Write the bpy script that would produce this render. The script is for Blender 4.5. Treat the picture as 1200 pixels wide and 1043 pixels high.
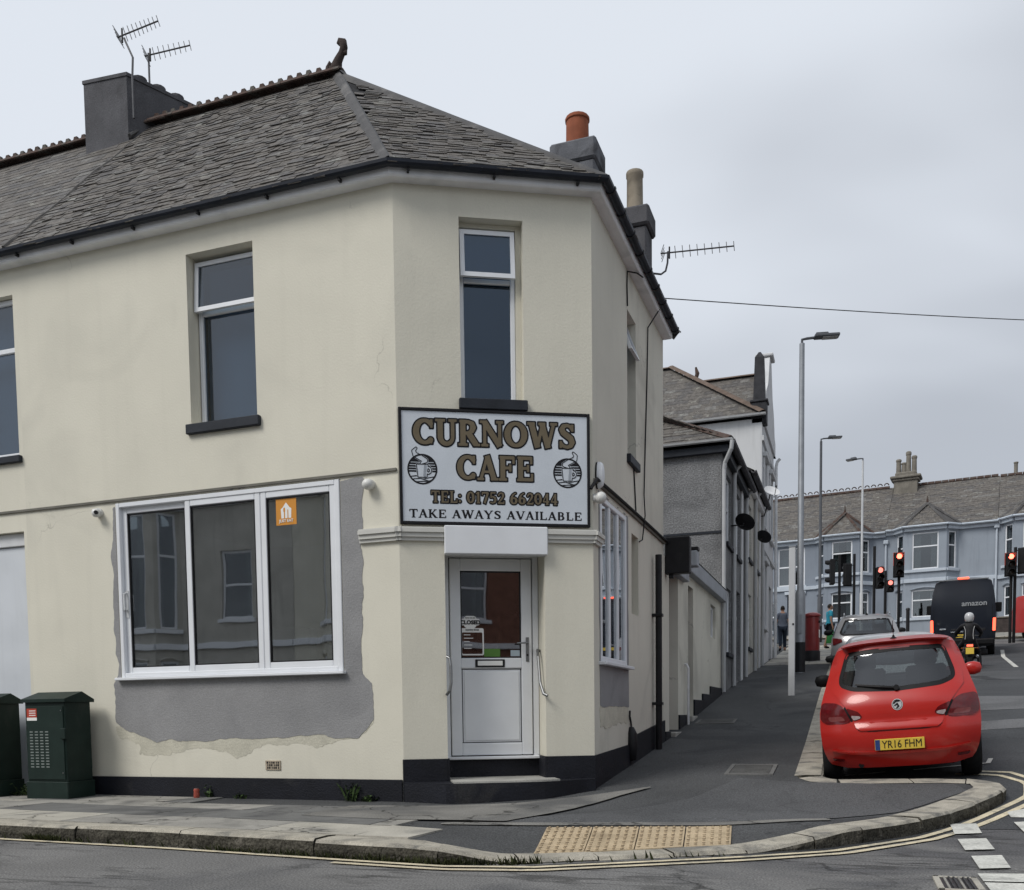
import bpy, bmesh, math, random
import numpy as np
from mathutils import Vector, Matrix, Euler

for o in list(bpy.data.objects): bpy.data.objects.remove(o)
SC = bpy.context.scene
COL = SC.collection
random.seed(7)
R = math.radians

# ------------------------------------------------------------------ camera
# world frame: X runs along the cafe's front wall, Y up the side street, Z up
cam_d = bpy.data.cameras.new('camera')
cam = bpy.data.objects.new('camera', cam_d); COL.objects.link(cam)
CR = Vector((0.94108117, 0.3379482, -0.01253985)); CU = Vector((-0.01003467, 0.06496901, 0.99783683)); CF = Vector((-0.33803186, 0.93891961, -0.06453231))
CAMP = Vector((4.3366, -8.7563, 0.87))
cam.matrix_world = Matrix(((CR.x, CU.x, -CF.x, CAMP.x), (CR.y, CU.y, -CF.y, CAMP.y), (CR.z, CU.z, -CF.z, CAMP.z), (0, 0, 0, 1)))
cam_d.sensor_fit = 'HORIZONTAL'; cam_d.sensor_width = 36.0
cam_d.lens = 1105.0 / 1200.0 * 36.0
cam_d.shift_y = (911.0 - 521.5) / 1200.0
cam_d.clip_start = 0.05; cam_d.clip_end = 3000
SC.camera = cam

# ------------------------------------------------------------------ sky and sun
SUN_TO = Vector((-0.50, -0.72, 0.95)).normalized()
w = bpy.data.worlds.new('World'); SC.world = w; w.use_nodes = True
nt = w.node_tree; nt.nodes.clear()
def N(t, k, **kw):
    n = t.nodes.new(k)
    for a, b in kw.items(): setattr(n, a, b)
    return n
wo = N(nt, 'ShaderNodeOutputWorld'); bg = N(nt, 'ShaderNodeBackground'); bg.inputs['Strength'].default_value = 0.10
sky = N(nt, 'ShaderNodeTexSky', sky_type='NISHITA'); sky.sun_disc = False
sky.sun_elevation = math.asin(SUN_TO.z); sky.sun_rotation = math.atan2(SUN_TO.x, SUN_TO.y)
tc = N(nt, 'ShaderNodeTexCoord'); sep = N(nt, 'ShaderNodeSeparateXYZ')
nt.links.new(tc.outputs['Generated'], sep.inputs[0])
zz = N(nt, 'ShaderNodeMath', operation='MAXIMUM'); zz.inputs[1].default_value = 0.0; nt.links.new(sep.outputs['Z'], zz.inputs[0])
za = N(nt, 'ShaderNodeMath', operation='ADD'); za.inputs[1].default_value = 0.22; nt.links.new(zz.outputs[0], za.inputs[0])
dv = N(nt, 'ShaderNodeVectorMath', operation='DIVIDE')
cmb = N(nt, 'ShaderNodeCombineXYZ')
for i in range(3): nt.links.new(za.outputs[0], cmb.inputs[i])
nt.links.new(tc.outputs['Generated'], dv.inputs[0]); nt.links.new(cmb.outputs[0], dv.inputs[1])
mp = N(nt, 'ShaderNodeMapping'); mp.inputs['Rotation'].default_value = (0, 0, R(24)); mp.inputs['Scale'].default_value = (0.62, 0.85, 0.35); mp.inputs['Location'].default_value = (0.9, 0.35, 0)
nt.links.new(dv.outputs[0], mp.inputs[0])
n1 = N(nt, 'ShaderNodeTexNoise'); n1.inputs['Scale'].default_value = 1.0; n1.inputs['Detail'].default_value = 4; n1.inputs['Roughness'].default_value = 0.48; n1.inputs['Distortion'].default_value = 0.3
nt.links.new(mp.outputs[0], n1.inputs[0])
cr = N(nt, 'ShaderNodeValToRGB'); cr.color_ramp.interpolation = 'EASE'
cr.color_ramp.elements[0].position = 0.37; cr.color_ramp.elements[0].color = (3.9, 4.1, 4.45, 1)
cr.color_ramp.elements[1].position = 0.63; cr.color_ramp.elements[1].color = (6.3, 6.65, 7.15, 1)
xg = N(nt, 'ShaderNodeMath', operation='MULTIPLY_ADD'); xg.inputs[1].default_value = -.10; nt.links.new(sep.outputs['X'], xg.inputs[0]); nt.links.new(n1.outputs['Fac'], xg.inputs[2]); nt.links.new(xg.outputs[0], cr.inputs[0])   # the overcast is thinner to the west
mixs = N(nt, 'ShaderNodeMix', data_type='RGBA'); mixs.inputs['Factor'].default_value = 0.90
nt.links.new(sky.outputs[0], mixs.inputs['A']); nt.links.new(cr.outputs[0], mixs.inputs['B'])
nt.links.new(mixs.outputs['Result'], bg.inputs['Color']); nt.links.new(bg.outputs[0], wo.inputs[0])

sd = bpy.data.lights.new('sun', 'SUN'); sd.energy = 1.7; sd.angle = R(24); sd.color = (1.0, 0.965, 0.91)
sun = bpy.data.objects.new('sun', sd); COL.objects.link(sun); sun.location = (-10, -20, 25)
sun.rotation_euler = (-SUN_TO).to_track_quat('-Z', 'Y').to_euler()
SC.view_settings.view_transform = 'Standard'; SC.view_settings.look = 'None'
SC.view_settings.gamma = 1.0; SC.view_settings.use_curve_mapping = False
SC.view_settings.exposure = 0.36

# ------------------------------------------------------------------ materials
MATS = {}
def mat(name, col, rough=0.8, var=0.12, vs=2.5, bump=0.0, bs=60.0, metal=0.0, spec=0.5, streak=0.0, fine=0.0, fs=90.0, stretch=(1, 1, 1), col2=None, c2=(0.5, 0.65), emit=None, coat=0.0, bd=0.01, edge=None):
    if name in MATS: return MATS[name]
    m = bpy.data.materials.new(name); m.use_nodes = True; t = m.node_tree
    b = t.nodes['Principled BSDF']
    b.inputs['Roughness'].default_value = rough; b.inputs['Metallic'].default_value = metal
    b.inputs['Specular IOR Level'].default_value = (.2 if spec == .5 and rough > .42 and metal == 0 else spec)
    if coat: b.inputs['Coat Weight'].default_value = coat; b.inputs['Coat Roughness'].default_value = 0.04
    c = Vector(col)
    tc = N(t, 'ShaderNodeTexCoord')
    src = tc.outputs['Object']
    def noise(scale, detail=4, st=(1, 1, 1), dist=0.0):
        v = src
        if st != (1, 1, 1):
            mp = N(t, 'ShaderNodeMapping'); mp.inputs['Scale'].default_value = st; t.links.new(src, mp.inputs[0]); v = mp.outputs[0]
        n = N(t, 'ShaderNodeTexNoise'); n.inputs['Scale'].default_value = scale; n.inputs['Detail'].default_value = detail; n.inputs['Distortion'].default_value = dist
        t.links.new(v, n.inputs[0]); return n.outputs['Fac']
    def mixc(f, a, bb):
        x = N(t, 'ShaderNodeMix', data_type='RGBA')
        for s, v in (('Factor', f), ('A', a), ('B', bb)):
            if hasattr(v, 'default_value') or hasattr(v, 'links'): t.links.new(v, x.inputs[s])
            elif s == 'Factor': x.inputs[s].default_value = v
            else: x.inputs[s].default_value = (*v, 1)
        return x.outputs['Result']
    def ramp(f, a, bb, va=(0, 0, 0), vb=(1, 1, 1)):
        x = N(t, 'ShaderNodeValToRGB'); x.color_ramp.elements[0].position = a; x.color_ramp.elements[1].position = bb
        x.color_ramp.elements[0].color = (*va, 1); x.color_ramp.elements[1].color = (*vb, 1)
        t.links.new(f, x.inputs[0]); return x.outputs[0]
    cur = None
    if var > 0:
        cur = ramp(noise(vs, 5, stretch, 0.3), 0.3, 0.7, tuple(c * (1 - var)), tuple(c * (1 + var)))
    else:
        cur = ramp(noise(vs, 0), 0.3, 0.7, tuple(c), tuple(c))
    if col2 is not None:
        cur = mixc(ramp(noise(vs * 0.7, 6, stretch, 0.8), *c2), cur, col2)
    if streak > 0:
        f = ramp(noise(2.2, 4, (3.0, 3.0, 0.25)), 0.52, 0.72, (0, 0, 0), (streak,) * 3)
        cur = mixc(f, cur, tuple(c * 0.62))
    if fine > 0:
        f = ramp(noise(fs, 2), 0.35, 0.65, (1 - fine,) * 3, (1 + fine,) * 3)
        x = N(t, 'ShaderNodeMix', data_type='RGBA', blend_type='MULTIPLY'); x.inputs['Factor'].default_value = 1
        t.links.new(cur, x.inputs['A']); t.links.new(f, x.inputs['B']); cur = x.outputs['Result']
    t.links.new(cur, b.inputs['Base Color'])
    if bump > 0:
        bn = N(t, 'ShaderNodeBump'); bn.inputs['Strength'].default_value = bump; bn.inputs['Distance'].default_value = bd
        t.links.new(noise(bs, 4), bn.inputs['Height']); t.links.new(bn.outputs[0], b.inputs['Normal'])
    if emit:
        b.inputs['Emission Color'].default_value = (*emit[0], 1); b.inputs['Emission Strength'].default_value = emit[1]
    MATS[name] = m; return m
def glass(name, tint=(0.55, 0.58, 0.58), refl=0.12, gcol=(0.95, 0.97, 1.0), rough=0.015):
    if name in MATS: return MATS[name]
    m = bpy.data.materials.new(name); m.use_nodes = True; t = m.node_tree; t.nodes.clear()
    o = N(t, 'ShaderNodeOutputMaterial'); tr = N(t, 'ShaderNodeBsdfTransparent'); tr.inputs[0].default_value = (*tint, 1)
    gl = N(t, 'ShaderNodeBsdfGlossy'); gl.inputs['Roughness'].default_value = rough; gl.inputs[0].default_value = (*gcol, 1)
    lw = N(t, 'ShaderNodeLayerWeight'); lw.inputs['Blend'].default_value = 0.5
    pw = N(t, 'ShaderNodeMath', operation='POWER'); pw.inputs[1].default_value = 4.0; t.links.new(lw.outputs['Facing'], pw.inputs[0])
    ma = N(t, 'ShaderNodeMath', operation='MULTIPLY_ADD'); ma.inputs[1].default_value = 1 - refl; ma.inputs[2].default_value = refl
    t.links.new(pw.outputs[0], ma.inputs[0])
    mx = N(t, 'ShaderNodeMixShader'); t.links.new(ma.outputs[0], mx.inputs[0]); t.links.new(tr.outputs[0], mx.inputs[1]); t.links.new(gl.outputs[0], mx.inputs[2])
    # slight unevenness of the pane
    tc = N(t, 'ShaderNodeTexCoord'); n = N(t, 'ShaderNodeTexNoise'); n.inputs['Scale'].default_value = 1.6; n.inputs['Detail'].default_value = 1
    t.links.new(tc.outputs['Object'], n.inputs[0]); bn = N(t, 'ShaderNodeBump'); bn.inputs['Strength'].default_value = 0.05; bn.inputs['Distance'].default_value = 0.02
    t.links.new(n.outputs['Fac'], bn.inputs['Height']); t.links.new(bn.outputs[0], gl.inputs['Normal'])
    t.links.new(mx.outputs[0], o.inputs[0]); MATS[name] = m; return m

# ------------------------------------------------------------------ objects
ORG = {}
def tag(o, label=None, cat=None, group=None, kind=None):
    if label: o['label'] = label
    if cat: o['category'] = cat
    if group: o['group'] = group
    if kind: o['kind'] = kind
    return o
def thing(name, label, cat, loc=(0, 0, 0), group=None, local=False):
    o = bpy.data.objects.new(name, None); COL.objects.link(o); o.location = loc
    o.empty_display_size = 0.2
    ORG[o] = Vector((0, 0, 0)) if local else Vector(loc)
    return tag(o, label, cat, group)
def link(name, me, m, parent=None, label=None):
    o = bpy.data.objects.new(name, me); COL.objects.link(o)
    if m is not None and not me.materials: me.materials.append(m)
    if parent is not None: o.parent = parent; ORG[o] = ORG.get(parent, Vector())
    else: ORG[o] = Vector()
    if label: o['label'] = label
    return o
def copy_tree(o, parent=None):
    c = o.copy(); COL.objects.link(c)
    if parent is not None: c.parent = parent
    ORG[c] = ORG.get(o, Vector())
    for ch in list(o.children): copy_tree(ch, c)
    return c
class MB:
    def __init__(s): s.v = []; s.f = []
    def add(s, vs, fs):
        k = len(s.v); s.v += [tuple(p) for p in vs]; s.f += [tuple(i + k for i in f) for f in fs]; return s
    def quad(s, a, b, c, d): return s.add([a, b, c, d], [(0, 1, 2, 3)])
    def hexa(s, p):   # 0-3 bottom ring, 4-7 top ring
        return s.add(p, [(0, 3, 2, 1), (4, 5, 6, 7), (0, 1, 5, 4), (1, 2, 6, 5), (2, 3, 7, 6), (3, 0, 4, 7)])
    def box(s, c, size, b=0.0, rz=0.0, M=None):
        hx, hy, hz = size[0] / 2, size[1] / 2, size[2] / 2
        T = Matrix.Translation(Vector(c)) @ (M if M is not None else Matrix.Rotation(rz, 4, 'Z'))
        if b <= 0:
            return s.hexa([T @ Vector(p) for p in ((-hx, -hy, -hz), (hx, -hy, -hz), (hx, hy, -hz), (-hx, hy, -hz), (-hx, -hy, hz), (hx, -hy, hz), (hx, hy, hz), (-hx, hy, hz))])
        b = min(b, hx * 0.49, hy * 0.49, hz * 0.49)
        vs = []; idx = {}
        for sx in (-1, 1):
            for sy in (-1, 1):
                for sz in (-1, 1):
                    for ax in range(3):
                        q = [sx * (hx - b), sy * (hy - b), sz * (hz - b)]; h = (hx, hy, hz)[ax]; sg = (sx, sy, sz)[ax]; q[ax] = sg * h
                        idx[(sx, sy, sz, ax)] = len(vs); vs.append(T @ Vector(q))
        fs = []
        I = lambda a, bb, c, ax: idx[(a, bb, c, ax)]
        for sg in (-1, 1):
            f = [I(sg, -1, -1, 0), I(sg, 1, -1, 0), I(sg, 1, 1, 0), I(sg, -1, 1, 0)]; fs.append(f if sg > 0 else f[::-1])
            f = [I(-1, sg, -1, 1), I(1, sg, -1, 1), I(1, sg, 1, 1), I(-1, sg, 1, 1)]; fs.append(f[::-1] if sg > 0 else f)
            f = [I(-1, -1, sg, 2), I(1, -1, sg, 2), I(1, 1, sg, 2), I(-1, 1, sg, 2)]; fs.append(f if sg > 0 else f[::-1])
        for a in (-1, 1):
            for c in (-1, 1):
                for f, fl in (([I(a, c, -1, 0), I(a, c, 1, 0), I(a, c, 1, 1), I(a, c, -1, 1)], a * c < 0), ([I(a, -1, c, 0), I(a, -1, c, 2), I(a, 1, c, 2), I(a, 1, c, 0)], a * c < 0), ([I(-1, a, c, 1), I(1, a, c, 1), I(1, a, c, 2), I(-1, a, c, 2)], a * c < 0)):
                    fs.append(f[::-1] if fl else f)
        for sx in (-1, 1):
            for sy in (-1, 1):
                for sz in (-1, 1):
                    f = [I(sx, sy, sz, 0), I(sx, sy, sz, 1), I(sx, sy, sz, 2)]; fs.append(f if sx * sy * sz > 0 else f[::-1])
        return s.add(vs, fs)
    def tube(s, pts, r, n=8, cap=True, closed=False):
        pts = [Vector(p) for p in pts]; k = len(pts)
        rs = r if isinstance(r, (list, tuple)) else [r] * k
        vs = []; prev = None
        for i, p in enumerate(pts):
            a = pts[max(0, i - 1)]; c = pts[min(k - 1, i + 1)]; d = (c - a).normalized()
            if prev is None:
                q = Vector((0, 0, 1)) if abs(d.z) < 0.9 else Vector((1, 0, 0)); x = d.cross(q).normalized()
            else:
                x = (prev - d * prev.dot(d)).normalized()
            prev = x; y = d.cross(x)
            for j in range(n):
                t = 2 * math.pi * j / n; vs.append(p + (x * math.cos(t) + y * math.sin(t)) * rs[i])
        fs = [(i * n + j, i * n + (j + 1) % n, (i + 1) * n + (j + 1) % n, (i + 1) * n + j) for i in range(k - 1) for j in range(n)]
        if cap: fs += [tuple(range(n))[::-1], tuple(range((k - 1) * n, k * n))]
        return s.add(vs, fs)
    def lathe(s, prof, c=(0, 0, 0), n=20, M=None):
        c = Vector(c); vs = []; k = len(prof)
        for r_, z in prof:
            for j in range(n):
                t = 2 * math.pi * j / n; q = Vector((r_ * math.cos(t), r_ * math.sin(t), z))
                vs.append(c + (M @ q if M is not None else q))
        fs = [(i * n + j, i * n + (j + 1) % n, (i + 1) * n + (j + 1) % n, (i + 1) * n + j) for i in range(k - 1) for j in range(n)]
        fs += [tuple(range(n))[::-1], tuple(range((k - 1) * n, k * n))]
        return s.add(vs, fs)
    def fb(s, F, u0, u1, z0, z1, o0, o1, b=0.0):     # box in a wall frame F: along the wall, up, outwards
        c = F.p((u0 + u1) / 2, (z0 + z1) / 2, (o0 + o1) / 2)
        Mx = Matrix(((F.d.x, F.n.x, 0, 0), (F.d.y, F.n.y, 0, 0), (0, 0, 1, 0), (0, 0, 0, 1)))
        flip = F.d.x * F.n.y - F.d.y * F.n.x < 0
        if flip: Mx = Matrix(((-F.d.x, F.n.x, 0, 0), (-F.d.y, F.n.y, 0, 0), (0, 0, 1, 0), (0, 0, 0, 1)))
        return s.box(c, (abs(u1 - u0), abs(o1 - o0), abs(z1 - z0)), b, M=Mx)
    def mesh(s, name, org=Vector(), smooth=False):
        me = bpy.data.meshes.new(name); me.from_pydata([(p[0] - org.x, p[1] - org.y, p[2] - org.z) for p in s.v], [], s.f); me.validate(); me.update()
        if smooth:
            me.polygons.foreach_set('use_smooth', [True] * len(me.polygons))
            if smooth is not True and hasattr(me, 'set_sharp_from_angle'): me.set_sharp_from_angle(angle=R(smooth))
        return me
    def build(s, name, m, parent=None, smooth=False, label=None):
        org = ORG.get(parent, Vector()) if parent is not None else Vector()
        return link(name, s.mesh(name, org, smooth), m, parent, label)
class Frame:     # a vertical wall plane: origin, direction along it, outward normal
    def __init__(s, o, d, n): s.o = Vector((o[0], o[1], 0)); s.d = Vector((d[0], d[1], 0)).normalized(); s.n = Vector((n[0], n[1], 0)).normalized()
    def p(s, u, z, off=0.0): q = s.o + s.d * u + s.n * off; return Vector((q.x, q.y, z))
def wall(mb, F, u0, u1, z0, z1, holes=(), reveal=0.12, off=0.0):
    us = sorted({u0, u1} | {x for h in holes for x in h[:2] if u0 < x < u1}); zs = sorted({z0, z1} | {x for h in holes for x in h[2:4] if z0 < x < z1})
    flip = F.d.cross(F.n).z > 0
    def q(a, b, c, d): mb.quad(*((a, b, c, d)[::-1] if flip else (a, b, c, d)))
    for i in range(len(us) - 1):
        for j in range(len(zs) - 1):
            cu, cz = (us[i] + us[i + 1]) / 2, (zs[j] + zs[j + 1]) / 2
            if any(h[0] < cu < h[1] and h[2] < cz < h[3] for h in holes): continue
            q(F.p(us[i], zs[j], off), F.p(us[i + 1], zs[j], off), F.p(us[i + 1], zs[j + 1], off), F.p(us[i], zs[j + 1], off))
    for h in holes:
        a, b, c, d = h[:4]; rv = h[4] if len(h) > 4 else reveal; o2 = off - rv
        q(F.p(a, c, off), F.p(a, d, off), F.p(a, d, o2), F.p(a, c, o2)); q(F.p(b, d, off), F.p(b, c, off), F.p(b, c, o2), F.p(b, d, o2))
        q(F.p(a, d, off), F.p(b, d, off), F.p(b, d, o2), F.p(a, d, o2)); q(F.p(b, c, off), F.p(a, c, off), F.p(a, c, o2), F.p(b, c, o2))
    return mb
def window(parent, F, u0, u1, z0, z1, o, fm, gm, v=(), h=(), fw=0.055, name='window', dep=0.06, extra=None):
    m = MB()
    m.fb(F, u0, u0 + fw, z0, z1, o - dep, o, 0.008); m.fb(F, u1 - fw, u1, z0, z1, o - dep, o, 0.008)
    m.fb(F, u0 + fw, u1 - fw, z0, z0 + fw, o - dep, o - 0.002, 0.008); m.fb(F, u0 + fw, u1 - fw, z1 - fw, z1, o - dep, o - 0.002, 0.008)
    for x in v: m.fb(F, x - fw / 2, x + fw / 2, z0 + fw, z1 - fw, o - dep, o - 0.004, 0.008)
    for z in h: m.fb(F, u0 + fw, u1 - fw, z - fw / 2, z + fw / 2, o - dep, o - 0.006, 0.008)
    if extra: extra(m)
    fr = m.build(name, fm, parent)
    g = MB(); g.fb(F, u0 + fw * .6, u1 - fw * .6, z0 + fw * .6, z1 - fw * .6, o - dep * .62, o - dep * .5)
    g.build('pane', gm, fr)
    return fr
# ---- filled outlines from signed distance fields
def fill_sdf(fn, x0, x1, y0, y1, h):
    nx = max(2, int(round((x1 - x0) / h)) + 1); ny = max(2, int(round((y1 - y0) / h)) + 1)
    X, Y = np.meshgrid(np.linspace(x0, x1, nx), np.linspace(y0, y1, ny), indexing='ij'); D = fn(X, Y)
    D = np.where(np.abs(D) < h * 0.02, h * 0.02, D)
    D[0, :] = np.maximum(D[0, :], h * .02); D[-1, :] = np.maximum(D[-1, :], h * .02); D[:, 0] = np.maximum(D[:, 0], h * .02); D[:, -1] = np.maximum(D[:, -1], h * .02)
    V = []; key = {}; Fs = []
    def vid(k, x, y):
        if k not in key: key[k] = len(V); V.append((x, y))
        return key[k]
    neg = D < 0
    act = neg[:-1, :-1] | neg[1:, :-1] | neg[:-1, 1:] | neg[1:, 1:]
    for i, j in zip(*np.nonzero(act)):
        cs = [(i, j), (i + 1, j), (i + 1, j + 1), (i, j + 1)]; poly = []
        for a in range(4):
            p, q = cs[a], cs[(a + 1) % 4]; dp, dq = D[p], D[q]
            if dp < 0: poly.append(vid(p, X[p], Y[p]))
            if (dp < 0) != (dq < 0):
                k = (min(p, q), max(p, q)); t = dp / (dp - dq)
                poly.append(vid(k, X[p] + t * (X[q] - X[p]), Y[p] + t * (Y[q] - Y[p])))
        if len(poly) >= 3: Fs.append(tuple(int(a) for a in poly))
    return V, Fs
def slab(mb, V, Fs, top, bot=None):     # map a filled outline to 3D; with bot() it also gets a rim
    k = len(mb.v); mb.v += [tuple(top(x, y)) for x, y in V]; mb.f += [tuple(a + k for a in f) for f in Fs]
    if bot:
        cnt = {}
        for f in Fs:
            for a in range(len(f)):
                e = (f[a], f[(a + 1) % len(f)]); cnt[e] = 1
        rim = [e for e in cnt if (e[1], e[0]) not in cnt]; mp = {}
        for e in rim:
            for a in e:
                if a not in mp: mp[a] = len(mb.v); mb.v.append(tuple(bot(*V[a])))
        mb.f += [(e[1] + k, e[0] + k, mp[e[0]], mp[e[1]]) for e in rim]
    return mb
def sd_poly(P):
    P = np.array(P, float)
    def fn(X, Y):
        d = np.full(X.shape, 1e9); ins = np.zeros(X.shape, bool)
        for i in range(len(P)):
            a, b = P[i], P[(i + 1) % len(P)]; ex, ey = b - a; wx, wy = X - a[0], Y - a[1]
            t = np.clip((wx * ex + wy * ey) / (ex * ex + ey * ey + 1e-12), 0, 1)
            d = np.minimum(d, (wx - ex * t) ** 2 + (wy - ey * t) ** 2)
            c = (a[1] > Y) != (b[1] > Y)
            xc = a[0] + (Y - a[1]) / (b[1] - a[1] if b[1] != a[1] else 1e-9) * ex
            ins ^= c & (X < xc)
        d = np.sqrt(d); return np.where(ins, -d, d)
    return fn
def sd_line(pts, flat=False):      # polyline of (x, y, half width)
    def fn(X, Y):
        d = np.full(X.shape, 1e9)
        for (ax, ay, aw), (bx, by, bw) in zip(pts[:-1], pts[1:]):
            ex, ey = bx - ax, by - ay; L = ex * ex + ey * ey + 1e-12
            t = ((X - ax) * ex + (Y - ay) * ey) / L; tcl = np.clip(t, 0, 1)
            q = np.hypot(X - ax - ex * tcl, Y - ay - ey * tcl) - (aw + (bw - aw) * tcl)
            if flat:
                q = np.maximum(q, np.maximum(-t, t - 1) * math.sqrt(L))
            d = np.minimum(d, q)
        return d
    return fn
def sd_ell(cx, cy, rx, ry):
    return lambda X, Y: (np.hypot((X - cx) / rx, (Y - cy) / ry) - 1) * min(rx, ry)
def sd_un(*fs): return lambda X, Y: np.minimum.reduce([f(X, Y) for f in fs])
def sd_sub(a, *bs): return lambda X, Y: np.maximum.reduce([a(X, Y)] + [-b(X, Y) for b in bs])
def sd_and(a, b): return lambda X, Y: np.maximum(a(X, Y), b(X, Y))
def sd_off(a, k): return lambda X, Y: a(X, Y) - k
def text_mesh(txt, size, bold=0.0, sx=1.0, extrude=0.002):
    c = bpy.data.curves.new('lettering', 'FONT'); c.body = txt; c.size = size; c.offset = bold; c.extrude = extrude; c.align_x = 'CENTER'; c.align_y = 'CENTER'; c.resolution_u = 3
    o = bpy.data.objects.new('lettering', c); COL.objects.link(o)
    dg = bpy.context.evaluated_depsgraph_get(); dg.update()
    me = bpy.data.meshes.new_from_object(o.evaluated_get(dg)); bpy.data.objects.remove(o); bpy.data.curves.remove(c)
    me.materials.clear()
    for vv in me.vertices: vv.co.x *= sx
    return me
def text_on(txt, size, F, u, z, off, m, parent, bold=0.0, sx=1.0, name='lettering', rev=False):
    me = text_mesh(txt, size, bold, sx); org = ORG.get(parent, Vector())
    d = F.d if F.d.cross(F.n).z < 0 else -F.d
    c = F.p(u, z, off) - org
    for vv in me.vertices:
        x, y, k = vv.co; vv.co = c + d * x + Vector((0, 0, y)) + F.n * k
    return link(name, me, m, parent)
# ------------------------------------------------------------------ ground heights
GS = [-1e4, 0, 1, 2.75, 4.9, 11.7, 22, 32, 43, 60, 1e4]; GZ = [0, 0, .10, .265, .48, 1.33, 2.45, 3.55, 4.9, 6.5, 6.5]
def sm(a, b, x):
    t = np.clip((x - a) / (b - a), 0, 1); return t * t * (3 - 2 * t)
def g(s): 
    return (np.interp(s - .35, GS, GZ) + 2 * np.interp(s, GS, GZ) + np.interp(s + .35, GS, GZ)) / 4
def roadz(e, s):
    x = np.clip(e - 3.9, 0, 3.5)
    return g(s) - .12 + x * (.055 * sm(1.2, 3, s) - .085 * sm(6, 14, s))
def drop(e, s):      # the dropped kerb at the crossing
    t = (e - 2.25) * .88 + (s + 2.72) * .47; q = -(e - 2.25) * .47 + (s + 2.72) * .88
    m = sm(-.75, -.05, t) * (1 - sm(1.55, 2.5, t)) * (1 - sm(.0, 1.5, q))
    return .10 * m
def pavez(e, s): return g(s) - drop(e, s)
# ------------------------------------------------------------------ shared materials
CREAM = mat('cream_render', (0.675, 0.65, 0.555), 0.9, 0.04, 1.1, 0.5, 45, streak=0.08, fine=0.06, fs=220, col2=(0.59, 0.57, 0.49), c2=(0.54, 0.78), bd=.004)
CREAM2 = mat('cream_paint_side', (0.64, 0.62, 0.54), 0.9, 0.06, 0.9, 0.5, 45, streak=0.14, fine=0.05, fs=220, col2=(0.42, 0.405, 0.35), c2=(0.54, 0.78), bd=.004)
PLINTH = mat('black_plinth_paint', (0.008, 0.009, 0.014), 0.6, 0.3, 3, 0.5, 50, spec=.3, fine=0.25, col2=(0.028, 0.028, 0.03), c2=(0.60, 0.74))
CEMENT = mat('bare_cement', (0.275, 0.275, 0.28), 0.9, 0.08, 1.8, 0.5, 60, fine=0.07, col2=(0.215, 0.216, 0.222), c2=(0.48, 0.75))
UPVC = mat('white_plastic', (0.74, 0.76, 0.79), 0.32, 0.03, 4)
UPVC_D = mat('white_plastic_worn', (0.62, 0.63, 0.64), 0.4, 0.1, 6, col2=(0.45, 0.45, 0.44), c2=(0.6, 0.8))
FASCIA = mat('grey_fascia_paint', (0.80, 0.81, 0.83), 0.5, 0.05, 2, streak=0.15, col2=(0.58, 0.60, 0.62), c2=(0.58, 0.78))
GUTTER = mat('dark_gutter_plastic', (0.020, 0.024, 0.034), 0.45, 0.2, 4)
SILL = mat('dark_sill_paint', (0.025, 0.029, 0.037), 0.55, 0.2, 5, 0.3, 60)
GLASS = glass('window_glass', refl=0.33)
GLASS_UP = glass('upstairs_glass', tint=(0.43, 0.50, 0.56), refl=0.075)
GLASS_UPC = glass('upstairs_corner_glass', tint=(0.30, 0.40, 0.50), refl=0.075, gcol=(.70, .84, 1.0))
GLASS_FAR = glass('far_glass', tint=(0.5, 0.54, 0.55), refl=0.12)
BLIND = mat('grey_blind', (0.62, 0.68, 0.75), 0.9, 0.1, 2, stretch=(1, 1, 0.2))
CURTAIN = mat('net_curtain', (0.42, 0.43, 0.42), 0.95, 0.25, 14, stretch=(4, 4, 0.15))
ROOM = mat('room_plaster', (0.44, 0.41, 0.34), 0.9, 0.1, 1.5)
ROOMF = mat('room_floor', (0.10, 0.075, 0.055), 0.6, 0.2, 3)
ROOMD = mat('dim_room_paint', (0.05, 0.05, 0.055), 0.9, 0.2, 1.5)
SLATE = [mat('slate_%s' % n, c, r_, 0.3, 9, 0.6, 60, fine=0.2, fs=60, col2=c2, c2=(0.60, 0.68)) for n, c, r_, c2 in
         (('grey', (0.122, 0.112, 0.102), .62, (.19, .185, .17)), ('dark', (0.10, 0.094, 0.09), .55, (.16, .16, .15)), ('warm', (0.128, 0.118, 0.107), .68, (.22, .215, .19)), ('pale', (0.155, 0.15, 0.142), .7, (.25, .25, .23)))]
ROOFB = mat('roof_underlay', (0.03, 0.03, 0.032), 0.9, 0.2, 4)
LEAD = mat('lead_flashing', (0.075, 0.073, 0.073), 0.55, 0.2, 3, 0.2, 20, col2=(0.14, 0.135, 0.13), c2=(0.55, 0.7))
TERRA = mat('weathered_ridge_clay', (0.075, 0.05, 0.042), 0.85, 0.3, 6, 0.5, 50, col2=(0.10, 0.095, 0.085), c2=(0.5, 0.7))
POT = mat('orange_clay_pot', (0.26, 0.085, 0.045), 0.8, 0.2, 5, 0.2, 40, streak=0.3)
POT2 = mat('buff_clay_pot', (0.30, 0.26, 0.205), 0.85, 0.25, 5, 0.2, 40, streak=0.5, col2=(0.12, 0.11, 0.09), c2=(0.6, 0.72))
STACK = mat('grey_stack_render', (0.10, 0.10, 0.108), 0.9, 0.2, 2.5, 0.4, 40, fine=0.15, streak=0.35, col2=(0.05, 0.05, 0.052), c2=(0.55, 0.75))
STACK2 = mat('weathered_stack_render', (0.135, 0.14, 0.155), 0.9, 0.3, 4, 0.5, 40, fine=0.15, streak=0.6, col2=(0.05, 0.05, 0.055), c2=(0.5, 0.68))
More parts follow.
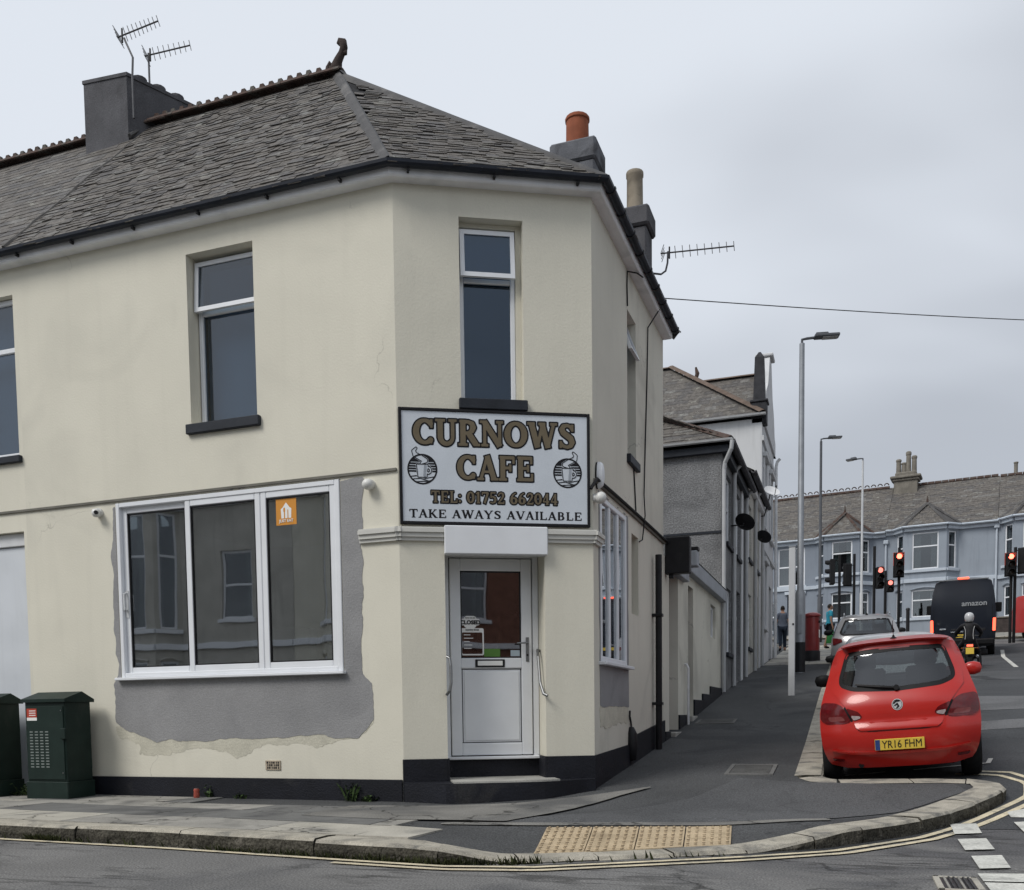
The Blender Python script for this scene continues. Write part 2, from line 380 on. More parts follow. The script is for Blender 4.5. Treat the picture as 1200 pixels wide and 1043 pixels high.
STEEL = mat('brushed_steel', (0.22, 0.225, 0.23), 0.42, 0.05, 8, metal=1.0)
BLACKM = mat('black_metal', (0.018, 0.018, 0.02), 0.45, 0.2, 8)
GREYM = mat('aerial_metal', (0.10, 0.10, 0.105), 0.5, 0.2, 8, metal=0.6)
CONC = mat('step_concrete', (0.33, 0.325, 0.30), 0.9, 0.2, 3, 0.4, 60, fine=0.12)

FL = Frame((0, 0), (-1, 0), (0, -1))
FC = Frame((0, 0), (0.876, 0.482), (0.482, -0.876))
BX, BY = 0.876 * 2.0224, 0.482 * 2.0224
FR = Frame((BX, BY), (0, 1), (1, 0))
RL = 3.93                     # length of the right wall
CY = BY + RL                  # rear of the building
PARTY = 4.9                   # the party wall with the next house

cafe = thing('cafe_building', 'cream rendered corner cafe building with chamfered entrance corner and slate hipped roof', 'building', (0, 0, 0))
# --- walls
holesL = [(1.645, 2.495, 4.10, 5.90, .26), (0.665, 3.575, 1.36, 3.345, .10)]
holesC = [(0.655, 1.305, 4.08, 5.885, .24), (0.458, 1.50, 0.21, 2.66, .45)]
holesR = [(0.27, 1.52, 1.45, 3.24, .05), (1.835, 2.23, 2.12, 3.10, .10), (1.64, 2.12, 3.99, 5.70, .22)]
m = MB(); wall(m, FL, 0, PARTY, -.3, 6.2, holesL); m.build('front_wall', CREAM, cafe)
m = MB(); wall(m, FC, 0, 2.0224, -.3, 6.2, holesC); m.build('corner_wall', CREAM, cafe)
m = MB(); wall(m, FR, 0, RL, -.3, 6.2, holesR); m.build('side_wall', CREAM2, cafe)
m = MB(); F2 = Frame((BX, CY), (-1, 0), (0, 1)); wall(m, F2, 0, BX + PARTY, -.3, 6.2); F3 = Frame((-PARTY, 0), (0, 1), (-1, 0)); wall(m, F3, 0, CY, -.3, 6.2)
m.build('rear_wall', CREAM2, cafe)
# --- rooms seen through the glass
m = MB()
m.quad((-PARTY + .1, .25, .30), (0, .25, .30), (0, CY - .2, .30), (-PARTY + .1, CY - .2, .30)); m.quad((0, .6, .30), (BX - .15, BY+.3, .30), (BX - .15, CY - .2, .30), (0, CY - .2, .30))
m.build('shop_floor', ROOMF, cafe)
m = MB()
m.quad((-3.9, 3.2, .3), (-.45, 3.2, .3), (-.45, 3.2, 3.36), (-3.9, 3.2, 3.36)); m.quad((-.45, 3.2, .3), (-.45, .9, .3), (-.45, .9, 3.36), (-.45, 3.2, 3.36))
m.quad((-3.9, .2, .3), (-3.9, 3.2, .3), (-3.9, 3.2, 3.36), (-3.9, .2, 3.36)); m.add([(-4.8, .12, 3.36), (-.1, .12, 3.36), (BX - .12, BY + .08, 3.36), (BX - .12, CY - .1, 3.36), (-4.8, CY - .1, 3.36)], [(0, 1, 2, 3, 4)])
m.build('shop_partition', ROOM, cafe)
m = MB(); m.quad((-.3, CY - .25, .3), (BX - .2, CY - .25, .3), (BX - .2, CY - .25, 3.36), (-.3, CY - .25, 3.36)); m.box((.6, 2.2, .8), (1.4, .5, 1.0), .02); m.box((.5, 2.8, 1.9), (.9, .25, .5), .02)
m.build('shop_counter', mat('shop_brown', (0.16, 0.075, 0.045), 0.7, 0.3, 2), cafe)
m = MB(); m.box((-2.0, 3.1, 3.0), (1.2, .12, .35), .02); m.box((-1.2, 2.9, 1.0), (.9, .5, .08), .01); m.box((-3.2, 2.9, 1.7), (.8, .2, .9), .02)
m.build('shop_shelf', ROOMD, cafe)
# --- string line and corner mouldings
m = MB(); m.fb(FL, 0.012, PARTY, 3.362, 3.388, 0, .022); m.fb(FR, .02, RL, 3.305, 3.345, 0, .03); m.build('drip_strip', mat('drip_strip_paint', (0.16, 0.155, 0.135), .8, .2, 4), cafe)
for F, a, b in ((FL, -.02, .44), (FC, -.02, .452), (FC, 1.522, 2.045), (FR, -.02, .26)):
    m = MB()
    for z0, z1, o in ((2.665, 2.70, .030), (2.70, 2.745, .048), (2.745, 2.785, .066), (2.785, 2.80, .05)): m.fb(F, a - o * .45 * (a < 0), b + o * .3 * (b > 1.6), z0, z1, -.005, o)
    m.build('moulding', mat('moulding_paint', (0.58, 0.575, 0.54), .7, .06, 3), cafe)
# --- plinth, step
m = MB()
m.fb(FC, 1.482, 1.503, -.3, .446, -.45, .019); m.fb(FC, .456, .474, -.3, .441, -.45, .019); m.fb(FL, .012, PARTY, -.3, .232, 0, .022, .006); m.fb(FC, -.01, .456, -.3, .441, 0, .02, .006); m.fb(FC, 1.502, 2.035, -.3, .446, 0, .02, .006)
def slopebox(m, F, u0, u1, za, zb, o0, o1, zlo=-.3):
    m.hexa([F.p(u0, zlo, o0), F.p(u1, zlo, o0), F.p(u1, zlo, o1), F.p(u0, zlo, o1), F.p(u0, za, o0), F.p(u1, zb, o0), F.p(u1, zb, o1), F.p(u0, za, o1)])
slopebox(m, FR, -.01, 1.62, .446, .508, 0, .02); slopebox(m, FR, 1.622, RL, .585, .785, 0, .024)
m.build('plinth', PLINTH, cafe)
def step_out(u): return .05 + .36 * float(sm(-.05, .5, u)) * (1 - .75 * float(sm(1.35, 2.05, u)))
def step_mesh(us, z0, z1, k0, k1):
    m = MB(); n = len(us); vs = []
    for u in us: vs += [FC.p(u, z0, -.45 * k0), FC.p(u, z0, step_out(u) * k1), FC.p(u, z1, step_out(u) * k1 - .012), FC.p(u, z1, -.45 * k0)]
    fs = []
    for i in range(n - 1):
        for j in range(4): fs.append((i * 4 + j, i * 4 + (j + 1) % 4, i * 4 + 4 + (j + 1) % 4, i * 4 + 4 + j))
    fs += [(0, 1, 2, 3), tuple(range(4 * n - 4, 4 * n))[::-1]]
    return m.add(vs, fs)
step_mesh([.0 + .1 * i for i in range(21)], -.3, .205, 0, 1).build('step', PLINTH, cafe)
step_mesh([.48 + .1 * i for i in range(12)], .15, .222, .9, .94).build('step_tread', CONC, cafe)
m = MB(); m.fb(FC, .462, 1.496, .19, .43, -.45, -.36, .008); m.build('door_riser', PLINTH, cafe)
# --- bare cement patches round the new windows (irregular edges)
def patch(F, poly, off, name='cement_patch', jag=.035, seed=1, mm=None, holes=(), h=.02):
    rng = np.random.default_rng(seed); ph = rng.uniform(0, 6.28, 12); fr_ = np.array([5, 8, 13, 19, 27, 36, 47, 60, 75, 92, 110, 130.])
    base = sd_poly(poly)
    def fn(X, Y):
        d = base(X, Y)
        for k in range(12): d = d + jag * np.minimum(.5, 4.0 / fr_[k]) * np.sin(fr_[k] * (X * math.cos(ph[k]) + Y * math.sin(ph[k])) + ph[k] * 3 + 2 * np.sin(3 * X + 5 * Y + k))
        for a, b, c, e in holes: d = np.maximum(d, -np.maximum.reduce([a - X, X - b, c - Y, Y - e]))
        return d
    P = np.array(poly); V, Fs = fill_sdf(fn, P[:, 0].min() - .1, P[:, 0].max() + .1, P[:, 1].min() - .1, P[:, 1].max() + .1, h)
    return slab(MB(), V, Fs, lambda x, y: F.p(x, y, off), lambda x, y: F.p(x, y, -.002)).build(name, mm or CEMENT, cafe)
patch(FL, [(.40, 3.33), (.455, 1.33), (.335, 1.24), (.345, .86), (.52, .68), (1.2, .70), (2.2, .66), (3.1, .63), (3.5, .72), (3.69, .86), (3.68, 1.30), (3.63, 1.40), (3.64, 3.30), (3.6, 3.33)], .005, seed=3, jag=.022, h=.012, holes=[(.66, 3.58, 1.355, 3.35)])
patch(FL, [(.33, .86), (.5, .62), (1.1, .60), (1.9, .52), (2.6, .56), (3.3, .50), (3.68, .80), (3.6, .84), (.5, .84)], .0018, seed=9, jag=.06, h=.012, mm=mat('flaking_cream_paint', (0.53, 0.51, 0.425), .9, .12, 5, .5, 40, fine=.1), name='flaking_paint')
patch(FR, [(.22, 3.26), (1.62, 3.26), (1.62, .97), (.24, .97)], .007, seed=5, jag=.012, holes=[(.265, 1.525, 1.445, 3.245)])
patch(FR, [(.24, .98), (1.6, .98), (1.58, .80), (1.1, .78), (.26, .74)], .004, seed=6, jag=.05, mm=MATS['flaking_cream_paint'], name='flaking_paint')
# --- windows
def two_light(F, u0, u1, z0, z1, zt, o, gm, tilt=7, blind=None, fm=UPVC):
    fr = window(cafe, F, u0, u1, z0, z1, o, fm, gm, h=(zt,), fw=.05)
    # opening top light, hinged at the top and pushed out a little
    a = R(tilt); H = z1 - .03 - (zt - .005); s = MB(); f = .045
    def P(u, t, k): return F.p(u, z1 - .03 - t * math.cos(a) + k * math.sin(a) * 0, o + .012 + t * math.sin(a) + k)
    def bar(ua, ub, ta, tb): s.hexa([P(ua, tb, 0), P(ub, tb, 0), P(ub, tb, .04), P(ua, tb, .04), P(ua, ta, 0), P(ub, ta, 0), P(ub, ta, .04), P(ua, ta, .04)])
    bar(u0 + .012, u0 + .012 + f, 0, H); bar(u1 - .012 - f, u1 - .012, 0, H); bar(u0 + .012 + f, u1 - .012 - f, 0, f); bar(u0 + .012 + f, u1 - .012 - f, H - f, H)
    sh = s.build('sash', fm, fr)
    gg = MB(); gg.hexa([P(u0 + .03, H - .02, .018), P(u1 - .03, H - .02, .018), P(u1 - .03, H - .02, .026), P(u0 + .03, H - .02, .026), P(u0 + .03, .02, .018), P(u1 - .03, .02, .018), P(u1 - .03, .02, .026), P(u0 + .03, .02, .026)])
    gg.build('sash_pane', gm, fr)
    if blind is not None:
        b = MB(); b.quad(F.p(u0 + blind, z0, o - .16), F.p(u1, z0, o - .16), F.p(u1, z1, o - .16), F.p(u0 + blind, z1, o - .16)); b.build('blind', BLIND, fr)
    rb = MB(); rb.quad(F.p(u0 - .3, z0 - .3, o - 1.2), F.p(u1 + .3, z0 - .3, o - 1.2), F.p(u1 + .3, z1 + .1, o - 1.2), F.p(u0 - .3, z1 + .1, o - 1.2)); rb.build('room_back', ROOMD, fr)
    return fr
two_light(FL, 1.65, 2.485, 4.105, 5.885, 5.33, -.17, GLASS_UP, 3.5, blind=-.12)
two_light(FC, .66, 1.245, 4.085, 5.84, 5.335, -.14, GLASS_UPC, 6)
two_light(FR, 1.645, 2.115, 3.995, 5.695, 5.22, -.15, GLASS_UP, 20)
for F, a, b, z in ((FL, 1.60, 2.54, 4.045), (FC, .63, 1.335, 4.045), (FR, 1.60, 2.16, 3.95)):
    mm_ = MB(); mm_.fb(F, a, b, z - .055, z + .05, -.1, .05, .008); mm_.build('sill', SILL, cafe)
m = MB(); m.fb(FC, 1.247, 1.304, 4.082, 5.884, -.22, -.12); m.fb(FC, .657, 1.246, 5.842, 5.884, -.22, -.12); m.build('window_infill', CREAM, cafe)
# big sliding front window
FW = 0.03
fr = MB()
u0, u1, z0, z1 = .672, 3.565, 1.37, 3.34
fr.fb(FL, u0, u0 + .06, z0, z1, -.07, .016, .006); fr.fb(FL, u1 - .05, u1, z0, z1, -.07, .016, .006); fr.fb(FL, u0 + .06, u1 - .05, z1 - .05, z1, -.07, .015, .006); fr.fb(FL, u0 + .06, u1 - .05, z0, z0 + .05, -.07, .015, .006)
big = fr.build('shop_window', UPVC, cafe)
for a, b, o in ((.725, 1.638, .006), (1.642, 2.62, .006), (2.585, 3.52, -.034)):
    s = MB(); f = .07
    s.fb(FL, a, a + f, z0 + .045, z1 - .045, o - .045, o, .007); s.fb(FL, b - f, b, z0 + .045, z1 - .045, o - .045, o, .007)
    s.fb(FL, a + f, b - f, z0 + .045, z0 + .045 + f, o - .045, o - .001, .007); s.fb(FL, a + f, b - f, z1 - .045 - f, z1 - .045, o - .045, o - .001, .007)
    s.build('sash', UPVC, big)
    gg = MB(); gg.fb(FL, a + f * .7, b - f * .7, z0 + .09, z1 - .09, o - .028, o - .020); gg.build('pane', GLASS, big)
    sl = MB()
    for q in ((a + f, a + f + .012), (b - f - .012, b - f)): sl.fb(FL, q[0], q[1], z0 + .115, z1 - .115, o - .02, o - .004)
    sl.fb(FL, a + f, b - f, z0 + .115, z0 + .127, o - .02, o - .004); sl.fb(FL, a + f, b - f, z1 - .127, z1 - .115, o - .02, o - .004)
    sl.build('gasket', BLACKM, big)
hd = MB(); hd.tube([FL.p(3.487, 2.14, -.034), FL.p(3.487, 2.14, .012), FL.p(3.487, 2.32, .016), FL.p(3.487, 2.34, -.034)], .011, 8); hd.fb(FL, 3.465, 3.51, 2.05, 2.36, -.034, -.026, .004); hd.build('handle', UPVC_D, big)
sl = MB(); sl.fb(FL, .64, 3.62, 1.335, 1.368, -.07, .075, .006); sl.build('shop_window_sill', UPVC, cafe)
# window sticker on the right-hand pane
ORANGE = mat('orange_sticker', (0.62, 0.27, 0.05), .45, .04, 5)
WHITEP = mat('white_print', (0.80, 0.80, 0.78), .5, .03, 5)
st = MB(); st.fb(FL, 1.205, 1.455, 2.93, 3.205, -.0139, -.0125); stk = st.build('sticker', ORANGE, big)
def on_sticker(fn, x0, x1, y0, y1, h=.006):
    V, Fs = fill_sdf(fn, x0, x1, y0, y1, h); return slab(MB(), V, Fs, lambda x, y: FL.p(1.33 - x, 3.0 + y, -.0112))
house_ = sd_un(sd_poly([(-.06, .0), (.06, .0), (.065, .10), (.045, .11), (.0, .165), (-.045, .11), (-.065, .10)]))
cuts = [sd_line([(-.02, -.01, .007), (-.02, .06, .007)]), sd_line([(.022, -.01, .006), (.022, .085, .006)]), sd_line([(-.022, .075, .012), (-.022, .10, .012)])]
on_sticker(sd_sub(house_, *cuts), -.08, .08, -.02, .18, .004).build('sticker_print', WHITEP, big)
text_on('JUST EAT', .042, FL, 1.33, 2.972, -.0100, WHITEP, big, .0008, name='sticker_lettering')
# side window
fw_ = window(cafe, FR, .275, 1.515, 1.455, 3.235, .012, UPVC, GLASS, v=(.70, 1.10), fw=.06, name='side_window')
mm_ = MB(); mm_.fb(FR, .2, 1.6, 1.415, 1.452, -.05, .085, .006); mm_.build('side_window_sill', UPVC, cafe)
b = MB(); b.quad(FR.p(.27, 1.45, -.75), FR.p(1.52, 1.45, -.75), FR.p(1.52, 3.24, -.75), FR.p(.27, 3.24, -.75)); b.build('side_window_blind', BLIND, cafe)
mm_ = MB(); mm_.fb(FR, 1.84, 2.225, 2.125, 3.095, -.12, -.085); mm_.build('blocked_window', mat('board_paint', (0.25, 0.235, 0.19), .8, .1, 3), cafe)
# --- entrance door
OD = -.36
f = MB(); d0, d1, dz0, dz1 = .462, 1.496, .432, 2.64
f.fb(FC, d0, d0 + .065, dz0, dz1, OD - .07, OD, .006); f.fb(FC, d1 - .065, d1, dz0, dz1, OD - .07, OD, .006); f.fb(FC, d0 + .065, d1 - .065, dz1 - .075, dz1, OD - .07, OD - .001, .006)
f.fb(FC, d0 - .0, d1, dz0 - .02, dz0 + .012, OD - .07, OD + .06, .006)
df = f.build('door_frame', UPVC, cafe)
lf = MB(); a, b, c, e = .535, 1.42, .455, 2.555; o = OD + .012; st_ = .115
for q in ((a, a + st_, c, e), (b - st_, b, c, e), (a + st_, b - st_, c, c + .13), (a + st_, b - st_, 1.39, 1.50), (a + st_, b - st_, e - .13, e)): lf.fb(FC, q[0], q[1], q[2], q[3], o - .06, o - (.001 if q[1] - q[0] > .2 else 0), .008)
door = lf.build('door', UPVC, cafe)
pn = MB(); pn.fb(FC, a + st_, b - st_, c + .13, 1.39, o - .045, o - .02); pn.fb(FC, a + st_ + .03, b - st_ - .03, c + .16, 1.36, o - .025, o - .011, .008); pn.build('door_panel', UPVC, door)
gl = MB(); gl.fb(FC, a + st_ - .01, b - st_ + .01, 1.49, e - .12, o - .04, o - .03); gl.build('door_pane', glass('door_glass', tint=(.55, .50, .47), refl=.24), door)
gk = MB()
for q in ((a + st_, a + st_ + .012, 1.50, e - .13), (b - st_ - .012, b - st_, 1.50, e - .13), (a + st_, b - st_, 1.50, 1.512), (a + st_, b - st_, e - .142, e - .13)): gk.fb(FC, *q, o - .03, o - .012)
for q in ((a + st_ + .005, a + st_ + .013, c + .135, 1.385), (b - st_ - .013, b - st_ - .005, c + .135, 1.385), (a + st_, b - st_, c + .135, c + .143), (a + st_, b - st_, 1.377, 1.385)): gk.fb(FC, *q, o - .03, o - .017)
gk.build('gasket', BLACKM, door)
lb = MB(); lb.fb(FC, .80, 1.12, 1.40, 1.485, o - .01, o + .010, .006); lb.build('letterbox', BLACKM, door)
lb = MB(); lb.fb(FC, .825, 1.095, 1.418, 1.468, o + .008, o + .018, .005); lb.build('letterbox_flap', WHITEP, door)
hd = MB(); hd.fb(FC, 1.352, 1.385, 1.46, 1.72, o, o + .008, .003); hd.tube([FC.p(1.368, 1.66, o), FC.p(1.368, 1.66, o + .05), FC.p(1.25, 1.655, o + .052)], .009, 8); hd.build('handle', STEEL, door)
hd = MB(); hd.tube([FC.p(1.368, 1.53, o + .004), FC.p(1.368, 1.53, o + .014)], .012, 10); hd.build('lock', BLACKM, door)
# closed notice, opening-times notice, green and blue notices behind the glass
def plate(fn, cx, cz, x0, x1, y0, y1, off, h=.008):
    V, Fs = fill_sdf(fn, x0, x1, y0, y1, h); return slab(MB(), V, Fs, lambda x, y: FC.p(cx + x, cz + y, off))
ON = o - .0285
def rr(w_, h_, r_): return lambda X, Y: np.hypot(np.maximum(np.abs(X) - w_ + r_, 0), np.maximum(np.abs(Y) - h_ + r_, 0)) - r_
closed = plate(sd_un(rr(.10, .035, .015), rr(.065, .065, .03)), .755, 1.885, -.12, .12, -.08, .08, ON).build('closed_notice', WHITEP, door)
INK = mat('black_print', (0.015, 0.015, 0.018), .5, .05, 5)
text_on('CLOSED', .058, FC, .755, 1.88, ON + .0025, INK, door, .0025, 1.0, 'notice_lettering')
text_on('Sorry we are', .02, FC, .755, 1.93, ON + .0025, INK, door, .0004, 1.0, 'notice_lettering')
times = plate(sd_sub(rr(.125, .145, .02), lambda X, Y: rr(.11, .115, .012)(X - .0, Y + .015)), .775, 1.675, -.14, .14, -.16, .16, ON, .006).build('opening_times_notice', WHITEP, door)
for k in range(5):
    l = MB(); l.fb(FC, .685, .685 + (.07, .10, .06, .09, .08)[k], 1.745 - k * .036, 1.753 - k * .036, ON, ON + .002); l.build('notice_line', WHITEP, door)
text_on('opening times', .026, FC, .775, 1.803, ON + .002, INK, door, .0005, 1.0, 'notice_lettering')
l = MB(); l.fb(FC, .90, 1.075, 1.515, 1.60, ON, ON + .002); l.build('green_notice', mat('green_paper', (.10, .22, .05), .6, .1, 5), door)
l = MB(); l.fb(FC, 1.19, 1.29, 1.52, 1.585, ON, ON + .002); l.build('blue_notice', mat('pale_blue_paper', (.42, .50, .55), .6, .1, 5), door)
# grab rails
for pts in ([FC.p(1.50, 1.57, -.30), FC.p(1.46, 1.575, -.24), FC.p(1.452, 1.50, -.16), FC.p(1.452, 1.22, -.06), FC.p(1.47, 1.10, .03), FC.p(1.505, 1.08, .06)],
            [FC.p(.455, 1.50, -.02), FC.p(.49, 1.48, .01), FC.p(.50, 1.40, .03), FC.p(.50, 1.22, .05), FC.p(.485, 1.14, .05), FC.p(.452, 1.10, .02)]):
    hr = MB(); hr.tube(pts, .016, 10); hr.build('grab_rail', STEEL, cafe)
# canopy box over the door
m = MB(); m.fb(FC, .454, 1.522, 2.53, 2.815, -.05, .075, .008); m.build('roller_box', UPVC, cafe)
# air brick
ab = MB(); ab.fb(FL, 1.475, 1.665, .322, .425, 0, .012, .003); abk = ab.build('air_brick', mat('terracotta_vent', (.40, .34, .26), .85, .2, 8), cafe)
av = MB()
for i in range(6):
    for j in range(3): av.fb(FL, 1.492 + i * .027, 1.492 + i * .027 + (.012, .020, .016)[(i + j) % 3], .335 + j * .028, .335 + j * .028 + .022, .010, .0135)
av.build('vent_hole', BLACKM, abk)

# --- roof planes
ZE = 6.268; OV = .175; APEX = Vector((-1.943, 2.45, 9.10)); ZR = 9.10
def isect(n1_, c1, n2_, c2):
    det = n1_[0] * n2_[1] - n1_[1] * n2_[0]; return ((c1 * n2_[1] - n1_[1] * c2) / det, (n1_[0] * c2 - c1 * n2_[0]) / det)
def corner(ov):
    A_ = isect((0, -1), ov, (FC.n.x, FC.n.y), ov); B_ = isect((FC.n.x, FC.n.y), ov, (1, 0), BX + ov); return A_, B_
(Ax, Ay), (Bx, By) = corner(OV)
EA = Vector((Ax, Ay, ZE)); EB = Vector((Bx, By, ZE)); EC = Vector((BX + OV, CY + OV, ZE)); EP = Vector((-PARTY, -OV, ZE)); RP = Vector((-PARTY, 2.45, ZR)); ED = Vector((-PARTY, CY + OV, ZE))
m = MB(); m.quad(EP, EA, APEX, RP); m.add([EA, EB, APEX], [(0, 1, 2)]); m.add([EB, EC, APEX], [(0, 1, 2)]); m.quad(EC, ED, RP, APEX)
m.quad(EP + Vector((0, 0, -.02)), EA + Vector((0, 0, -.02)), Vector((0, .1, ZE - .02)), Vector((-PARTY, .1, ZE - .02)))
roof = m.build('roof', ROOFB, cafe)
def slates(E0, E1, top, inside, gauge=.088, w0=.11, w1=.22, jit=1.0, th=.011, seed=1):
    rng = random.Random(seed); a = (E1 - E0).normalized(); nrm = a.cross(top - E0).normalized()
    if nrm.z < 0: nrm = -nrm
    b_ = nrm.cross(a); 
    if b_.z < 0: b_ = -b_
    L = (E1 - E0).length; H = (top - E0).dot(b_); out = []; row = 0; y = -.035
    while y < H:
        x = -rng.random() * .2 - .1
        while x < L + .1:
            wd = rng.uniform(w0, w1); cx = x + wd / 2
            if inside(cx / L, (y + .03) / H):
                lo, hi = inside(None, (y + gauge) / H); xa = max(x, lo * L); xb = min(x + wd, hi * L)
                if xb - xa > .03:
                    dy = rng.uniform(-.02, .014) * jit; lift = .012 + rng.uniform(-.003, .010) * jit; t = th * .7 * rng.uniform(.8, 1.4); le = max(.03, min(gauge * 1.8, H - y - dy - .005)); sk = rng.uniform(-.012, .012) * jit
                    def P(px, py, k): return E0 + a * px + b_ * py + nrm * k
                    g0 = .002
                    out.append([P(xa + g0, y + dy + sk, lift), P(xb - g0, y + dy - sk, lift), P(xb - g0, y + dy + le, .008), P(xa + g0, y + dy + le, .008),
                                P(xa + g0, y + dy + sk, lift + t), P(xb - g0, y + dy - sk, lift + t + rng.uniform(-.004, .004) * jit), P(xb - g0, y + dy + le, .008 + t * .6), P(xa + g0, y + dy + le, .008 + t * .6)])
            x += wd
        y += gauge * rng.uniform(.92, 1.08); row += 1
    return out
def put_slates(lists, parent, name='slate', stuff='slating', keep=300):
    al = []
    for sl in lists: al += [(sum((Vector(p) for p in q), Vector()) / 8, q) for q in sl]
    al.sort(key=lambda t: (t[0] - CAMP).length); rng = random.Random(3); rest = [MB() for _ in SLATE]
    for i, (c, q) in enumerate(al):
        k = rng.choices(range(4), (5, 4, 3, 1.2))[0]
        if i < keep: mb = MB(); mb.hexa(q); mb.build(name, SLATE[k], parent)
        else: rest[k].hexa(q)
    big_ = MB(); idx = []
    for k, r_ in enumerate(rest):
        n0 = len(big_.f); big_.add(r_.v, r_.f); idx += [k] * (len(big_.f) - n0)
    if idx:
        o = big_.build(stuff, SLATE[0], parent)
        for mm in SLATE[1:]: o.data.materials.append(mm)
        o.data.polygons.foreach_set('material_index', idx); o['kind'] = 'stuff'
def tri_in(ax):      # triangle with its apex at fraction ax
    def f(u, v):
        lo, hi = ax * v, 1 - (1 - ax) * v
        return (lo, hi) if u is None else (v <= 1 and lo - .03 <= u <= hi + .03)
    return f
Ll = (EA - EP).length
def left_in(u, v):
    lo, hi = 0, 1 - (Ax - APEX.x) / Ll * v
    return (lo, hi) if u is None else (v <= 1 and -.01 <= u <= hi + .02)
s1 = slates(EP, EA, RP, left_in, seed=11)
axf = (APEX - EA).dot((EB - EA).normalized()) / (EB - EA).length
s2 = slates(EA, EB, APEX, tri_in(axf), seed=12)
put_slates([s1, s2], roof)
s3 = slates(EB, EC, APEX, tri_in((APEX - EB).dot((EC - EB).normalized()) / (EC - EB).length), seed=13, gauge=.16, w0=.2, w1=.35)
s4 = slates(EC, ED, RP, lambda u, v: ((max(0, (EC.x - APEX.x) / (EC.x - ED.x) * v)), 1) if u is None else (v <= 1 and (EC.x - APEX.x) / (EC.x - ED.x) * v <= u <= 1), seed=14, gauge=.16, w0=.2, w1=.35)
put_slates([s3, s4], roof, stuff='rear_slating', keep=0)
# hip covers
def hipstrip(P, Q, wd, lift=.055):
    m = MB(); d = (Q - P).normalized(); s = d.cross(Vector((0, 0, 1))).normalized(); up = s.cross(d); n = 9; vs = []
    for i in range(n):
        c = P.lerp(Q, i / (n - 1)); j = (random.random() - .5) * .012
        for k, (a, hgt) in enumerate(((-1, -.055), (-.55, .0), (0, .028), (.55, .0), (1, -.055))): vs.append(c + s * (a * wd + j) + up * (hgt + lift))
    return m.add(vs, [(i * 5 + k, i * 5 + k + 1, i * 5 + 6 + k, i * 5 + 5 + k) for i in range(n - 1) for k in range(4)])
hipstrip(EA + Vector((0, 0, -.02)), APEX, .078, .038).build('hip_cover', LEAD, roof); hipstrip(EB + Vector((0, 0, -.02)), APEX, .085, .03).build('hip_cover', LEAD, roof)
hipstrip(EC + Vector((0, 0, -.02)), APEX, .12).build('hip_cover', LEAD, roof)
def ridge_tiles(x0, x1, parent, y=2.45, z=ZR, pitch=.43, knobs=3):
    x = x0; first = None
    while x < x1 - .05:
        if first is None:
            m = MB(); L = pitch - .006; n = 7; vs = []
            for xx in (0, L):
                for k in range(n):
                    t = math.pi * k / (n - 1); vs.append((xx, math.cos(t) * .135, math.sin(t) * .075 + .015))
                for k in range(n)[::-1]:
                    t = math.pi * k / (n - 1); vs.append((xx, math.cos(t) * .12, math.sin(t) * .06 + .005))
            k2 = 2 * n; m.add(vs, [(i, (i + 1) % k2, k2 + (i + 1) % k2, k2 + i) for i in range(k2)] + [tuple(range(k2))[::-1], tuple(range(k2, 2 * k2))])
            for q in range(knobs):
                cx = L * (q + .5) / knobs
                m.hexa([(cx - .045, -.03, .08), (cx + .045, -.03, .08), (cx + .045, .03, .08), (cx - .045, .03, .08), (cx - .026, -.02, .165), (cx + .026, -.02, .165), (cx + .026, .02, .165), (cx - .026, .02, .165)])
            first = m.mesh('ridge_tile')
        o = link('ridge_tile', first, TERRA, parent); o.location = Vector((x, y, z + random.uniform(-.012, .006))) - ORG[parent]; o.rotation_euler = (random.uniform(-.03, .03), random.uniform(-.012, .012), 0); x += pitch
ridge_tiles(-PARTY + .02, APEX.x - .02, roof)
# finial: a curling beast-like horn on the end of the ridge
m = MB(); bz = APEX
m.tube([bz + Vector(p) for p in ((-.08, 0, .02), (-.03, 0, .12), (.0, 0, .20), (.05, 0, .27), (.085, 0, .335), (.07, 0, .40), (.03, 0, .42), (.0, 0, .39))], [.085, .075, .055, .045, .05, .055, .045, .025], 10)
m.tube([bz + Vector(p) for p in ((-.13, 0, .05), (-.15, 0, .14), (-.12, 0, .19), (-.09, 0, .15))], [.04, .035, .03, .015], 8); m.tube([bz + Vector(p) for p in ((.05, 0, .27), (.11, 0, .265), (.12, 0, .30))], [.03, .028, .012], 8)
m.build('finial', mat('finial_clay', (.05, .038, .035), .85, .3, 10, .4, 50), roof, smooth=True)
# --- fascia, soffit and gutter
(fx, fy), (gx, gy) = corner(.115)
m = MB()
def prism(m, path, prof):      # path: list of (point, mitre normal); prof: (off, z)
    n = len(prof); vs = []
    for (x, y), (nx, ny) in path: vs += [(x + nx * o_, y + ny * o_, z_) for o_, z_ in prof]
    m.add(vs, [(i * n + k, i * n + (k + 1) % n, (i + 1) * n + (k + 1) % n, (i + 1) * n + k) for i in range(len(path) - 1) for k in range(n)] + [tuple(range(n))[::-1], tuple(range((len(path) - 1) * n, len(path) * n))])
def mitre(n1_, n2_): x, y = isect(n1_, 1, n2_, 1); return (x, y)
nA = mitre((0, -1), (FC.n.x, FC.n.y)); nB = mitre((FC.n.x, FC.n.y), (1, 0))
pathL = [((-PARTY, 0), (0, -1)), ((0, 0), nA)]; pathC = [((0, 0), nA), ((BX, BY), nB)]; pathR = [((BX, BY), nB), ((BX, CY + .02), (1, 0))]
for pth in (pathL, pathC, pathR):
    m = MB(); prism(m, pth, [(.0, 6.165), (.115, 6.165), (.13, 6.18), (.13, 6.262), (.0, 6.262)]); m.build('fascia', FASCIA, cafe)
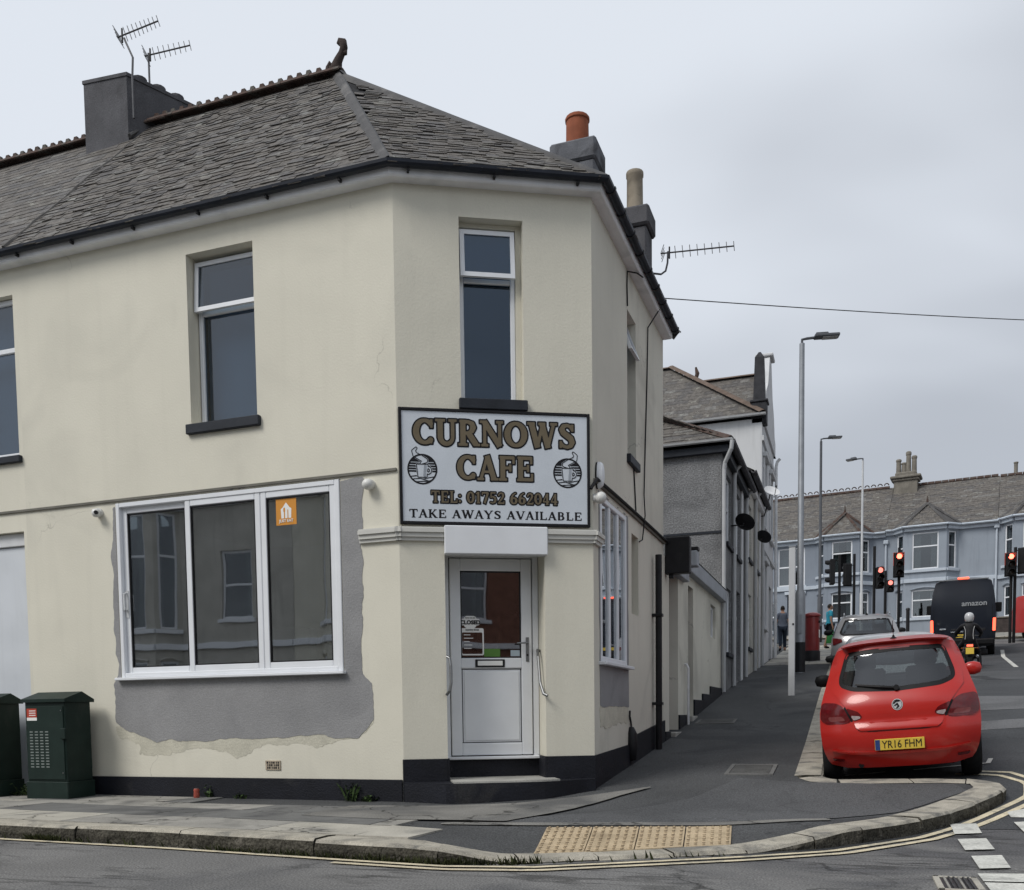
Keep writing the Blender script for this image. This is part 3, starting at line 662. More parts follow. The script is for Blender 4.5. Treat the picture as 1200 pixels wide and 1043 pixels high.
for pth, nm in ((pathL + [((BX, BY), nB)], 'gutter'), (pathR, 'gutter')):
    m = MB(); prism(m, pth, [(.135, 6.276), (.135, 6.248), (.15, 6.230), (.178, 6.222), (.206, 6.230), (.224, 6.248), (.228, 6.276), (.220, 6.276), (.214, 6.25), (.18, 6.232), (.152, 6.242), (.145, 6.276)]); gt = m.build(nm, GUTTER, cafe)
    if pth is pathR:
        for i in range(9):
            u = .10 + i * .47; c = MB(); prism(c, [((BX, BY + u), (1, 0)), ((BX, BY + u + .04), (1, 0))], [(.13, 6.282), (.13, 6.244), (.147, 6.222), (.178, 6.214), (.21, 6.222), (.231, 6.244), (.236, 6.282)]); c.build('gutter_clip', BLACKM, gt)
    else:
        for F, us in ((FL, (.5, 1.35, 2.2, 3.05, 3.9, 4.7)), (FC, (.15, 1.0, 1.85))):
            for u in us: c = MB(); c.fb(F, u - .012, u + .012, 6.192, 6.226, .13, .18, .003); c.build('gutter_bracket', BLACKM, gt)
# --- rear chimneys
def chimney(name, x0, x1, y0, y1, zb, zt, parent, mt, cap=.05, capz=.16, pots=(), shoulder=None, potm=POT):
    m = MB(); m.box(((x0 + x1) / 2, (y0 + y1) / 2, (zb + zt - capz) / 2), (x1 - x0, y1 - y0, zt - capz - zb), .02)
    if capz: m.box(((x0 + x1) / 2, (y0 + y1) / 2, zt - capz / 2), (x1 - x0 + 2 * cap, y1 - y0 + 2 * cap, capz), .03)
    c = m.build(name, mt, parent)
    for px_, py_, r_, h_ in pots:
        p = MB(); p.lathe([(r_ * 1.02, -.05), (r_ * .98, h_ * .86), (r_ * 1.07, h_ * .89), (r_ * 1.08, h_ * .96), (r_ * 1.02, h_), (r_ * .86, h_), (r_ * .85, h_ - .12)], (px_, py_, zt), 16); p.build('chimney_pot', potm, c, smooth=40)
    return c
chimney('chimney', .24, .86, 4.62, 5.15, 6.4, 8.98, cafe, STACK2, .03, .30, [(.55, 4.88, .165, .44)])
chimney('chimney', 1.235, 1.60, 4.60, 5.02, 6.2, 7.90, cafe, STACK, .045, .27, [(1.40, 4.80, .115, .56)], potm=POT2)

# ------------------------------------------------------------------ the neighbouring house on the left
nb = thing('terraced_house', 'cream rendered terraced house left of the cafe with slate roof and big grey chimney', 'house', (-PARTY, 0, 0))
NX = 10.6
m = MB(); hl = [(4.96, 5.80, 4.02, 5.87, .14), (4.945, 5.85, .05, 3.14, .12), (7.2, 8.1, 4.02, 5.87, .14), (6.6, 8.6, 1.2, 3.1, .12)]
wall(m, FL, PARTY, NX, -.3, 6.2, hl); m.build('front_wall', CREAM, nb)
m = MB(); wall(m, Frame((-NX, 0), (0, 1), (-1, 0)), 0, CY, -.3, 6.2); wall(m, Frame((-NX, CY), (1, 0), (0, 1)), 0, NX - PARTY, -.3, 6.2); m.build('rear_wall', CREAM2, nb)
m = MB(); m.fb(FL, PARTY, NX, 3.362, 3.388, 0, .022); m.build('drip_strip', MATS['drip_strip_paint'], nb)
m = MB(); m.fb(FL, 5.86, NX, -.3, .232, 0, .022, .006); m.build('plinth', PLINTH, nb)
for a, b_, c, e, t in ((4.965, 5.795, 4.025, 5.865, 5.28), (7.205, 8.095, 4.025, 5.865, 5.28)):
    fr = window(nb, FL, a, b_, c, e, -.075, UPVC, GLASS_UP, h=(t,), fw=.06)
    bl = MB(); bl.quad(FL.p(a, c, -.26), FL.p(b_, c, -.26), FL.p(b_, e, -.26), FL.p(a, e, -.26)); bl.build('blind', BLIND, fr)
    sl = MB(); sl.fb(FL, a - .05, b_ + .05, c - .085, c - .005, -.1, .05, .008); sl.build('sill', SILL, nb)
window(nb, FL, 6.605, 8.595, 1.205, 3.095, -.05, UPVC, GLASS, v=(7.6,), fw=.06)
m = MB(); m.fb(FL, 4.95, 5.845, .05, 2.98, -.13, -.09, .006); dr = m.build('front_door', mat('white_door_paint', (.60, .63, .67), .45, .05, 2, streak=.15), nb)
m = MB(); m.fb(FL, 4.95, 5.845, 2.985, 3.135, -.13, -.06, .006); m.build('door_head', UPVC_D, nb)
RP2 = Vector((-NX, 2.45, ZR)); EP2 = Vector((-NX, -OV, ZE)); ED2 = Vector((-NX, CY + OV, ZE))
m = MB(); m.quad(EP2, EP, RP, RP2); m.quad(ED, ED2, RP2, RP); nroof = m.build('roof', ROOFB, nb)
rect_in = lambda u, v: (0, 1) if u is None else (v <= 1 and -.01 <= u <= 1.01)
put_slates([slates(EP2, EP, RP, rect_in, gauge=.135, w0=.22, w1=.28, jit=.22, th=.008, seed=21)], nroof, keep=300)
ridge_tiles(-NX, -PARTY - .86, nroof); ridge_tiles(-PARTY - .1, -PARTY, nroof)
m = MB(); prism(m, [((-NX, 0), (0, -1)), ((-PARTY - .004, 0), (0, -1))], [(.0, 6.165), (.115, 6.165), (.13, 6.18), (.13, 6.262), (.0, 6.262)]); m.build('fascia', FASCIA, nb)
m = MB(); prism(m, [((-NX, 0), (0, -1)), ((-PARTY - .004, 0), (0, -1))], [(.135, 6.276), (.135, 6.248), (.15, 6.230), (.178, 6.222), (.206, 6.230), (.224, 6.248), (.228, 6.276), (.220, 6.276), (.214, 6.25), (.18, 6.232), (.152, 6.242), (.145, 6.276)]); m.build('gutter', GUTTER, nb)
# mortar fillet along the party line
m = MB(); P_, Q_ = EP.lerp(RP, .01) + Vector((0, 0, .022)), EP.lerp(RP, .88) + Vector((0, 0, .022)); rng = random.Random(5); pts = [P_.lerp(Q_, i / 14) + Vector((rng.uniform(-.02, .02), 0, rng.uniform(-.004, .008))) for i in range(15)]
m.tube(pts, [.012 + rng.random() * .016 for _ in pts], 6); m.build('mortar_fillet', mat('mortar', (.15, .142, .135), .9, .3, 8, .4, 60, col2=(.10, .096, .092), c2=(.4, .6)), nroof)
c0 = Vector((-5.02, 2.12, 0)); dl, dr_ = Vector((-.996, -.094, 0)), Vector((.42, .908, 0))
def stackpoly(k, z0, z1):
    P_ = [c0 - (dl + dr_) * 0 + (dl * -k - Vector((0, k, 0))), c0 + dl * (.68 + k) - Vector((0, k, 0)), c0 + dl * (.68 + k) + Vector((0, 1.25, 0)), c0 + dr_ * 1.0 + Vector((-.35, .35 + k, 0)), c0 + dr_ * (.98 + k) + Vector((k, 0, 0))]
    m = MB(); n = len(P_); m.add([(p.x, p.y, z0) for p in P_] + [(p.x, p.y, z1) for p in P_], [tuple(range(n)), tuple(range(n, 2 * n))[::-1]] + [(i, n + i, n + (i + 1) % n, (i + 1) % n) for i in range(n)]); return m
nch = stackpoly(0, 7.5, 9.64).build('chimney', STACK, nb); stackpoly(.012, 9.62, 9.665).build('stack_capping', STACK, nch)
for k in range(3): p_ = c0 + dr_ * (.30 + .27 * k) + Vector((-.17, .04, 9.64)); q_ = MB(); q_.lathe([(.10, 0), (.10, .13), (.08, .14)], p_, 12); q_.build('chimney_pot', STACK, nch, smooth=40)
m = MB(); m.tube([(-4.985, 2.1, 8.82), (-4.985, 2.5, 9.2), (-4.985, 3.6, 8.1)], .03, 6); m.build('flashing', LEAD, nch)
# ------------------------------------------------------------------ ground: roads, pavement, kerbs
def asphalt(name, col, var=.18, cracks=.5, patch=(.04, .042, .045), c2=(.56, .62), rough=.82):
    m = mat(name, col, rough, var, .8, .7, 110, fine=.38, fs=75, col2=patch, c2=c2, bd=.006)
    t = m.node_tree; b = t.nodes['Principled BSDF']; src = b.inputs['Base Color'].links[0].from_socket
    tcg = N(t, 'ShaderNodeTexCoord'); vg = N(t, 'ShaderNodeTexVoronoi'); vg.inputs['Scale'].default_value = 3.2; t.links.new(tcg.outputs['Object'], vg.inputs['Vector'])
    rg1 = N(t, 'ShaderNodeValToRGB'); rg1.color_ramp.elements[0].position = .045; rg1.color_ramp.elements[1].position = .06; rg1.color_ramp.elements[0].color = (1, 1, 1, 1); rg1.color_ramp.elements[1].color = (0, 0, 0, 1); t.links.new(vg.outputs['Distance'], rg1.inputs[0])
    sg1 = N(t, 'ShaderNodeSeparateColor'); t.links.new(vg.outputs['Color'], sg1.inputs[0]); gt1 = N(t, 'ShaderNodeMath', operation='GREATER_THAN'); gt1.inputs[1].default_value = .72; t.links.new(sg1.outputs[0], gt1.inputs[0])
    mg1 = N(t, 'ShaderNodeMath', operation='MULTIPLY'); t.links.new(rg1.outputs[0], mg1.inputs[0]); t.links.new(gt1.outputs[0], mg1.inputs[1]); mg2 = N(t, 'ShaderNodeMath', operation='MULTIPLY'); mg2.inputs[1].default_value = .55; t.links.new(mg1.outputs[0], mg2.inputs[0])
    mxg = N(t, 'ShaderNodeMix', data_type='RGBA'); t.links.new(mg2.outputs[0], mxg.inputs['Factor']); t.links.new(src, mxg.inputs['A']); mxg.inputs['B'].default_value = (.22, .22, .21, 1); src = mxg.outputs['Result']; t.links.new(src, b.inputs['Base Color'])
    if cracks:
        tc = N(t, 'ShaderNodeTexCoord'); nz = N(t, 'ShaderNodeTexNoise'); nz.inputs['Scale'].default_value = 2.2; nz.inputs['Detail'].default_value = 6
        t.links.new(tc.outputs['Object'], nz.inputs[0]); ad = N(t, 'ShaderNodeVectorMath', operation='MULTIPLY_ADD'); ad.inputs[1].default_value = (.7, .7, .7)
        t.links.new(nz.outputs['Color'], ad.inputs[0]); t.links.new(tc.outputs['Object'], ad.inputs[2])
        vo = N(t, 'ShaderNodeTexVoronoi', feature='DISTANCE_TO_EDGE'); vo.inputs['Scale'].default_value = .62; t.links.new(ad.outputs[0], vo.inputs['Vector'])
        r_ = N(t, 'ShaderNodeValToRGB'); r_.color_ramp.elements[0].position = .004; r_.color_ramp.elements[1].position = .014
        k = 1 - cracks; r_.color_ramp.elements[0].color = (k, k, k, 1); t.links.new(vo.outputs['Distance'], r_.inputs[0])
        n2 = N(t, 'ShaderNodeTexNoise'); n2.inputs['Scale'].default_value = .35; t.links.new(tc.outputs['Object'], n2.inputs[0])
        r2 = N(t, 'ShaderNodeValToRGB'); r2.color_ramp.elements[0].position = .48; r2.color_ramp.elements[1].position = .58; t.links.new(n2.outputs['Fac'], r2.inputs[0])
        x = N(t, 'ShaderNodeMix', data_type='RGBA'); t.links.new(r2.outputs[0], x.inputs['Factor']); x.inputs['A'].default_value = (1, 1, 1, 1); t.links.new(r_.outputs[0], x.inputs['B'])
        y = N(t, 'ShaderNodeMix', data_type='RGBA', blend_type='MULTIPLY'); y.inputs['Factor'].default_value = 1; t.links.new(src, y.inputs['A']); t.links.new(x.outputs['Result'], y.inputs['B'])
        t.links.new(y.outputs['Result'], b.inputs['Base Color'])
    return m
ROADM = asphalt('main_road_asphalt', (.165, .163, .160), .14, .6, (.10, .10, .103), (.5, .62))
SIDEM = asphalt('side_street_asphalt', (.062, .065, .069), .18, .3, (.075, .077, .08), (.6, .7))
PAVEM = asphalt('pavement_asphalt', (.070, .072, .074), .2, .35, (.055, .057, .06), (.55, .62), .85)
PATCHM = asphalt('pale_patch_asphalt', (.14, .142, .146), .12, .2, (.11, .112, .115))
DARKP = asphalt('dark_patch_asphalt', (.038, .04, .043), .15, 0)
def cracks(m, scale, st, w0, w1, k, gate=(.45, .55), warp=.6, bump=0):
    t = m.node_tree; b = t.nodes['Principled BSDF']; src = b.inputs['Base Color'].links[0].from_socket; tc = N(t, 'ShaderNodeTexCoord'); mp = N(t, 'ShaderNodeMapping'); mp.inputs['Scale'].default_value = st; t.links.new(tc.outputs['Object'], mp.inputs[0])
    nz = N(t, 'ShaderNodeTexNoise'); nz.inputs['Scale'].default_value = 2.5; nz.inputs['Detail'].default_value = 7; t.links.new(mp.outputs[0], nz.inputs[0]); ad = N(t, 'ShaderNodeVectorMath', operation='MULTIPLY_ADD'); ad.inputs[1].default_value = (warp,) * 3; t.links.new(nz.outputs['Color'], ad.inputs[0]); t.links.new(mp.outputs[0], ad.inputs[2])
    vo = N(t, 'ShaderNodeTexVoronoi', feature='DISTANCE_TO_EDGE'); vo.inputs['Scale'].default_value = scale; t.links.new(ad.outputs[0], vo.inputs['Vector']); r1 = N(t, 'ShaderNodeValToRGB'); r1.color_ramp.elements[0].position = w0; r1.color_ramp.elements[1].position = w1; r1.color_ramp.elements[0].color = (k, k, k, 1); t.links.new(vo.outputs['Distance'], r1.inputs[0])
    n2 = N(t, 'ShaderNodeTexNoise'); n2.inputs['Scale'].default_value = .8; n2.inputs['Detail'].default_value = 3; t.links.new(tc.outputs['Object'], n2.inputs[0]); r2 = N(t, 'ShaderNodeValToRGB'); r2.color_ramp.elements[0].position = gate[0]; r2.color_ramp.elements[1].position = gate[1]; t.links.new(n2.outputs['Fac'], r2.inputs[0])
    x = N(t, 'ShaderNodeMix', data_type='RGBA'); t.links.new(r2.outputs[0], x.inputs['Factor']); x.inputs['A'].default_value = (1, 1, 1, 1); t.links.new(r1.outputs[0], x.inputs['B'])
    y = N(t, 'ShaderNodeMix', data_type='RGBA', blend_type='MULTIPLY'); y.inputs['Factor'].default_value = 1; t.links.new(src, y.inputs['A']); t.links.new(x.outputs['Result'], y.inputs['B']); t.links.new(y.outputs['Result'], b.inputs['Base Color'])
cracks(ROADM, 1.5, (.55, 2.4, 1), .02, .10, .45, (.47, .60), 1.1)
FLAG = [mat('flagstone_' + n, c, .88, .16, 2.5, .35, 70, fine=.13, fs=110, col2=c2, c2=(.52, .7), bd=.006) for n, c, c2 in (('pale', (.40, .38, .33), (.20, .195, .18)), ('grey', (.29, .28, .255), (.14, .138, .13)), ('dull', (.15, .15, .145), (.085, .085, .085)))]
for f_ in FLAG: cracks(f_, 1.1, (1, 1, 1), .006, .02, .35, (.42, .5), .8)
APRON = mat('worn_apron_concrete', (.19, .185, .172), .9, .25, 1.4, .5, 60, fine=.2, fs=80, col2=(.11, .11, .108), c2=(.48, .66)); cracks(APRON, .9, (1, 1, 1), .006, .02, .35, (.40, .5), .8)
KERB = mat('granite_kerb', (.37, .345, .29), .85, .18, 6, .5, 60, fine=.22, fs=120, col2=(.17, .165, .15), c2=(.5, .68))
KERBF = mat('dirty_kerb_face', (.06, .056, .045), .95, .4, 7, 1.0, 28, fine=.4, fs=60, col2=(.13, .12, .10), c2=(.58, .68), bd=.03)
LINEY = mat('faded_yellow_line', (.60, .53, .38), .8, .14, 6, fine=.2, col2=(.33, .31, .25), c2=(.52, .66))
LINEW = mat('road_white_paint', (.55, .55, .51), .8, .12, 5, fine=.15, fs=60, col2=(.30, .30, .28), c2=(.52, .7))
IRON = mat('cast_iron', (.05, .05, .052), .6, .25, 12, .3, 60)

MIDP = asphalt('worn_pavement_asphalt', (.088, .090, .093), .18, .2, (.075, .077, .08), (.56, .66))
COVM = mat('cover_infill', (.085, .085, .082), .85, .2, 6, .4, 70, fine=.25, fs=80)
road = MB()
fine = list(np.arange(-14, 16.01, .25)); xs = [-900, -400, -160, -70, -35, -22] + fine + [20, 26, 40, 80, 180, 420, 900]
ys = [-900, -400, -160, -70, -35, -20] + list(np.arange(-12, 50.01, .25)) + [55, 60, 70, 90, 140, 250, 500, 900]
XX, YY = np.meshgrid(xs, ys, indexing='ij'); ZZ = roadz(XX, YY)
road.v = [tuple(p) for p in np.stack([XX, YY, ZZ], -1).reshape(-1, 3).tolist()]
ny = len(ys); road.f = [(i * ny + j, (i + 1) * ny + j, (i + 1) * ny + j + 1, i * ny + j + 1) for i in range(len(xs) - 1) for j in range(ny - 1)]
road = road.build('road', ROADM, smooth=True); road['kind'] = 'structure'
def sheet(poly, lift, zf, name, mt, parent, h=.125, fn=None):
    P = np.array(poly); V, Fs = fill_sdf(fn or sd_poly(poly), math.floor(P[:, 0].min()) - .5, math.ceil(P[:, 0].max()) + .5, math.floor(P[:, 1].min()) - .5, math.ceil(P[:, 1].max()) + .5, h)
    V = np.array(V); Z = zf(V[:, 0], V[:, 1]) + lift
    m = MB(); m.v = np.column_stack([V, Z]).tolist(); m.f = Fs
    o = m.build(name, mt, parent, smooth=True); return o
OUT = [(-16, -1.45), (-8, -2.15), (-2.6, -2.63), (-.7, -2.74), (1.16, -2.94), (1.72, -2.99), (2.2, -2.84), (2.75, -2.55), (3.57, -2.03), (4.15, -1.6), (4.74, -.75), (5.24, .22), (5.55, .80), (5.74, 1.26), (5.72, 1.60), (5.52, 1.80), (5.2, 1.84), (4.7, 1.77), (4.16, 1.70), (4.06, 1.9), (4.05, 5), (4.04, 14), (4.05, 22), (4.05, 30.5), (3.6, 32.6), (2.2, 33.7), (-8, 34.2)]
INNER = [(-8, 24.9), (BX - .5, 24.9), (BX - .5, BY + .5), (-.3, .5), (-16, .5)]
side = sheet([(3.6, 1.2), (5.0, -.42), (5.3, -.12), (15, .25), (15, 33.5), (-9, 33.5), (-9, 26), (3.6, 26)], .004, roadz, 'side_street', SIDEM, None, .25); side['kind'] = 'structure'
strip = [(x, y) for x, y in OUT[2:14]]
sheet([(1.6, -3.05), (2.3, -2.9), (3.6, -2.12), (4.2, -1.36), (4.8, -.5), (5.3, .25), (5.8, 1.2), (6.0, 1.2), (5.62, .30), (5.15, -.42), (4.6, -1.2), (4.0, -2.0), (2.9, -2.75), (1.7, -3.16)], .0035, roadz, 'asphalt_patch', DARKP, road, .1)
# reinstated strips of paler asphalt across the side street
sheet([(4.3, 8.3), (9.2, 8.0), (9.4, 11.1), (6.5, 11.3), (4.3, 11.0)], .008, roadz, 'asphalt_patch', PATCHM, side, .25)
sheet([(4.2, 5.75), (8.5, 5.9), (8.5, 6.7), (6.5, 6.75), (4.2, 6.3)], .008, roadz, 'asphalt_patch', PATCHM, side, .25)
sheet([(4.3, 16.0), (9.5, 16.2), (9.5, 19.0), (4.3, 18.6)], .008, roadz, 'asphalt_patch', asphalt('mid_patch_asphalt', (.085, .088, .092), .12, 0), side, .25)
pave = sheet(OUT + INNER, -.004, pavez, 'pavement', PAVEM, None, .1, fn=sd_off(sd_poly(OUT + INNER), -.27)); pave['kind'] = 'structure'

def walk(path, step0):      # resample a polyline
    P = [Vector(p) for p in path]; out = [P[0]]; acc = 0
    L = [0]
    for a, b in zip(P[:-1], P[1:]): L.append(L[-1] + (b - a).length)
    def at(t):
        t = max(0, min(L[-1], t))
        for i in range(len(P) - 1):
            if t <= L[i + 1] or i == len(P) - 2: return P[i].lerp(P[i + 1], (t - L[i]) / max(1e-9, L[i + 1] - L[i]))
    return at, L[-1]
def kerb(path, lens, kw, parent, zf=pavez, rng=random.Random(4)):
    at, T = walk([(x, y, 0) for x, y in path], 1); t = 0
    while t < T - .15:
        L = min(lens(at(t)), T - t)
        if T - t - L < .2: L = T - t
        n = 4; a0, a1 = t + .006, t + L - .006; mb = MB(); jz = rng.uniform(-.006, .008); jo = rng.uniform(-.008, .008)
        prof = 6; vs = []
        for i in range(n + 1):
            q = at(a0 + (a1 - a0) * i / n); d = at(min(T, a0 + (a1 - a0) * i / n + .05)) - at(max(0, a0 + (a1 - a0) * i / n - .05)); d.normalize(); inn = Vector((-d.y, d.x, 0))
            zt = float(zf(q.x, q.y)) + .004 + jz; zb = float(roadz(q.x, q.y)) - .06; r1 = [rng.uniform(-.007, .007) for _ in range(4)]
            for o_, z_ in [(o9, (z9 if o9 < .03 else z9 - zt + float(zf(q.x + inn.x * o9, q.y + inn.y * o9)) + .004 + jz)) for o9, z9 in ((.0 + r1[0], zb), (-.006 + r1[1], (zt + zb) / 2 + .02), (.004 + r1[2] + jo, zt - .022), (.022 + jo, zt + r1[3] * .4), (kw * .6, zt + .004), (kw, zt - .002 - jz * .6))]:
                vs.append(q + inn * o_ + Vector((0, 0, z_)))
        fs = [(i * prof + k, (i + 1) * prof + k, (i + 1) * prof + k + 1, i * prof + k + 1) for i in range(n) for k in range(prof - 1)]
        fs += [tuple(range(prof)), tuple(range(n * prof, (n + 1) * prof))[::-1]]
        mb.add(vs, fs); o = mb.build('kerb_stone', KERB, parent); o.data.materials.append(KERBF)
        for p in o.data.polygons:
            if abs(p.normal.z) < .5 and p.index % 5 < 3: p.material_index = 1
        t += L
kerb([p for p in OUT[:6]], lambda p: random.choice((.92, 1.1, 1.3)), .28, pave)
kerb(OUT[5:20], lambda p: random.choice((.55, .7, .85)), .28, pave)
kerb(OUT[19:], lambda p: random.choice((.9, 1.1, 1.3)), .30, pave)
sheet([(1.3, -1.55), (2.2, -.6), (2.9, .55), (3.2, 1.75), (3.78, 1.5), (4.6, 1.45), (5.3, 1.5), (5.38, 1.1), (5.15, .7), (4.7, -.1), (4.2, -.62), (3.4, -.90), (2.0, -1.42)], .003, pavez, 'asphalt_patch', MIDP, pave, .1)
# flagstones of the front pavement
rng = random.Random(12)
def flag_row(x0, x1, sa, sb, pick, lo=.9, hi=1.7):
    x = x0
    while x < x1 - .2:
        L = min(rng.uniform(lo, hi), x1 - x); k = pick(x + L / 2)
        if k is not None:
            mb = MB(); gp = .005; z = [rng.uniform(.004, .012) for _ in range(4)]
            pts = [(x + gp, sa(x) + gp), (x + L - gp, sa(x + L) + gp), (x + L - gp, sb(x + L) - gp), (x + gp, sb(x) - gp)]
            mb.hexa([(px_, py_, float(pavez(px_, py_)) - .04) for px_, py_ in pts] + [(px_, py_, float(pavez(px_, py_)) + zz_) for (px_, py_), zz_ in zip(pts, z)])
            mb.build('paving_slab', FLAG[k], pave)
        x += L
kin = lambda x: float(np.interp(x, [p[0] for p in OUT[:6]], [p[1] for p in OUT[:6]])) + .285
flag_row(-14, 1.35, kin, lambda x: kin(x) + .62, lambda x: rng.choices((0, 1), (3, 1))[0])
flag_row(-14, .9, lambda x: kin(x) + .62, lambda x: kin(x) + 1.22 - .03 * x, lambda x: rng.choices((0, 1, 2), (1.2, 2, 1))[0] if not -1.9 < x < -.5 else 2)
flag_row(-14, -.2, lambda x: kin(x) + 1.22 - .03 * x, lambda x: -.62, lambda x: 1 if rng.random() < .6 else (0 if x < -3.5 else 2), .7, 1.4)
flag_row(-14, -2.2, lambda x: -.615, lambda x: -.03, lambda x: 2 if rng.random() < .7 else 1, .6, 1.2)
sheet([(-.3, -.55), (.5, -.42), (1.2, -.08), (1.85, .5), (2.42, 1.12), (2.15, .5), (1.97, -.1), (1.85, -.8), (1.66, -1.5), (.6, -1.6), (-.3, -1.5)], .013, pavez, 'concrete_apron', APRON, pave, .06)
strip_pts = [(1.2, -1.72), (1.98, -1.50), (3.44, -.98), (4.2, -.72)]
sheet([(a, b - .07) for a, b in strip_pts] + [(a - .03, b + .06) for a, b in strip_pts[::-1]], .006, pavez, 'concrete_edging', APRON, pave, .05)
# tactile paving at the dropped kerb
TACT = mat('buff_tactile_paving', (.47, .375, .25), .88, .14, 3, .4, 90, fine=.15, col2=(.30, .235, .155), c2=(.55, .75))
TACTD = mat('blister_dirt_shade', (.17, .13, .085), .9, .2, 20)  # dirt and shade coloured onto the blister sides so the dots show
TL_, TR_, BL_, BR_ = [Vector((x, y, 0)) for x, y in ((2.06, -1.64), (3.45, -1.11), (2.26, -2.60), (3.52, -1.78))]
def tile_pt(a, b, k):
    q = TL_.lerp(TR_, a / 1.5).lerp(BL_.lerp(BR_, a / 1.5), b); return (q.x, q.y, float(pavez(q.x, q.y)) + k)
for i in range(4):
    for j in range(3):
        a0, a1 = i * .375, i * .375 + .375; L_ = .99 - .36 * (a0 + a1) / 3.0; b0, b1 = j * .4 / L_, min(1, (j + 1) * .4 / L_)
        if b0 > .97: continue
        mb = MB(); e = .005; lz = rng.uniform(.008, .013); q4 = [(a0 + e, b1 - e), (a1 - e, b1 - e), (a1 - e, b0 + e), (a0 + e, b0 + e)]
        mb.hexa([tile_pt(a, b, -.03) for a, b in q4] + [tile_pt(a, b, lz) for a, b in q4])
        for p in range(6):
            for q in range(6):
                ca, cb = a0 + .031 + p * .0625, b0 + (.033 + q * .0667) / L_; k0 = len(mb.v)
                if cb > b1 - .02 / L_: continue
                for r_, hh in ((.0145, lz - .001), (.0125, lz + .007), (.007, lz + .010)):
                    for t in range(6): mb.v.append(tile_pt(ca + r_ * math.cos(t * 1.0472), cb + r_ / L_ * math.sin(t * 1.0472), hh))
                mb.f += [(k0 + w_ * 6 + (t + 1) % 6, k0 + w_ * 6 + t, k0 + w_ * 6 + 6 + t, k0 + w_ * 6 + 6 + (t + 1) % 6) for t in range(6) for w_ in (0, 1)] + [tuple(range(k0 + 17, k0 + 11, -1))]
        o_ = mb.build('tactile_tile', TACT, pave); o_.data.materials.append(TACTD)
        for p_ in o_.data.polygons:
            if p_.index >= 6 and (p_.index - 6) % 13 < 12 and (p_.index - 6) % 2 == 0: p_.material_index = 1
# inspection covers on the pavement
for x0, x1, y0, y1 in ((1.93, 2.56, 6.74, 7.28), (3.0, 3.53, 1.96, 2.73)):
    mb = MB()
    def cq(a, b, c, d, k): mb.add([(x_, y_, float(pavez(x_, y_)) + k) for x_, y_ in ((a, c), (b, c), (b, d), (a, d))] + [(x_, y_, float(pavez(x_, y_)) - .03) for x_, y_ in ((a, c), (b, c), (b, d), (a, d))], [(0, 1, 2, 3), (0, 4, 5, 1), (1, 5, 6, 2), (2, 6, 7, 3), (3, 7, 4, 0)])
    cq(x0 + .05, x1 - .05, y0 + .05, y1 - .05, .006); cov = mb.build('inspection_cover', COVM, pave)
    mb = MB(); cq(x0, x1, y0, y0 + .045, .008); cq(x0, x1, y1 - .045, y1, .008); cq(x0, x0 + .045, y0 + .046, y1 - .046, .008); cq(x1 - .045, x1, y0 + .046, y1 - .046, .008)
    mb.build('cover_frame', FLAG[2], cov)
# pale paved crossing at the top of the street
for j in range(12):
    for i in range(3):
        xa, xb, ya, yb = BX + .05 + i * .64, BX + .68 + i * .64, 20.6 + j * 1.0, 21.58 + j * 1.0
        mb = MB(); mb.hexa([(x_, y_, float(pavez(x_, y_)) - .03) for x_, y_ in ((xa, ya), (xb, ya), (xb, yb), (xa, yb))] + [(x_, y_, float(pavez(x_, y_)) + .008) for x_, y_ in ((xa, ya), (xb, ya), (xb, yb), (xa, yb))]); mb.build('paving_slab', FLAG[0 if (i + j) % 3 else 1], pave)
# far pavement in front of the blue terrace and along the other side
def raised(poly, name):
    o = sheet(poly, 0, lambda e, s: roadz(e, s) + .115, name, FLAG[1], None, .25); o['kind'] = 'structure'; return o
fp = raised([(-9, 41), (4, 40.2), (8.5, 37.3), (22, 36.2), (22, 46), (-9, 47)], 'far_pavement')
kerb([(-9, 40.75), (4, 39.95), (8.5, 37.05), (22, 35.95)], lambda p: 1.2, .27, fp, lambda e, s: roadz(e, s) + .12)
op = raised([(11.2, 3.0), (15, 3.0), (15, 31.0), (11.2, 31.0)], 'right_pavement')
bp = raised([(-30, -12.6), (24, -12.6), (24, -15), (-30, -15)], 'opposite_pavement')
# painted markings
def strip_line(path, wd, name, mt, parent, lift=.010, step=.15):
    at, T = walk([(x, y, 0) for x, y in path], 1); n = max(2, int(T / step)); vs = []
    for i in range(n + 1):
        q = at(T * i / n); d = (at(min(T, T * i / n + .04)) - at(max(0, T * i / n - .04))).normalized(); s = Vector((-d.y, d.x, 0)) * wd / 2
        for k in (s, -s): p = q + k; vs.append((p.x, p.y, float(roadz(p.x, p.y)) + lift))
    m = MB(); m.add(vs, [(2 * i, 2 * i + 2, 2 * i + 3, 2 * i + 1) for i in range(n)]); return m.build(name, mt, parent)
strip_line([(-16, -1.56), (-8, -2.26), (-2.6, -2.74), (-.7, -2.85), (1.0, -3.03), (1.8, -3.10), (2.4, -2.98), (3.62, -2.20), (4.22, -1.74), (4.84, -.84), (5.16, -.10), (5.46, .50), (5.72, 1.02), (5.95, 1.5), (6.02, 2.0), (5.8, 2.35), (5.4, 2.45)], .06, 'yellow_line', LINEY, road)
strip_line([(1.0, -3.15), (1.85, -3.22), (2.45, -3.10), (3.70, -2.31), (4.32, -1.82), (4.94, -.90), (5.26, -.15), (5.56, .44), (5.82, .95), (6.07, 1.45), (6.16, 2.0), (5.93, 2.45), (5.5, 2.58)], .06, 'yellow_line', LINEY, road)
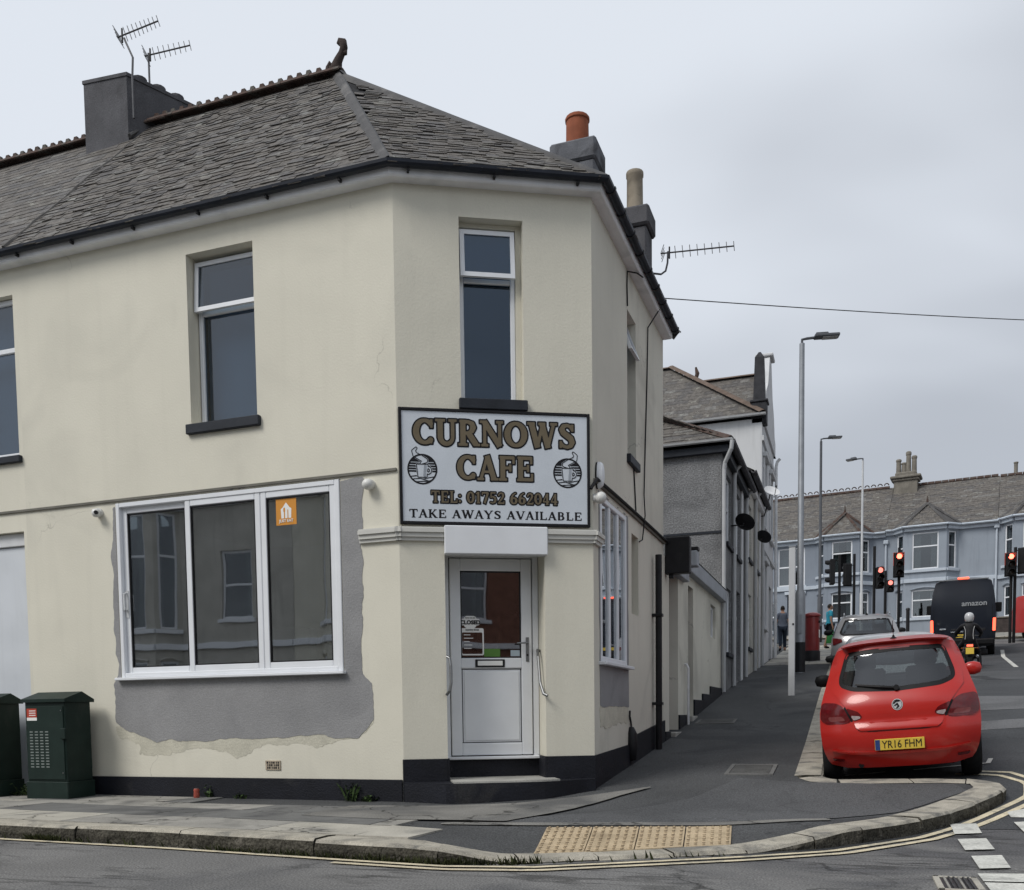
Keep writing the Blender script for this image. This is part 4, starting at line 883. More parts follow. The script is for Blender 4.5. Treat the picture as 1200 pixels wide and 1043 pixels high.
for q in ([(5.14, .06), (5.35, .13), (5.33, -.43), (5.12, -.54)], [(5.11, -.865), (5.32, -.76), (5.30, -1.38), (5.10, -1.48)], [(5.107, -1.767), (5.305, -1.674), (5.28, -2.235), (5.095, -2.32)], [(5.66, .67), (5.88, .90), (5.86, .45), (5.66, .44)], [(5.65, .22), (5.86, .30), (5.85, -.25), (5.65, -.30)],
          [(6.4, 1.1), (6.62, 1.2), (6.6, .6), (6.4, .55)], [(6.4, .25), (6.6, .3), (6.6, -.25), (6.4, -.3)]):
    m = MB(); m.add([(x, y, float(roadz(x, y)) + .012) for x, y in q], [(0, 1, 2, 3)]); m.build('give_way_dash', LINEW, road)
strip_line([(5.0, 2.74), (5.78, 2.98)], .05, 'white_line', LINEW, side, .013); strip_line([(5.78, 2.96), (5.85, 3.3)], .05, 'white_line', LINEW, side, .013); strip_line([(4.25, 2.52), (4.7, 2.68)], .045, 'white_line', LINEW, side, .013)
strip_line([(8.55, 20.2), (8.72, 22.6)], .12, 'white_line', LINEW, side, .013); strip_line([(8.72, 22.6), (8.9, 25.2), (9.4, 29.2)], .12, 'white_line', LINEW, side, .013)
# gully grate with pale surround at the corner of the picture
gx0, gx1, gy0, gy1 = 4.80, 5.04, -3.12, -2.66
gz = lambda x, y: float(roadz(x, y))
m = MB(); zc = gz(5, -2.8)
for a, b, c, d in ((gx0, gx0 + .035, gy0, gy1), (gx1 - .035, gx1, gy0, gy1), (gx0, gx1, gy1 - .03, gy1), (gx0, gx1, gy0, gy0 + .03)): m.box(((a + b) / 2, (c + d) / 2, zc + .003), (b - a, d - c, .02), .003)
gr = m.build('gully_frame', FLAG[0], road)
m = MB(); m.box(((gx0 + gx1) / 2, (gy0 + gy1) / 2, zc + .0055), (gx1 - gx0 - .07, gy1 - gy0 - .06, .004)); m.build('gully_pit', BLACKM, gr)
for i in range(6):
    m = MB(); m.box((gx0 + .06 + i * .026, (gy0 + gy1) / 2, zc + .011), (.012, gy1 - gy0 - .07, .012), .002); m.build('grate_bar', IRON if i % 3 else FLAG[1], gr)
for q in ([(5.06, -2.52), (5.42, -2.44), (5.42, -2.75), (5.06, -2.80)], [(5.06, -2.84), (5.42, -2.80), (5.42, -3.3), (5.06, -3.3)], [(5.44, -2.5), (5.8, -2.42), (5.8, -3.2), (5.44, -3.2)]):
    m = MB(); m.add([(x, y, gz(x, y) + .013) for x, y in q], [(0, 1, 2, 3)]); m.build('white_line', LINEW, road)
cracks(CREAM, .4, (1, 1, 1), .0012, .004, .72, (.56, .62), .9); cracks(CREAM2, .5, (1, 1, 1), .0015, .005, .65, (.54, .60), .9)
# weeds
LEAF = mat('weed_leaf', (.045, .075, .025), .7, .35, 12)
def weed(name, label, x, y, n, hgt, spread, group=None, seed=0, upright=.6):
    rg = random.Random(seed); m = MB(); z0 = float(pavez(x, y))
    for i in range(n):
        a = rg.uniform(0, 6.28); l = rg.uniform(.4, 1) * hgt; bx, by = x + rg.uniform(-spread, spread), y + rg.uniform(-.04, .04); up = rg.uniform(upright, 1)
        d = Vector((math.cos(a) * (1 - up * .7), math.sin(a) * (1 - up * .7) - .1, up)).normalized(); s = d.cross(Vector((rg.random(), rg.random(), rg.random()))).normalized() * rg.uniform(.008, .018)
        b0 = Vector((bx, by, z0 - .01)); mid = b0 + d * l * .55; tip = b0 + d * l + Vector((0, 0, -l * .15))
        m.add([b0 - s * .4, b0 + s * .4, mid + s, tip, mid - s], [(0, 1, 2, 4), (4, 2, 3)])
        for k in range(3):
            c = b0 + d * l * rg.uniform(.3, .95); lv = Vector((rg.uniform(-1, 1), rg.uniform(-1, .4), rg.uniform(-.2, .8))).normalized() * rg.uniform(.025, .05); q = lv.cross(Vector((0, .3, 1))).normalized() * .014
            m.add([c, c + lv * .5 + q, c + lv, c + lv * .5 - q], [(0, 1, 2, 3)])
    o = m.build(name, LEAF); return tag(o, label, 'weed', group)
weed('weed', 'tall leafy weed at the wall foot just left of the corner door', -.62, -.05, 16, .28, .05, 'weeds along the wall foot', 1, .8)
weed('weed', 'low spreading weed at the wall foot beside the tall leafy one', -.42, -.06, 22, .13, .12, 'weeds along the wall foot', 2, .3)
weed('weed', 'thin weed at the wall foot right of the green cabinets', -2.05 - .35, -.05, 8, .18, .05, 'weeds along the wall foot', 3)
weed('weed', 'small weed at the wall foot below the big shop window by the red can', -1.95, -.05, 9, .10, .07, 'weeds along the wall foot', 4)
weed('weed', 'dark clump of weeds between the two green street cabinets', -4.78, -.25, 40, .22, .16, 'weeds along the wall foot', 5, .4)
rg = random.Random(8); m = MB()
atk, Tk = walk([(x, y, 0) for x, y in OUT[:9]], 1)
for i in range(1500):
    t = rg.choice((rg.uniform(9, Tk), rg.uniform(15.8, 18.4), rg.uniform(17.2, 18.5), rg.uniform(10.9, 11.2), rg.uniform(13.8, 14.2))); q = atk(min(t, Tk)); q = q + Vector((rg.uniform(-.02, .03), rg.uniform(-.05, .0), float(roadz(q.x, q.y)))); l = rg.uniform(.015, .07); s = Vector((rg.uniform(-1, 1), rg.uniform(-1, 1), 0)) * .012
    m.add([q - s, q + s, q + Vector((rg.uniform(-.03, .03), rg.uniform(-.05, .01), l))], [(0, 1, 2)])
o = m.build('kerb_moss', mat('moss_green', (.05, .058, .024), .95, .4, 10)); tag(o, 'low moss and grass growing in the gutter under the kerb', 'moss', kind='stuff')
# ------------------------------------------------------------------ the cafe sign: serif lettering from strokes
def ser(x, y, w=.16): return sd_line([(x - w, y, .042), (x + w, y, .042)], True)
def vser(x, y0, y1, w=.04): return sd_line([(x, y0, w), (x, y1, w)], True)
def ln(x0, y0, x1, y1, w): return sd_line([(x0, y0, w), (x1, y1, w)], True)
def arc(cx, cy, rx, ry, a0, a1, th=.06, tk=.05, n=22): return sd_line([(cx + rx * math.cos(R(a0 + (a1 - a0) * i / n)), cy + ry * math.sin(R(a0 + (a1 - a0) * i / n)), th + tk * abs(math.cos(R(a0 + (a1 - a0) * i / n))) ** 1.3) for i in range(n + 1)])
def stem(x, w=.095, wb=.17, wt=.17): return sd_un(ln(x, .02, x, .98, w), ser(x, .042, wb), ser(x, .958, wt))
GLY = {
 'C': (lambda: sd_un(arc(.44, .5, .335, .43, 48, 312), vser(.70, .66, .97), vser(.69, .05, .24, .03)), .84),
 'U': (lambda: sd_un(ln(.2, .3, .2, .96, .095), ln(.68, .3, .68, .96, .06), sd_line([(.44 + .24 * math.cos(R(a)), .32 + .27 * math.sin(R(a)), .095 - .04 * (a - 180) / 180) for a in range(180, 361, 12)]), ser(.2, .958, .18), ser(.68, .958, .15)), .88),
 'R': (lambda: sd_un(stem(.2, wt=.12), sd_line([(.2, .935, .055), (.42, .93, .06), (.56, .86, .085), (.60, .72, .1), (.55, .58, .08), (.42, .50, .055), (.2, .49, .05)]), ln(.40, .52, .70, .06, .1), ser(.74, .042, .12)), .88),
 'N': (lambda: sd_un(ln(.17, .02, .17, .98, .052), ln(.76, .02, .76, .98, .052), ln(.16, .96, .76, .02, .1), ser(.17, .042, .13), ser(.76, .958, .13), ser(.12, .958, .12)), .94),
 'O': (lambda: sd_un(arc(.46, .5, .335, .43, 0, 360, n=36)), .94),
 'W': (lambda: sd_un(ln(.14, .97, .38, .02, .1), ln(.38, .05, .58, .93, .052), ln(.56, .97, .80, .02, .1), ln(.80, .05, 1.03, .97, .052), ser(.13, .958, .14), ser(.56, .958, .13), ser(1.03, .958, .13)), 1.16),
 'S': (lambda: sd_un(sd_line([(.60, .78, .05), (.53, .89, .055), (.40, .935, .055), (.26, .89, .075), (.20, .76, .095), (.26, .63, .1), (.40, .53, .105), (.55, .42, .105), (.61, .27, .095), (.56, .13, .075), (.42, .065, .055), (.27, .10, .055), (.17, .21, .05)]), vser(.62, .70, .96), vser(.15, .04, .30)), .78),
 'A': (lambda: sd_un(ln(.42, .96, .15, .04, .052), ln(.42, .99, .71, .02, .1), ln(.24, .34, .62, .34, .04), ser(.14, .042, .13), ser(.73, .042, .15)), .88),
 'F': (lambda: sd_un(stem(.2, wt=.12), ln(.2, .94, .66, .94, .06), vser(.66, .70, .99), ln(.2, .52, .5, .52, .05), vser(.52, .38, .66)), .76),
 'E': (lambda: sd_un(stem(.2, wb=.14, wt=.12), ln(.2, .94, .66, .94, .06), vser(.66, .71, .99), ln(.2, .52, .5, .52, .05), vser(.52, .38, .66), ln(.2, .06, .69, .06, .06), vser(.69, .01, .30)), .81),
 'T': (lambda: sd_un(ln(.42, .02, .42, .98, .095), ser(.42, .042, .18), ln(.08, .94, .76, .94, .06), vser(.09, .70, .99), vser(.75, .70, .99)), .84),
 'L': (lambda: sd_un(stem(.2, wb=.14), ln(.2, .06, .66, .06, .06), vser(.66, .01, .32)), .76),
 'K': (lambda: sd_un(stem(.2), ln(.28, .45, .66, .95, .052), ln(.36, .58, .70, .03, .1), ser(.66, .958, .13), ser(.74, .042, .14)), .90),
 'Y': (lambda: sd_un(ln(.14, .97, .44, .44, .095), ln(.74, .97, .44, .44, .052), ln(.43, .02, .43, .5, .095), ser(.14, .958, .15), ser(.74, .958, .13), ser(.43, .042, .17)), .86),
 'V': (lambda: sd_un(ln(.14, .97, .45, .02, .1), ln(.74, .97, .46, .02, .052), ser(.14, .958, .15), ser(.74, .958, .13)), .86),
 'I': (lambda: stem(.22), .44),
 'B': (lambda: sd_un(stem(.2, wb=.1, wt=.1), sd_line([(.2, .94, .055), (.42, .93, .06), (.54, .86, .085), (.56, .74, .09), (.52, .60, .07), (.40, .53, .05), (.2, .52, .05)]), sd_line([(.40, .53, .05), (.56, .46, .08), (.62, .29, .1), (.56, .13, .085), (.42, .06, .06), (.2, .06, .055)])), .84),
 '0': (lambda: arc(.36, .5, .235, .43, 0, 360, n=30), .74),
 '1': (lambda: sd_un(ln(.30, .02, .30, .98, .095), ser(.30, .042, .17), ln(.10, .80, .30, .95, .05)), .56),
 '7': (lambda: sd_un(ln(.08, .92, .64, .92, .07), ln(.60, .92, .30, .02, .095), vser(.10, .70, .97)), .70),
 '5': (lambda: sd_un(ln(.16, .93, .60, .93, .06), ln(.17, .5, .19, .96, .05), sd_line([(.17, .54, .05), (.34, .61, .06), (.52, .52, .09), (.58, .33, .1), (.50, .14, .08), (.32, .06, .055), (.15, .12, .06)])), .72),
 '2': (lambda: sd_un(sd_line([(.14, .74, .07), (.24, .90, .065), (.38, .935, .06), (.52, .86, .085), (.55, .70, .095), (.46, .50, .08), (.14, .10, .05)]), ln(.08, .07, .62, .07, .07), vser(.62, .02, .26, .035)), .72),
 '6': (lambda: sd_un(arc(.37, .30, .22, .24, 0, 360), sd_line([(.15, .32, .1), (.17, .56, .095), (.28, .78, .075), (.46, .93, .05), (.54, .945, .045)])), .74),
 '4': (lambda: sd_un(ln(.46, .02, .46, .98, .09), ln(.44, .94, .09, .30, .05), ln(.06, .27, .66, .27, .055), ser(.46, .042, .14)), .74),
 ':': (lambda: sd_un(sd_ell(.16, .14, .1, .1), sd_ell(.16, .62, .1, .1)), .34), ' ': (None, .42)}
GSDF = {k: (v[0]() if v[0] else None) for k, v in GLY.items()}
def serif_line(txt, cx, zc, width, hgt, F, off, infl, m, parent, res, name='lettering', thick=.004, track=.0):
    tot = sum(GLY[c][1] + track for c in txt) - track; sx = width / tot; mb = MB(); x = -tot / 2; zz_ = zc if callable(zc) else (lambda u: zc)
    cache = {}
    for c in txt:
        f = GSDF[c]
        if f is not None:
            if c not in cache:
                cache[c] = fill_sdf(sd_off(f, infl), -.22, GLY[c][1] + .24, -.16, 1.16, res)
            V, Fs = cache[c]; x0 = x
            P = lambda a, b, o, x0=x0: (lambda u: F.p(u, zz_(u) + (b - .5) * hgt, o))(cx + (x0 + a) * sx)
            slab(mb, V, Fs, lambda a, b: P(a, b, off), lambda a, b: P(a, b, off - thick))
        x += GLY[c][1] + track
    return mb.build(name, m, parent)
SIGNW = mat('sign_panel_white', (.60, .645, .70), .42, .04, 3, fine=.02)
GOLD = mat('sign_gold_letters', (.15, .122, .080), .45, .08, 6)
SINK = mat('sign_black', (.012, .012, .014), .45, .05, 5)
sg = thing('cafe_sign', 'white cafe sign board with black edge and gold serif lettering above the corner door', 'sign', FC.p(.997, 2.825, .02))
S0, S1, Z0, Z1 = .012, 1.983, 2.826, 3.982
m = MB(); m.fb(FC, S0 + .022, S1 - .022, Z0 + .022, Z1 - .022, .004, .034); m.build('panel', SIGNW, sg)
m = MB(); m.fb(FC, S0, S0 + .03, Z0, Z1, .002, .046, .005); m.fb(FC, S1 - .03, S1, Z0, Z1, .002, .046, .005); m.fb(FC, S0 + .03, S1 - .03, Z0, Z0 + .03, .002, .0455, .005); m.fb(FC, S0 + .03, S1 - .03, Z1 - .03, Z1, .002, .0455, .005)
m.build('frame', SINK, sg)
so = .0355
for txt, cx, zc, wd, hg, rs in (('CURNOWS', 1.0, 3.748, 1.68, .255, .024), ('CAFE', 1.0, 3.405, .80, .245, .024), ('TEL: 01752 662044', .985, 3.105, 1.32, .118, .035)):
    serif_line(txt, cx, zc, wd, hg, FC, so, .068 if hg > .2 else .105, SINK, sg, rs, 'lettering_outline')
    serif_line(txt, cx, zc, wd, hg, FC, so + .0035, .008 if hg > .2 else -.004, GOLD, sg, rs, 'lettering')
serif_line('TAKE AWAYS AVAILABLE', 1.0, 2.935, 1.80, .086, FC, so, .0, SINK, sg, .04)
SHADE = mat('sign_grey_print', (.33, .36, .40), .45, .04, 5)
def emblem(cx, cz, r, sgn):
    e = MB()
    def put(fn, off, m, name, parent, h=.0035):
        V, Fs = fill_sdf(fn, -.2, .2, -.2, .26, h); o = slab(MB(), V, Fs, lambda x, y: FC.p(cx + x * r / .15, cz + y * r / .15, so + off)).build(name, m, parent); return o
    circ = sd_ell(0, 0, .15, .15); ring = sd_sub(circ, sd_ell(0, 0, .134, .134))
    cup = sd_poly([(-.055, .045), (.055, .045), (.042, -.075), (-.042, -.075)]); hand = sd_sub(sd_ell(.058, -.01, .03, .034), sd_ell(.058, -.01, .017, .02))
    steam = sd_line([(-.01, .06, .008), (.03, .085, .02), (-.02, .115, .022), (-.07, .14, .02), (-.085, .175, .014), (-.06, .205, .006)]) if sgn < 0 else sd_line([(.01, .06, .008), (-.03, .085, .02), (.02, .115, .022), (.075, .14, .02), (.085, .175, .014), (.06, .205, .006)])
    white_ = sd_off(sd_un(cup, hand, steam), .0)
    stripes = sd_un(*[ln(-.15, y, .15, y, .0085) for y in (.105, .08, .055, .03, .005, -.02)], sd_and(circ, lambda X, Y: .085 - Y + 0 * X))
    lower = sd_un(sd_line([(-.14, -.075, .004), (-.05, -.065, .006), (.03, -.09, .006), (.13, -.07, .004)]), sd_line([(-.12, -.10, .004), (-.02, -.09, .005), (.06, -.115, .005), (.12, -.10, .003)]), sd_line([(-.08, -.125, .004), (.02, -.118, .005), (.08, -.13, .003)]))
    em = put(sd_un(ring, sd_sub(sd_and(circ, sd_un(stripes, lower)), sd_off(white_, .012))), 0, SINK, 'coffee_emblem', sg)
    put(sd_sub(sd_off(white_, .008), sd_off(white_, .0)), .001, SINK, 'emblem_outline', em)
    put(sd_and(cup, sd_line([(.03, .04, .012), (.02, -.07, .012)], True)), .001, SHADE, 'cup_shade', em)
emblem(.245, 3.375, .152, -1); emblem(1.745, 3.375, .152, 1)
# ------------------------------------------------------------------ small things fixed to the cafe walls
WPL = mat('white_lamp_plastic', (.66, .66, .64), .4, .06, 6)
def ball(name, label, cat, c, r, m, squash=1.0, extra=None, grp=None):
    t = thing(name, label, cat, c, grp); mb = MB(); mb.lathe([(r * math.sin(a) if 0 < i < 9 else .001, -r * math.cos(a) * squash) for i, a in enumerate([math.pi * k / 9 for k in range(10)])], c, 14)
    mb.build('lamp_globe', m, t, smooth=True)
    if extra: extra(t)
    return t
def bk1(t): b = MB(); b.tube([FL.p(.305, 3.25, 0), FL.p(.305, 3.25, .05)], .05, 14); b.build('base', WPL, t)
ball('wall_light', 'round white bulkhead lamp beside the right edge of the big shop window', 'lamp', FL.p(.305, 3.24, .07), .062, WPL, .9, bk1)
cm = thing('security_camera', 'small white security camera left of the big shop window', 'camera', FL.p(3.80, 3.25, 0)); b = MB(); b.tube([FL.p(3.80, 3.26, 0), FL.p(3.80, 3.26, .03)], .05, 14); b.build('base', WPL, cm)
b = MB(); b.lathe([(.001, -.05), (.03, -.043), (.046, -.02), (.05, .005), (.04, .035), (.001, .05)], FL.p(3.79, 3.245, .07), 14); b.build('camera_dome', WPL, cm, smooth=True); b = MB(); b.tube([FL.p(3.755, 3.24, .10), FL.p(3.745, 3.238, .125)], .022, 10); b.build('lens', BLACKM, cm)
al = thing('alarm_box', 'oval white alarm box high on the side wall beside the cafe sign', 'alarm box', FR.p(.14, 3.27, 0)); b = MB()
for i in range(1): b.lathe([(.10, 0), (.105, .012), (.105, .02)], FR.p(.14, 3.40, 0), 16, Matrix.Rotation(R(90), 3, 'Y') @ Matrix.Diagonal((1.35, .55, 1)))
b.build('back_plate', BLACKM, al); b = MB(); b.lathe([(.104, .02), (.102, .05), (.085, .075), (.05, .085), (.001, .087)], FR.p(.14, 3.40, 0), 16, Matrix.Rotation(R(90), 3, 'Y') @ Matrix.Diagonal((1.35, .55, 1))); b.build('cover', UPVC, al, smooth=40)
def bk2(t): b = MB(); b.tube([FR.p(.03, 3.14, 0), FR.p(.03, 3.14, .05)], .045, 12); b.build('base', WPL, t)
ball('wall_light', 'round white lamp low under the alarm box by the side window', 'lamp', FR.p(.03, 3.14, .075), .062, WPL, 1, bk2)
CABLE = mat('black_cable', (.015, .015, .017), .6, .1, 5)
def cable(label, pts, r=.009, grp=None, name='cable'): b = MB(); b.tube(pts, r, 6); o = b.build(name, CABLE); return tag(o, label, 'cable', grp)
cable('thick black cable running along the side wall at first floor level', [FC.p(1.985, 3.22, .05), FR.p(.0, 3.33, .045), FR.p(.8, 3.345, .042), FR.p(2, 3.352, .042), FR.p(RL, 3.35, .045), FR.p(RL + .3, 3.30, .05)], .018)
cable('thin cable looping down the side wall nearest the upstairs window', [FR.p(1.95, 6.17, .13), FR.p(1.75, 6.14, .10), FR.p(1.62, 6.12, .012), FR.p(1.60, 5.95, .012), FR.p(1.62, 5.72, .012)])
cable('long hanging cable down the side wall to the small blocked window', [FR.p(3.0, 6.2, .13), FR.p(2.78, 5.9, .02), FR.p(2.75, 5.2, .012), FR.p(2.62, 4.3, .012), FR.p(2.5, 3.7, .02), FR.p(2.42, 3.42, .05), FR.p(2.34, 3.10, .03), FR.p(2.24, 3.06, .012)])
cable('short thin cable below the upstairs side window sill', [FR.p(1.93, 3.92, .012), FR.p(1.98, 3.7, .012), FR.p(2.05, 3.38, .012)])
t = thing('black_post', 'black painted pipe standing against the far end of the cafe side wall', 'pipe', (BX + .08, BY + 3.15, .4)); b = MB(); b.tube([(BX + .085, BY + 3.13, .28), (BX + .085, BY + 3.13, 3.03)], .045, 12); b.build('pipe', BLACKM, t); b = MB(); b.fb(FR, 3.07, 3.19, 2.2, 2.24, 0, .14, .004); b.build('bracket', BLACKM, t); b = MB(); b.fb(FR, 3.07, 3.19, 1.0, 1.04, 0, .14, .004); b.build('bracket', BLACKM, t)
t = thing('cable_cover', 'black hood and cable end on the side wall below the cement patch', 'cover', FR.p(1.66, .3, 0)); b = MB(); b.lathe([(.001, 0), (.06, .02), (.075, .18), (.07, .34), (.03, .42), (.001, .43)], FR.p(1.66, .30, .03), 12); b.build('hood', BLACKM, t, smooth=True); b = MB(); b.tube([FR.p(1.66, .70, .03), FR.p(1.67, .78, .02), FR.p(1.63, .85, .015), FR.p(1.66, .92, .01)], .013, 6); b.build('cable_end', BLACKM, t)
# aerials
def aerial(label, mast, a, b_, n, el, refl, grp='television aerials'):
    t = thing('tv_aerial', label, 'aerial', mast[0], grp); m = MB(); m.tube(mast, .014, 8); m.build('mast', GREYM, t)
    a, b_ = Vector(a), Vector(b_); m = MB(); m.tube([a, b_], .010, 6); m.build('boom', GREYM, t); d = (b_ - a).normalized(); s = d.cross(Vector((0, 0, 1))).normalized(); up = s.cross(d)
    for i in range(n):
        p = a.lerp(b_, .2 + .8 * i / (n - 1)); l = el * (1.15 - .3 * i / n); m = MB(); m.tube([p - up * l, p + up * l], .0055, 5); m.build('element', GREYM, t)
    m = MB(); m.box(a.lerp(b_, .12), (.02, .02, el * 2.2), .003); m.build('dipole', BLACKM, t)
    for k in range(4):
        p = a.lerp(b_, .03) + up * (k - 1.5) * el * .55; m = MB(); m.tube([p - s * .12, p + s * .12], .005, 5); m.build('reflector_rod', GREYM, t)
    return t
aerial('leftmost aerial on a cranked mast above the big left chimney', [(-4.87, 2.06, 9.0), (-4.87, 2.06, 9.52), (-4.85, 2.06, 9.78), (-4.97, 2.06, 10.03), (-4.98, 2.06, 10.06)], (-5.07, 2.03, 10.07), (-4.53, 2.20, 10.26), 9, .085, 1)
aerial('straight-masted aerial behind the cranked one on the big left chimney', [(-5.16, 2.75, 9.4), (-5.16, 2.75, 10.34)], (-5.21, 2.73, 10.30), (-4.60, 2.95, 10.44), 8, .08, 1)
aerial('aerial on a curved bracket from the small rear chimney right of the roof', [(1.58, 4.9, 7.11), (1.73, 5.0, 7.11), (1.79, 5.03, 7.16), (1.815, 5.04, 7.27), (1.82, 5.05, 7.43)], (1.72, 5.02, 7.405), (2.70, 5.38, 7.50), 9, .075, 1)
wp = [Vector((1.55, 5.25, 6.92)).lerp(Vector((9.7, 12.3, 7.97)), i / 20) - Vector((0, 0, .05 * math.sin(math.pi * i / 20))) for i in range(21)]
cable('telephone wire crossing the sky from the cafe roof to the right', wp, .007, name='telephone_wire')
# green cabinets, can
GREEN = mat('cabinet_green', (.012, .024, .020), .5, .2, 4, .1, 30, col2=(.022, .032, .028), c2=(.58, .72))
def cabinet(label, x0, x1, y0, y1, h):
    t = thing('street_cabinet', label, 'cabinet', ((x0 + x1) / 2, (y0 + y1) / 2, 0), 'street cabinets by the wall'); z0 = -.05
    m = MB(); m.box(((x0 + x1) / 2, (y0 + y1) / 2, .07), (x1 - x0, y1 - y0, .26), .008); m.build('plinth', GREEN, t)
    m = MB(); m.box(((x0 + x1) / 2, (y0 + y1) / 2, (.2 + h) / 2), (x1 - x0 - .03, y1 - y0 - .03, h - .2), .008); m.build('body', GREEN, t)
    m = MB(); cy = (y0 + y1) / 2 + .04; e = .015
    prof = [(y0 - e, h - .005), (y0 - e, h + .03), (cy, h + .115), (y1 + e, h + .03), (y1 + e, h - .005)]; vs = [(x, y, z) for x in (x0 - e, x1 + e) for y, z in prof]
    m.add(vs, [tuple(range(5)), tuple(range(5, 10))[::-1]] + [(i, 5 + i, 5 + (i + 1) % 5, (i + 1) % 5) for i in range(5)]); m.build('lid', GREEN, t)
    Fd = Frame((x0, y0 + .015), (1, 0), (0, -1)); w_ = x1 - x0
    m = MB(); m.fb(Fd, .035, w_ - .035, .225, h - .05, 0, .012, .004); dr = m.build('door', GREEN, t)
    for k in range(4):
        for j in range(13):
            m = MB(); u = .085 + k * .075; z = .36 + j * .033; m.fb(Fd, u, u + .045, z, z + .012, .010, .0135); m.build('vent_slot', VENT, dr)
    m = MB(); m.fb(Fd, w_ - .065, w_ + .012, .68, .80, .008, .035, .006); m.build('lock', GREEN, dr)
    m = MB(); m.fb(Fd, .055, .20, h - .175, h - .075, .010, .0145); lb = m.build('warning_label', mat('red_label', (.42, .06, .035), .5, .1, 6), dr)
    m = MB(); m.fb(Fd, .055, .20, h - .21, h - .176, .010, .0143); m.build('label_foot', WHITEP, dr)
    for z in (h - .105, h - .13, h - .155): m = MB(); m.fb(Fd, .09, .185, z, z + .009, .0145, .0152); m.build('label_line', WHITEP, lb)
    for u, z in ((w_ - .06, .30), (w_ - .06, h - .1)): m = MB(); m.tube([Fd.p(u, z, .01), Fd.p(u, z, .018)], .008, 8); m.build('bolt', STEEL, dr)
    return t
VENT = mat('vent_slot_paint', (.22, .25, .24), .5, .1, 5)
cabinet('dark green street cabinet nearest the shop window with red warning label', -4.52, -3.91, -.53, -.12, 1.10)
cabinet('dark green street cabinet cut off by the left edge of the picture', -5.61, -5.0, -.50, -.10, 1.10)
t = thing('drink_can', 'small red drink can standing at the foot of the black plinth', 'can', (-2.49, -.13, 0)); m = MB(); m.lathe([(.026, 0), (.032, .01), (.033, .055), (.028, .075), (.033, .095), (.026, .112)], (-2.49, -.13, .003), 12); m.build('can_body', mat('can_red', (.35, .07, .045), .4, .3, 20), t, smooth=50); m = MB(); m.lathe([(.025, 0), (.025, .004), (.02, .005)], (-2.49, -.13, .115), 12); m.build('can_top', STEEL, t)
# ------------------------------------------------------------------ buildings up the side street
PEB = mat('grey_pebbledash', (.20, .203, .208), .95, .12, 1.6, 1.0, 30, fine=.26, fs=34, bd=.02, col2=(.12, .122, .126), c2=(.5, .7), streak=.2)
PEBW = mat('pale_roughcast', (.50, .485, .44), .95, .12, 1.4, .8, 80, fine=.2, fs=70, streak=.4)
WHITEW = mat('white_painted_render', (.58, .59, .60), .85, .06, 1.2, .3, 60, streak=.35)
GREYP = mat('grey_band_paint', (.34, .36, .39), .6, .1, 3, streak=.3)
PIPEW = mat('aged_white_pipe', (.44, .45, .46), .5, .08, 4, streak=.3)
GREYD = mat('grey_door_paint', (.16, .165, .18), .6, .1, 3)
DARKW = mat('dark_recess_paint', (.03, .032, .036), .7, .2, 4)
FY = Frame((1.772, 0), (0, 1), (1, 0))       # the building line of the side street: u is the distance up the street
yd = thing('yard_building', 'low flat roofed cream outbuilding behind the cafe with doors to the pavement', 'building', (1.772, 5.0, .5))
m = MB(); wall(m, FY, 4.90, 11.28, -.2, 3.16, [(5.34, 6.12, .55, 3.02, .22), (7.08, 7.62, .7, 3.0, .14), (9.75, 10.42, 2.35, 2.98, .10)])
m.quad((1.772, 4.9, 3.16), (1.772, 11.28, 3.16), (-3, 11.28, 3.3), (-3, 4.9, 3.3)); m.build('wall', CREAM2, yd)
m = MB(); m.fb(FY, 6.6, 11.28, 3.16, 3.40, -.02, .12, .01); m.build('fascia', GREYP, yd); m = MB(); m.fb(FY, 5.5, 6.6, 2.98, 3.2, -.02, .10, .01); m.build('fascia', GREYP, yd)
m = MB(); m.quad((1.9, 6.6, 3.405), (1.9, 11.28, 3.405), (-4, 11.28, 3.5), (-4, 6.6, 3.5)); m.build('flat_roof', LEAD, yd)
m = MB(); m.fb(FY, 5.35, 6.11, .55, 3.01, -.24, -.20, .01); m.build('door', GREYD, yd); m = MB(); m.fb(FY, 7.09, 7.61, .7, 2.99, -.16, -.12, .01); m.build('door', DARKW, yd)
window(yd, FY, 9.76, 10.41, 2.36, 2.97, -.05, UPVC_D, GLASS_FAR, v=(10.08,)); m = MB(); m.quad(FY.p(9.7, 2.3, -.5), FY.p(10.5, 2.3, -.5), FY.p(10.5, 3.0, -.5), FY.p(9.7, 3.0, -.5)); m.build('room_back', ROOMD, yd)
for a, b_, z in ((4.93, 5.33, .62), (6.13, 7.07, .86), (7.63, 8.6, 1.12), (8.6, 9.6, 1.24), (9.6, 11.27, 1.40)):
    m = MB(); m.fb(FY, a, b_, -.2, z, 0, .03, .005); m.build('plinth', PLINTH, yd)
m = MB(); m.fb(FY, 5.35, 6.11, .2, .60, -.2, .10, .01); m.build('door_step', CONC, yd); m = MB(); m.fb(FY, 7.09, 7.61, .3, .84, -.14, .08, .01); m.build('door_step', CONC, yd)
m = MB(); m.tube([FY.p(6.72, .7, .06), FY.p(6.72, 1.62, .06), FY.p(6.74, 1.68, .03), FY.p(6.74, 1.68, 0)], .022, 8); m.build('handrail', UPVC_D, yd)
t = thing('box_sign', 'dark projecting box sign at the near end of the cream outbuilding', 'sign', FY.p(5.2, 2.9, 0)); m = MB(); m.fb(FY, 5.0, 5.16, 2.90, 3.42, .0, .36, .012); m.build('sign_case', BLACKM, t); m = MB(); m.fb(FY, 5.04, 5.12, 2.84, 2.90, .05, .12, .006); m.build('bracket', BLACKM, t)
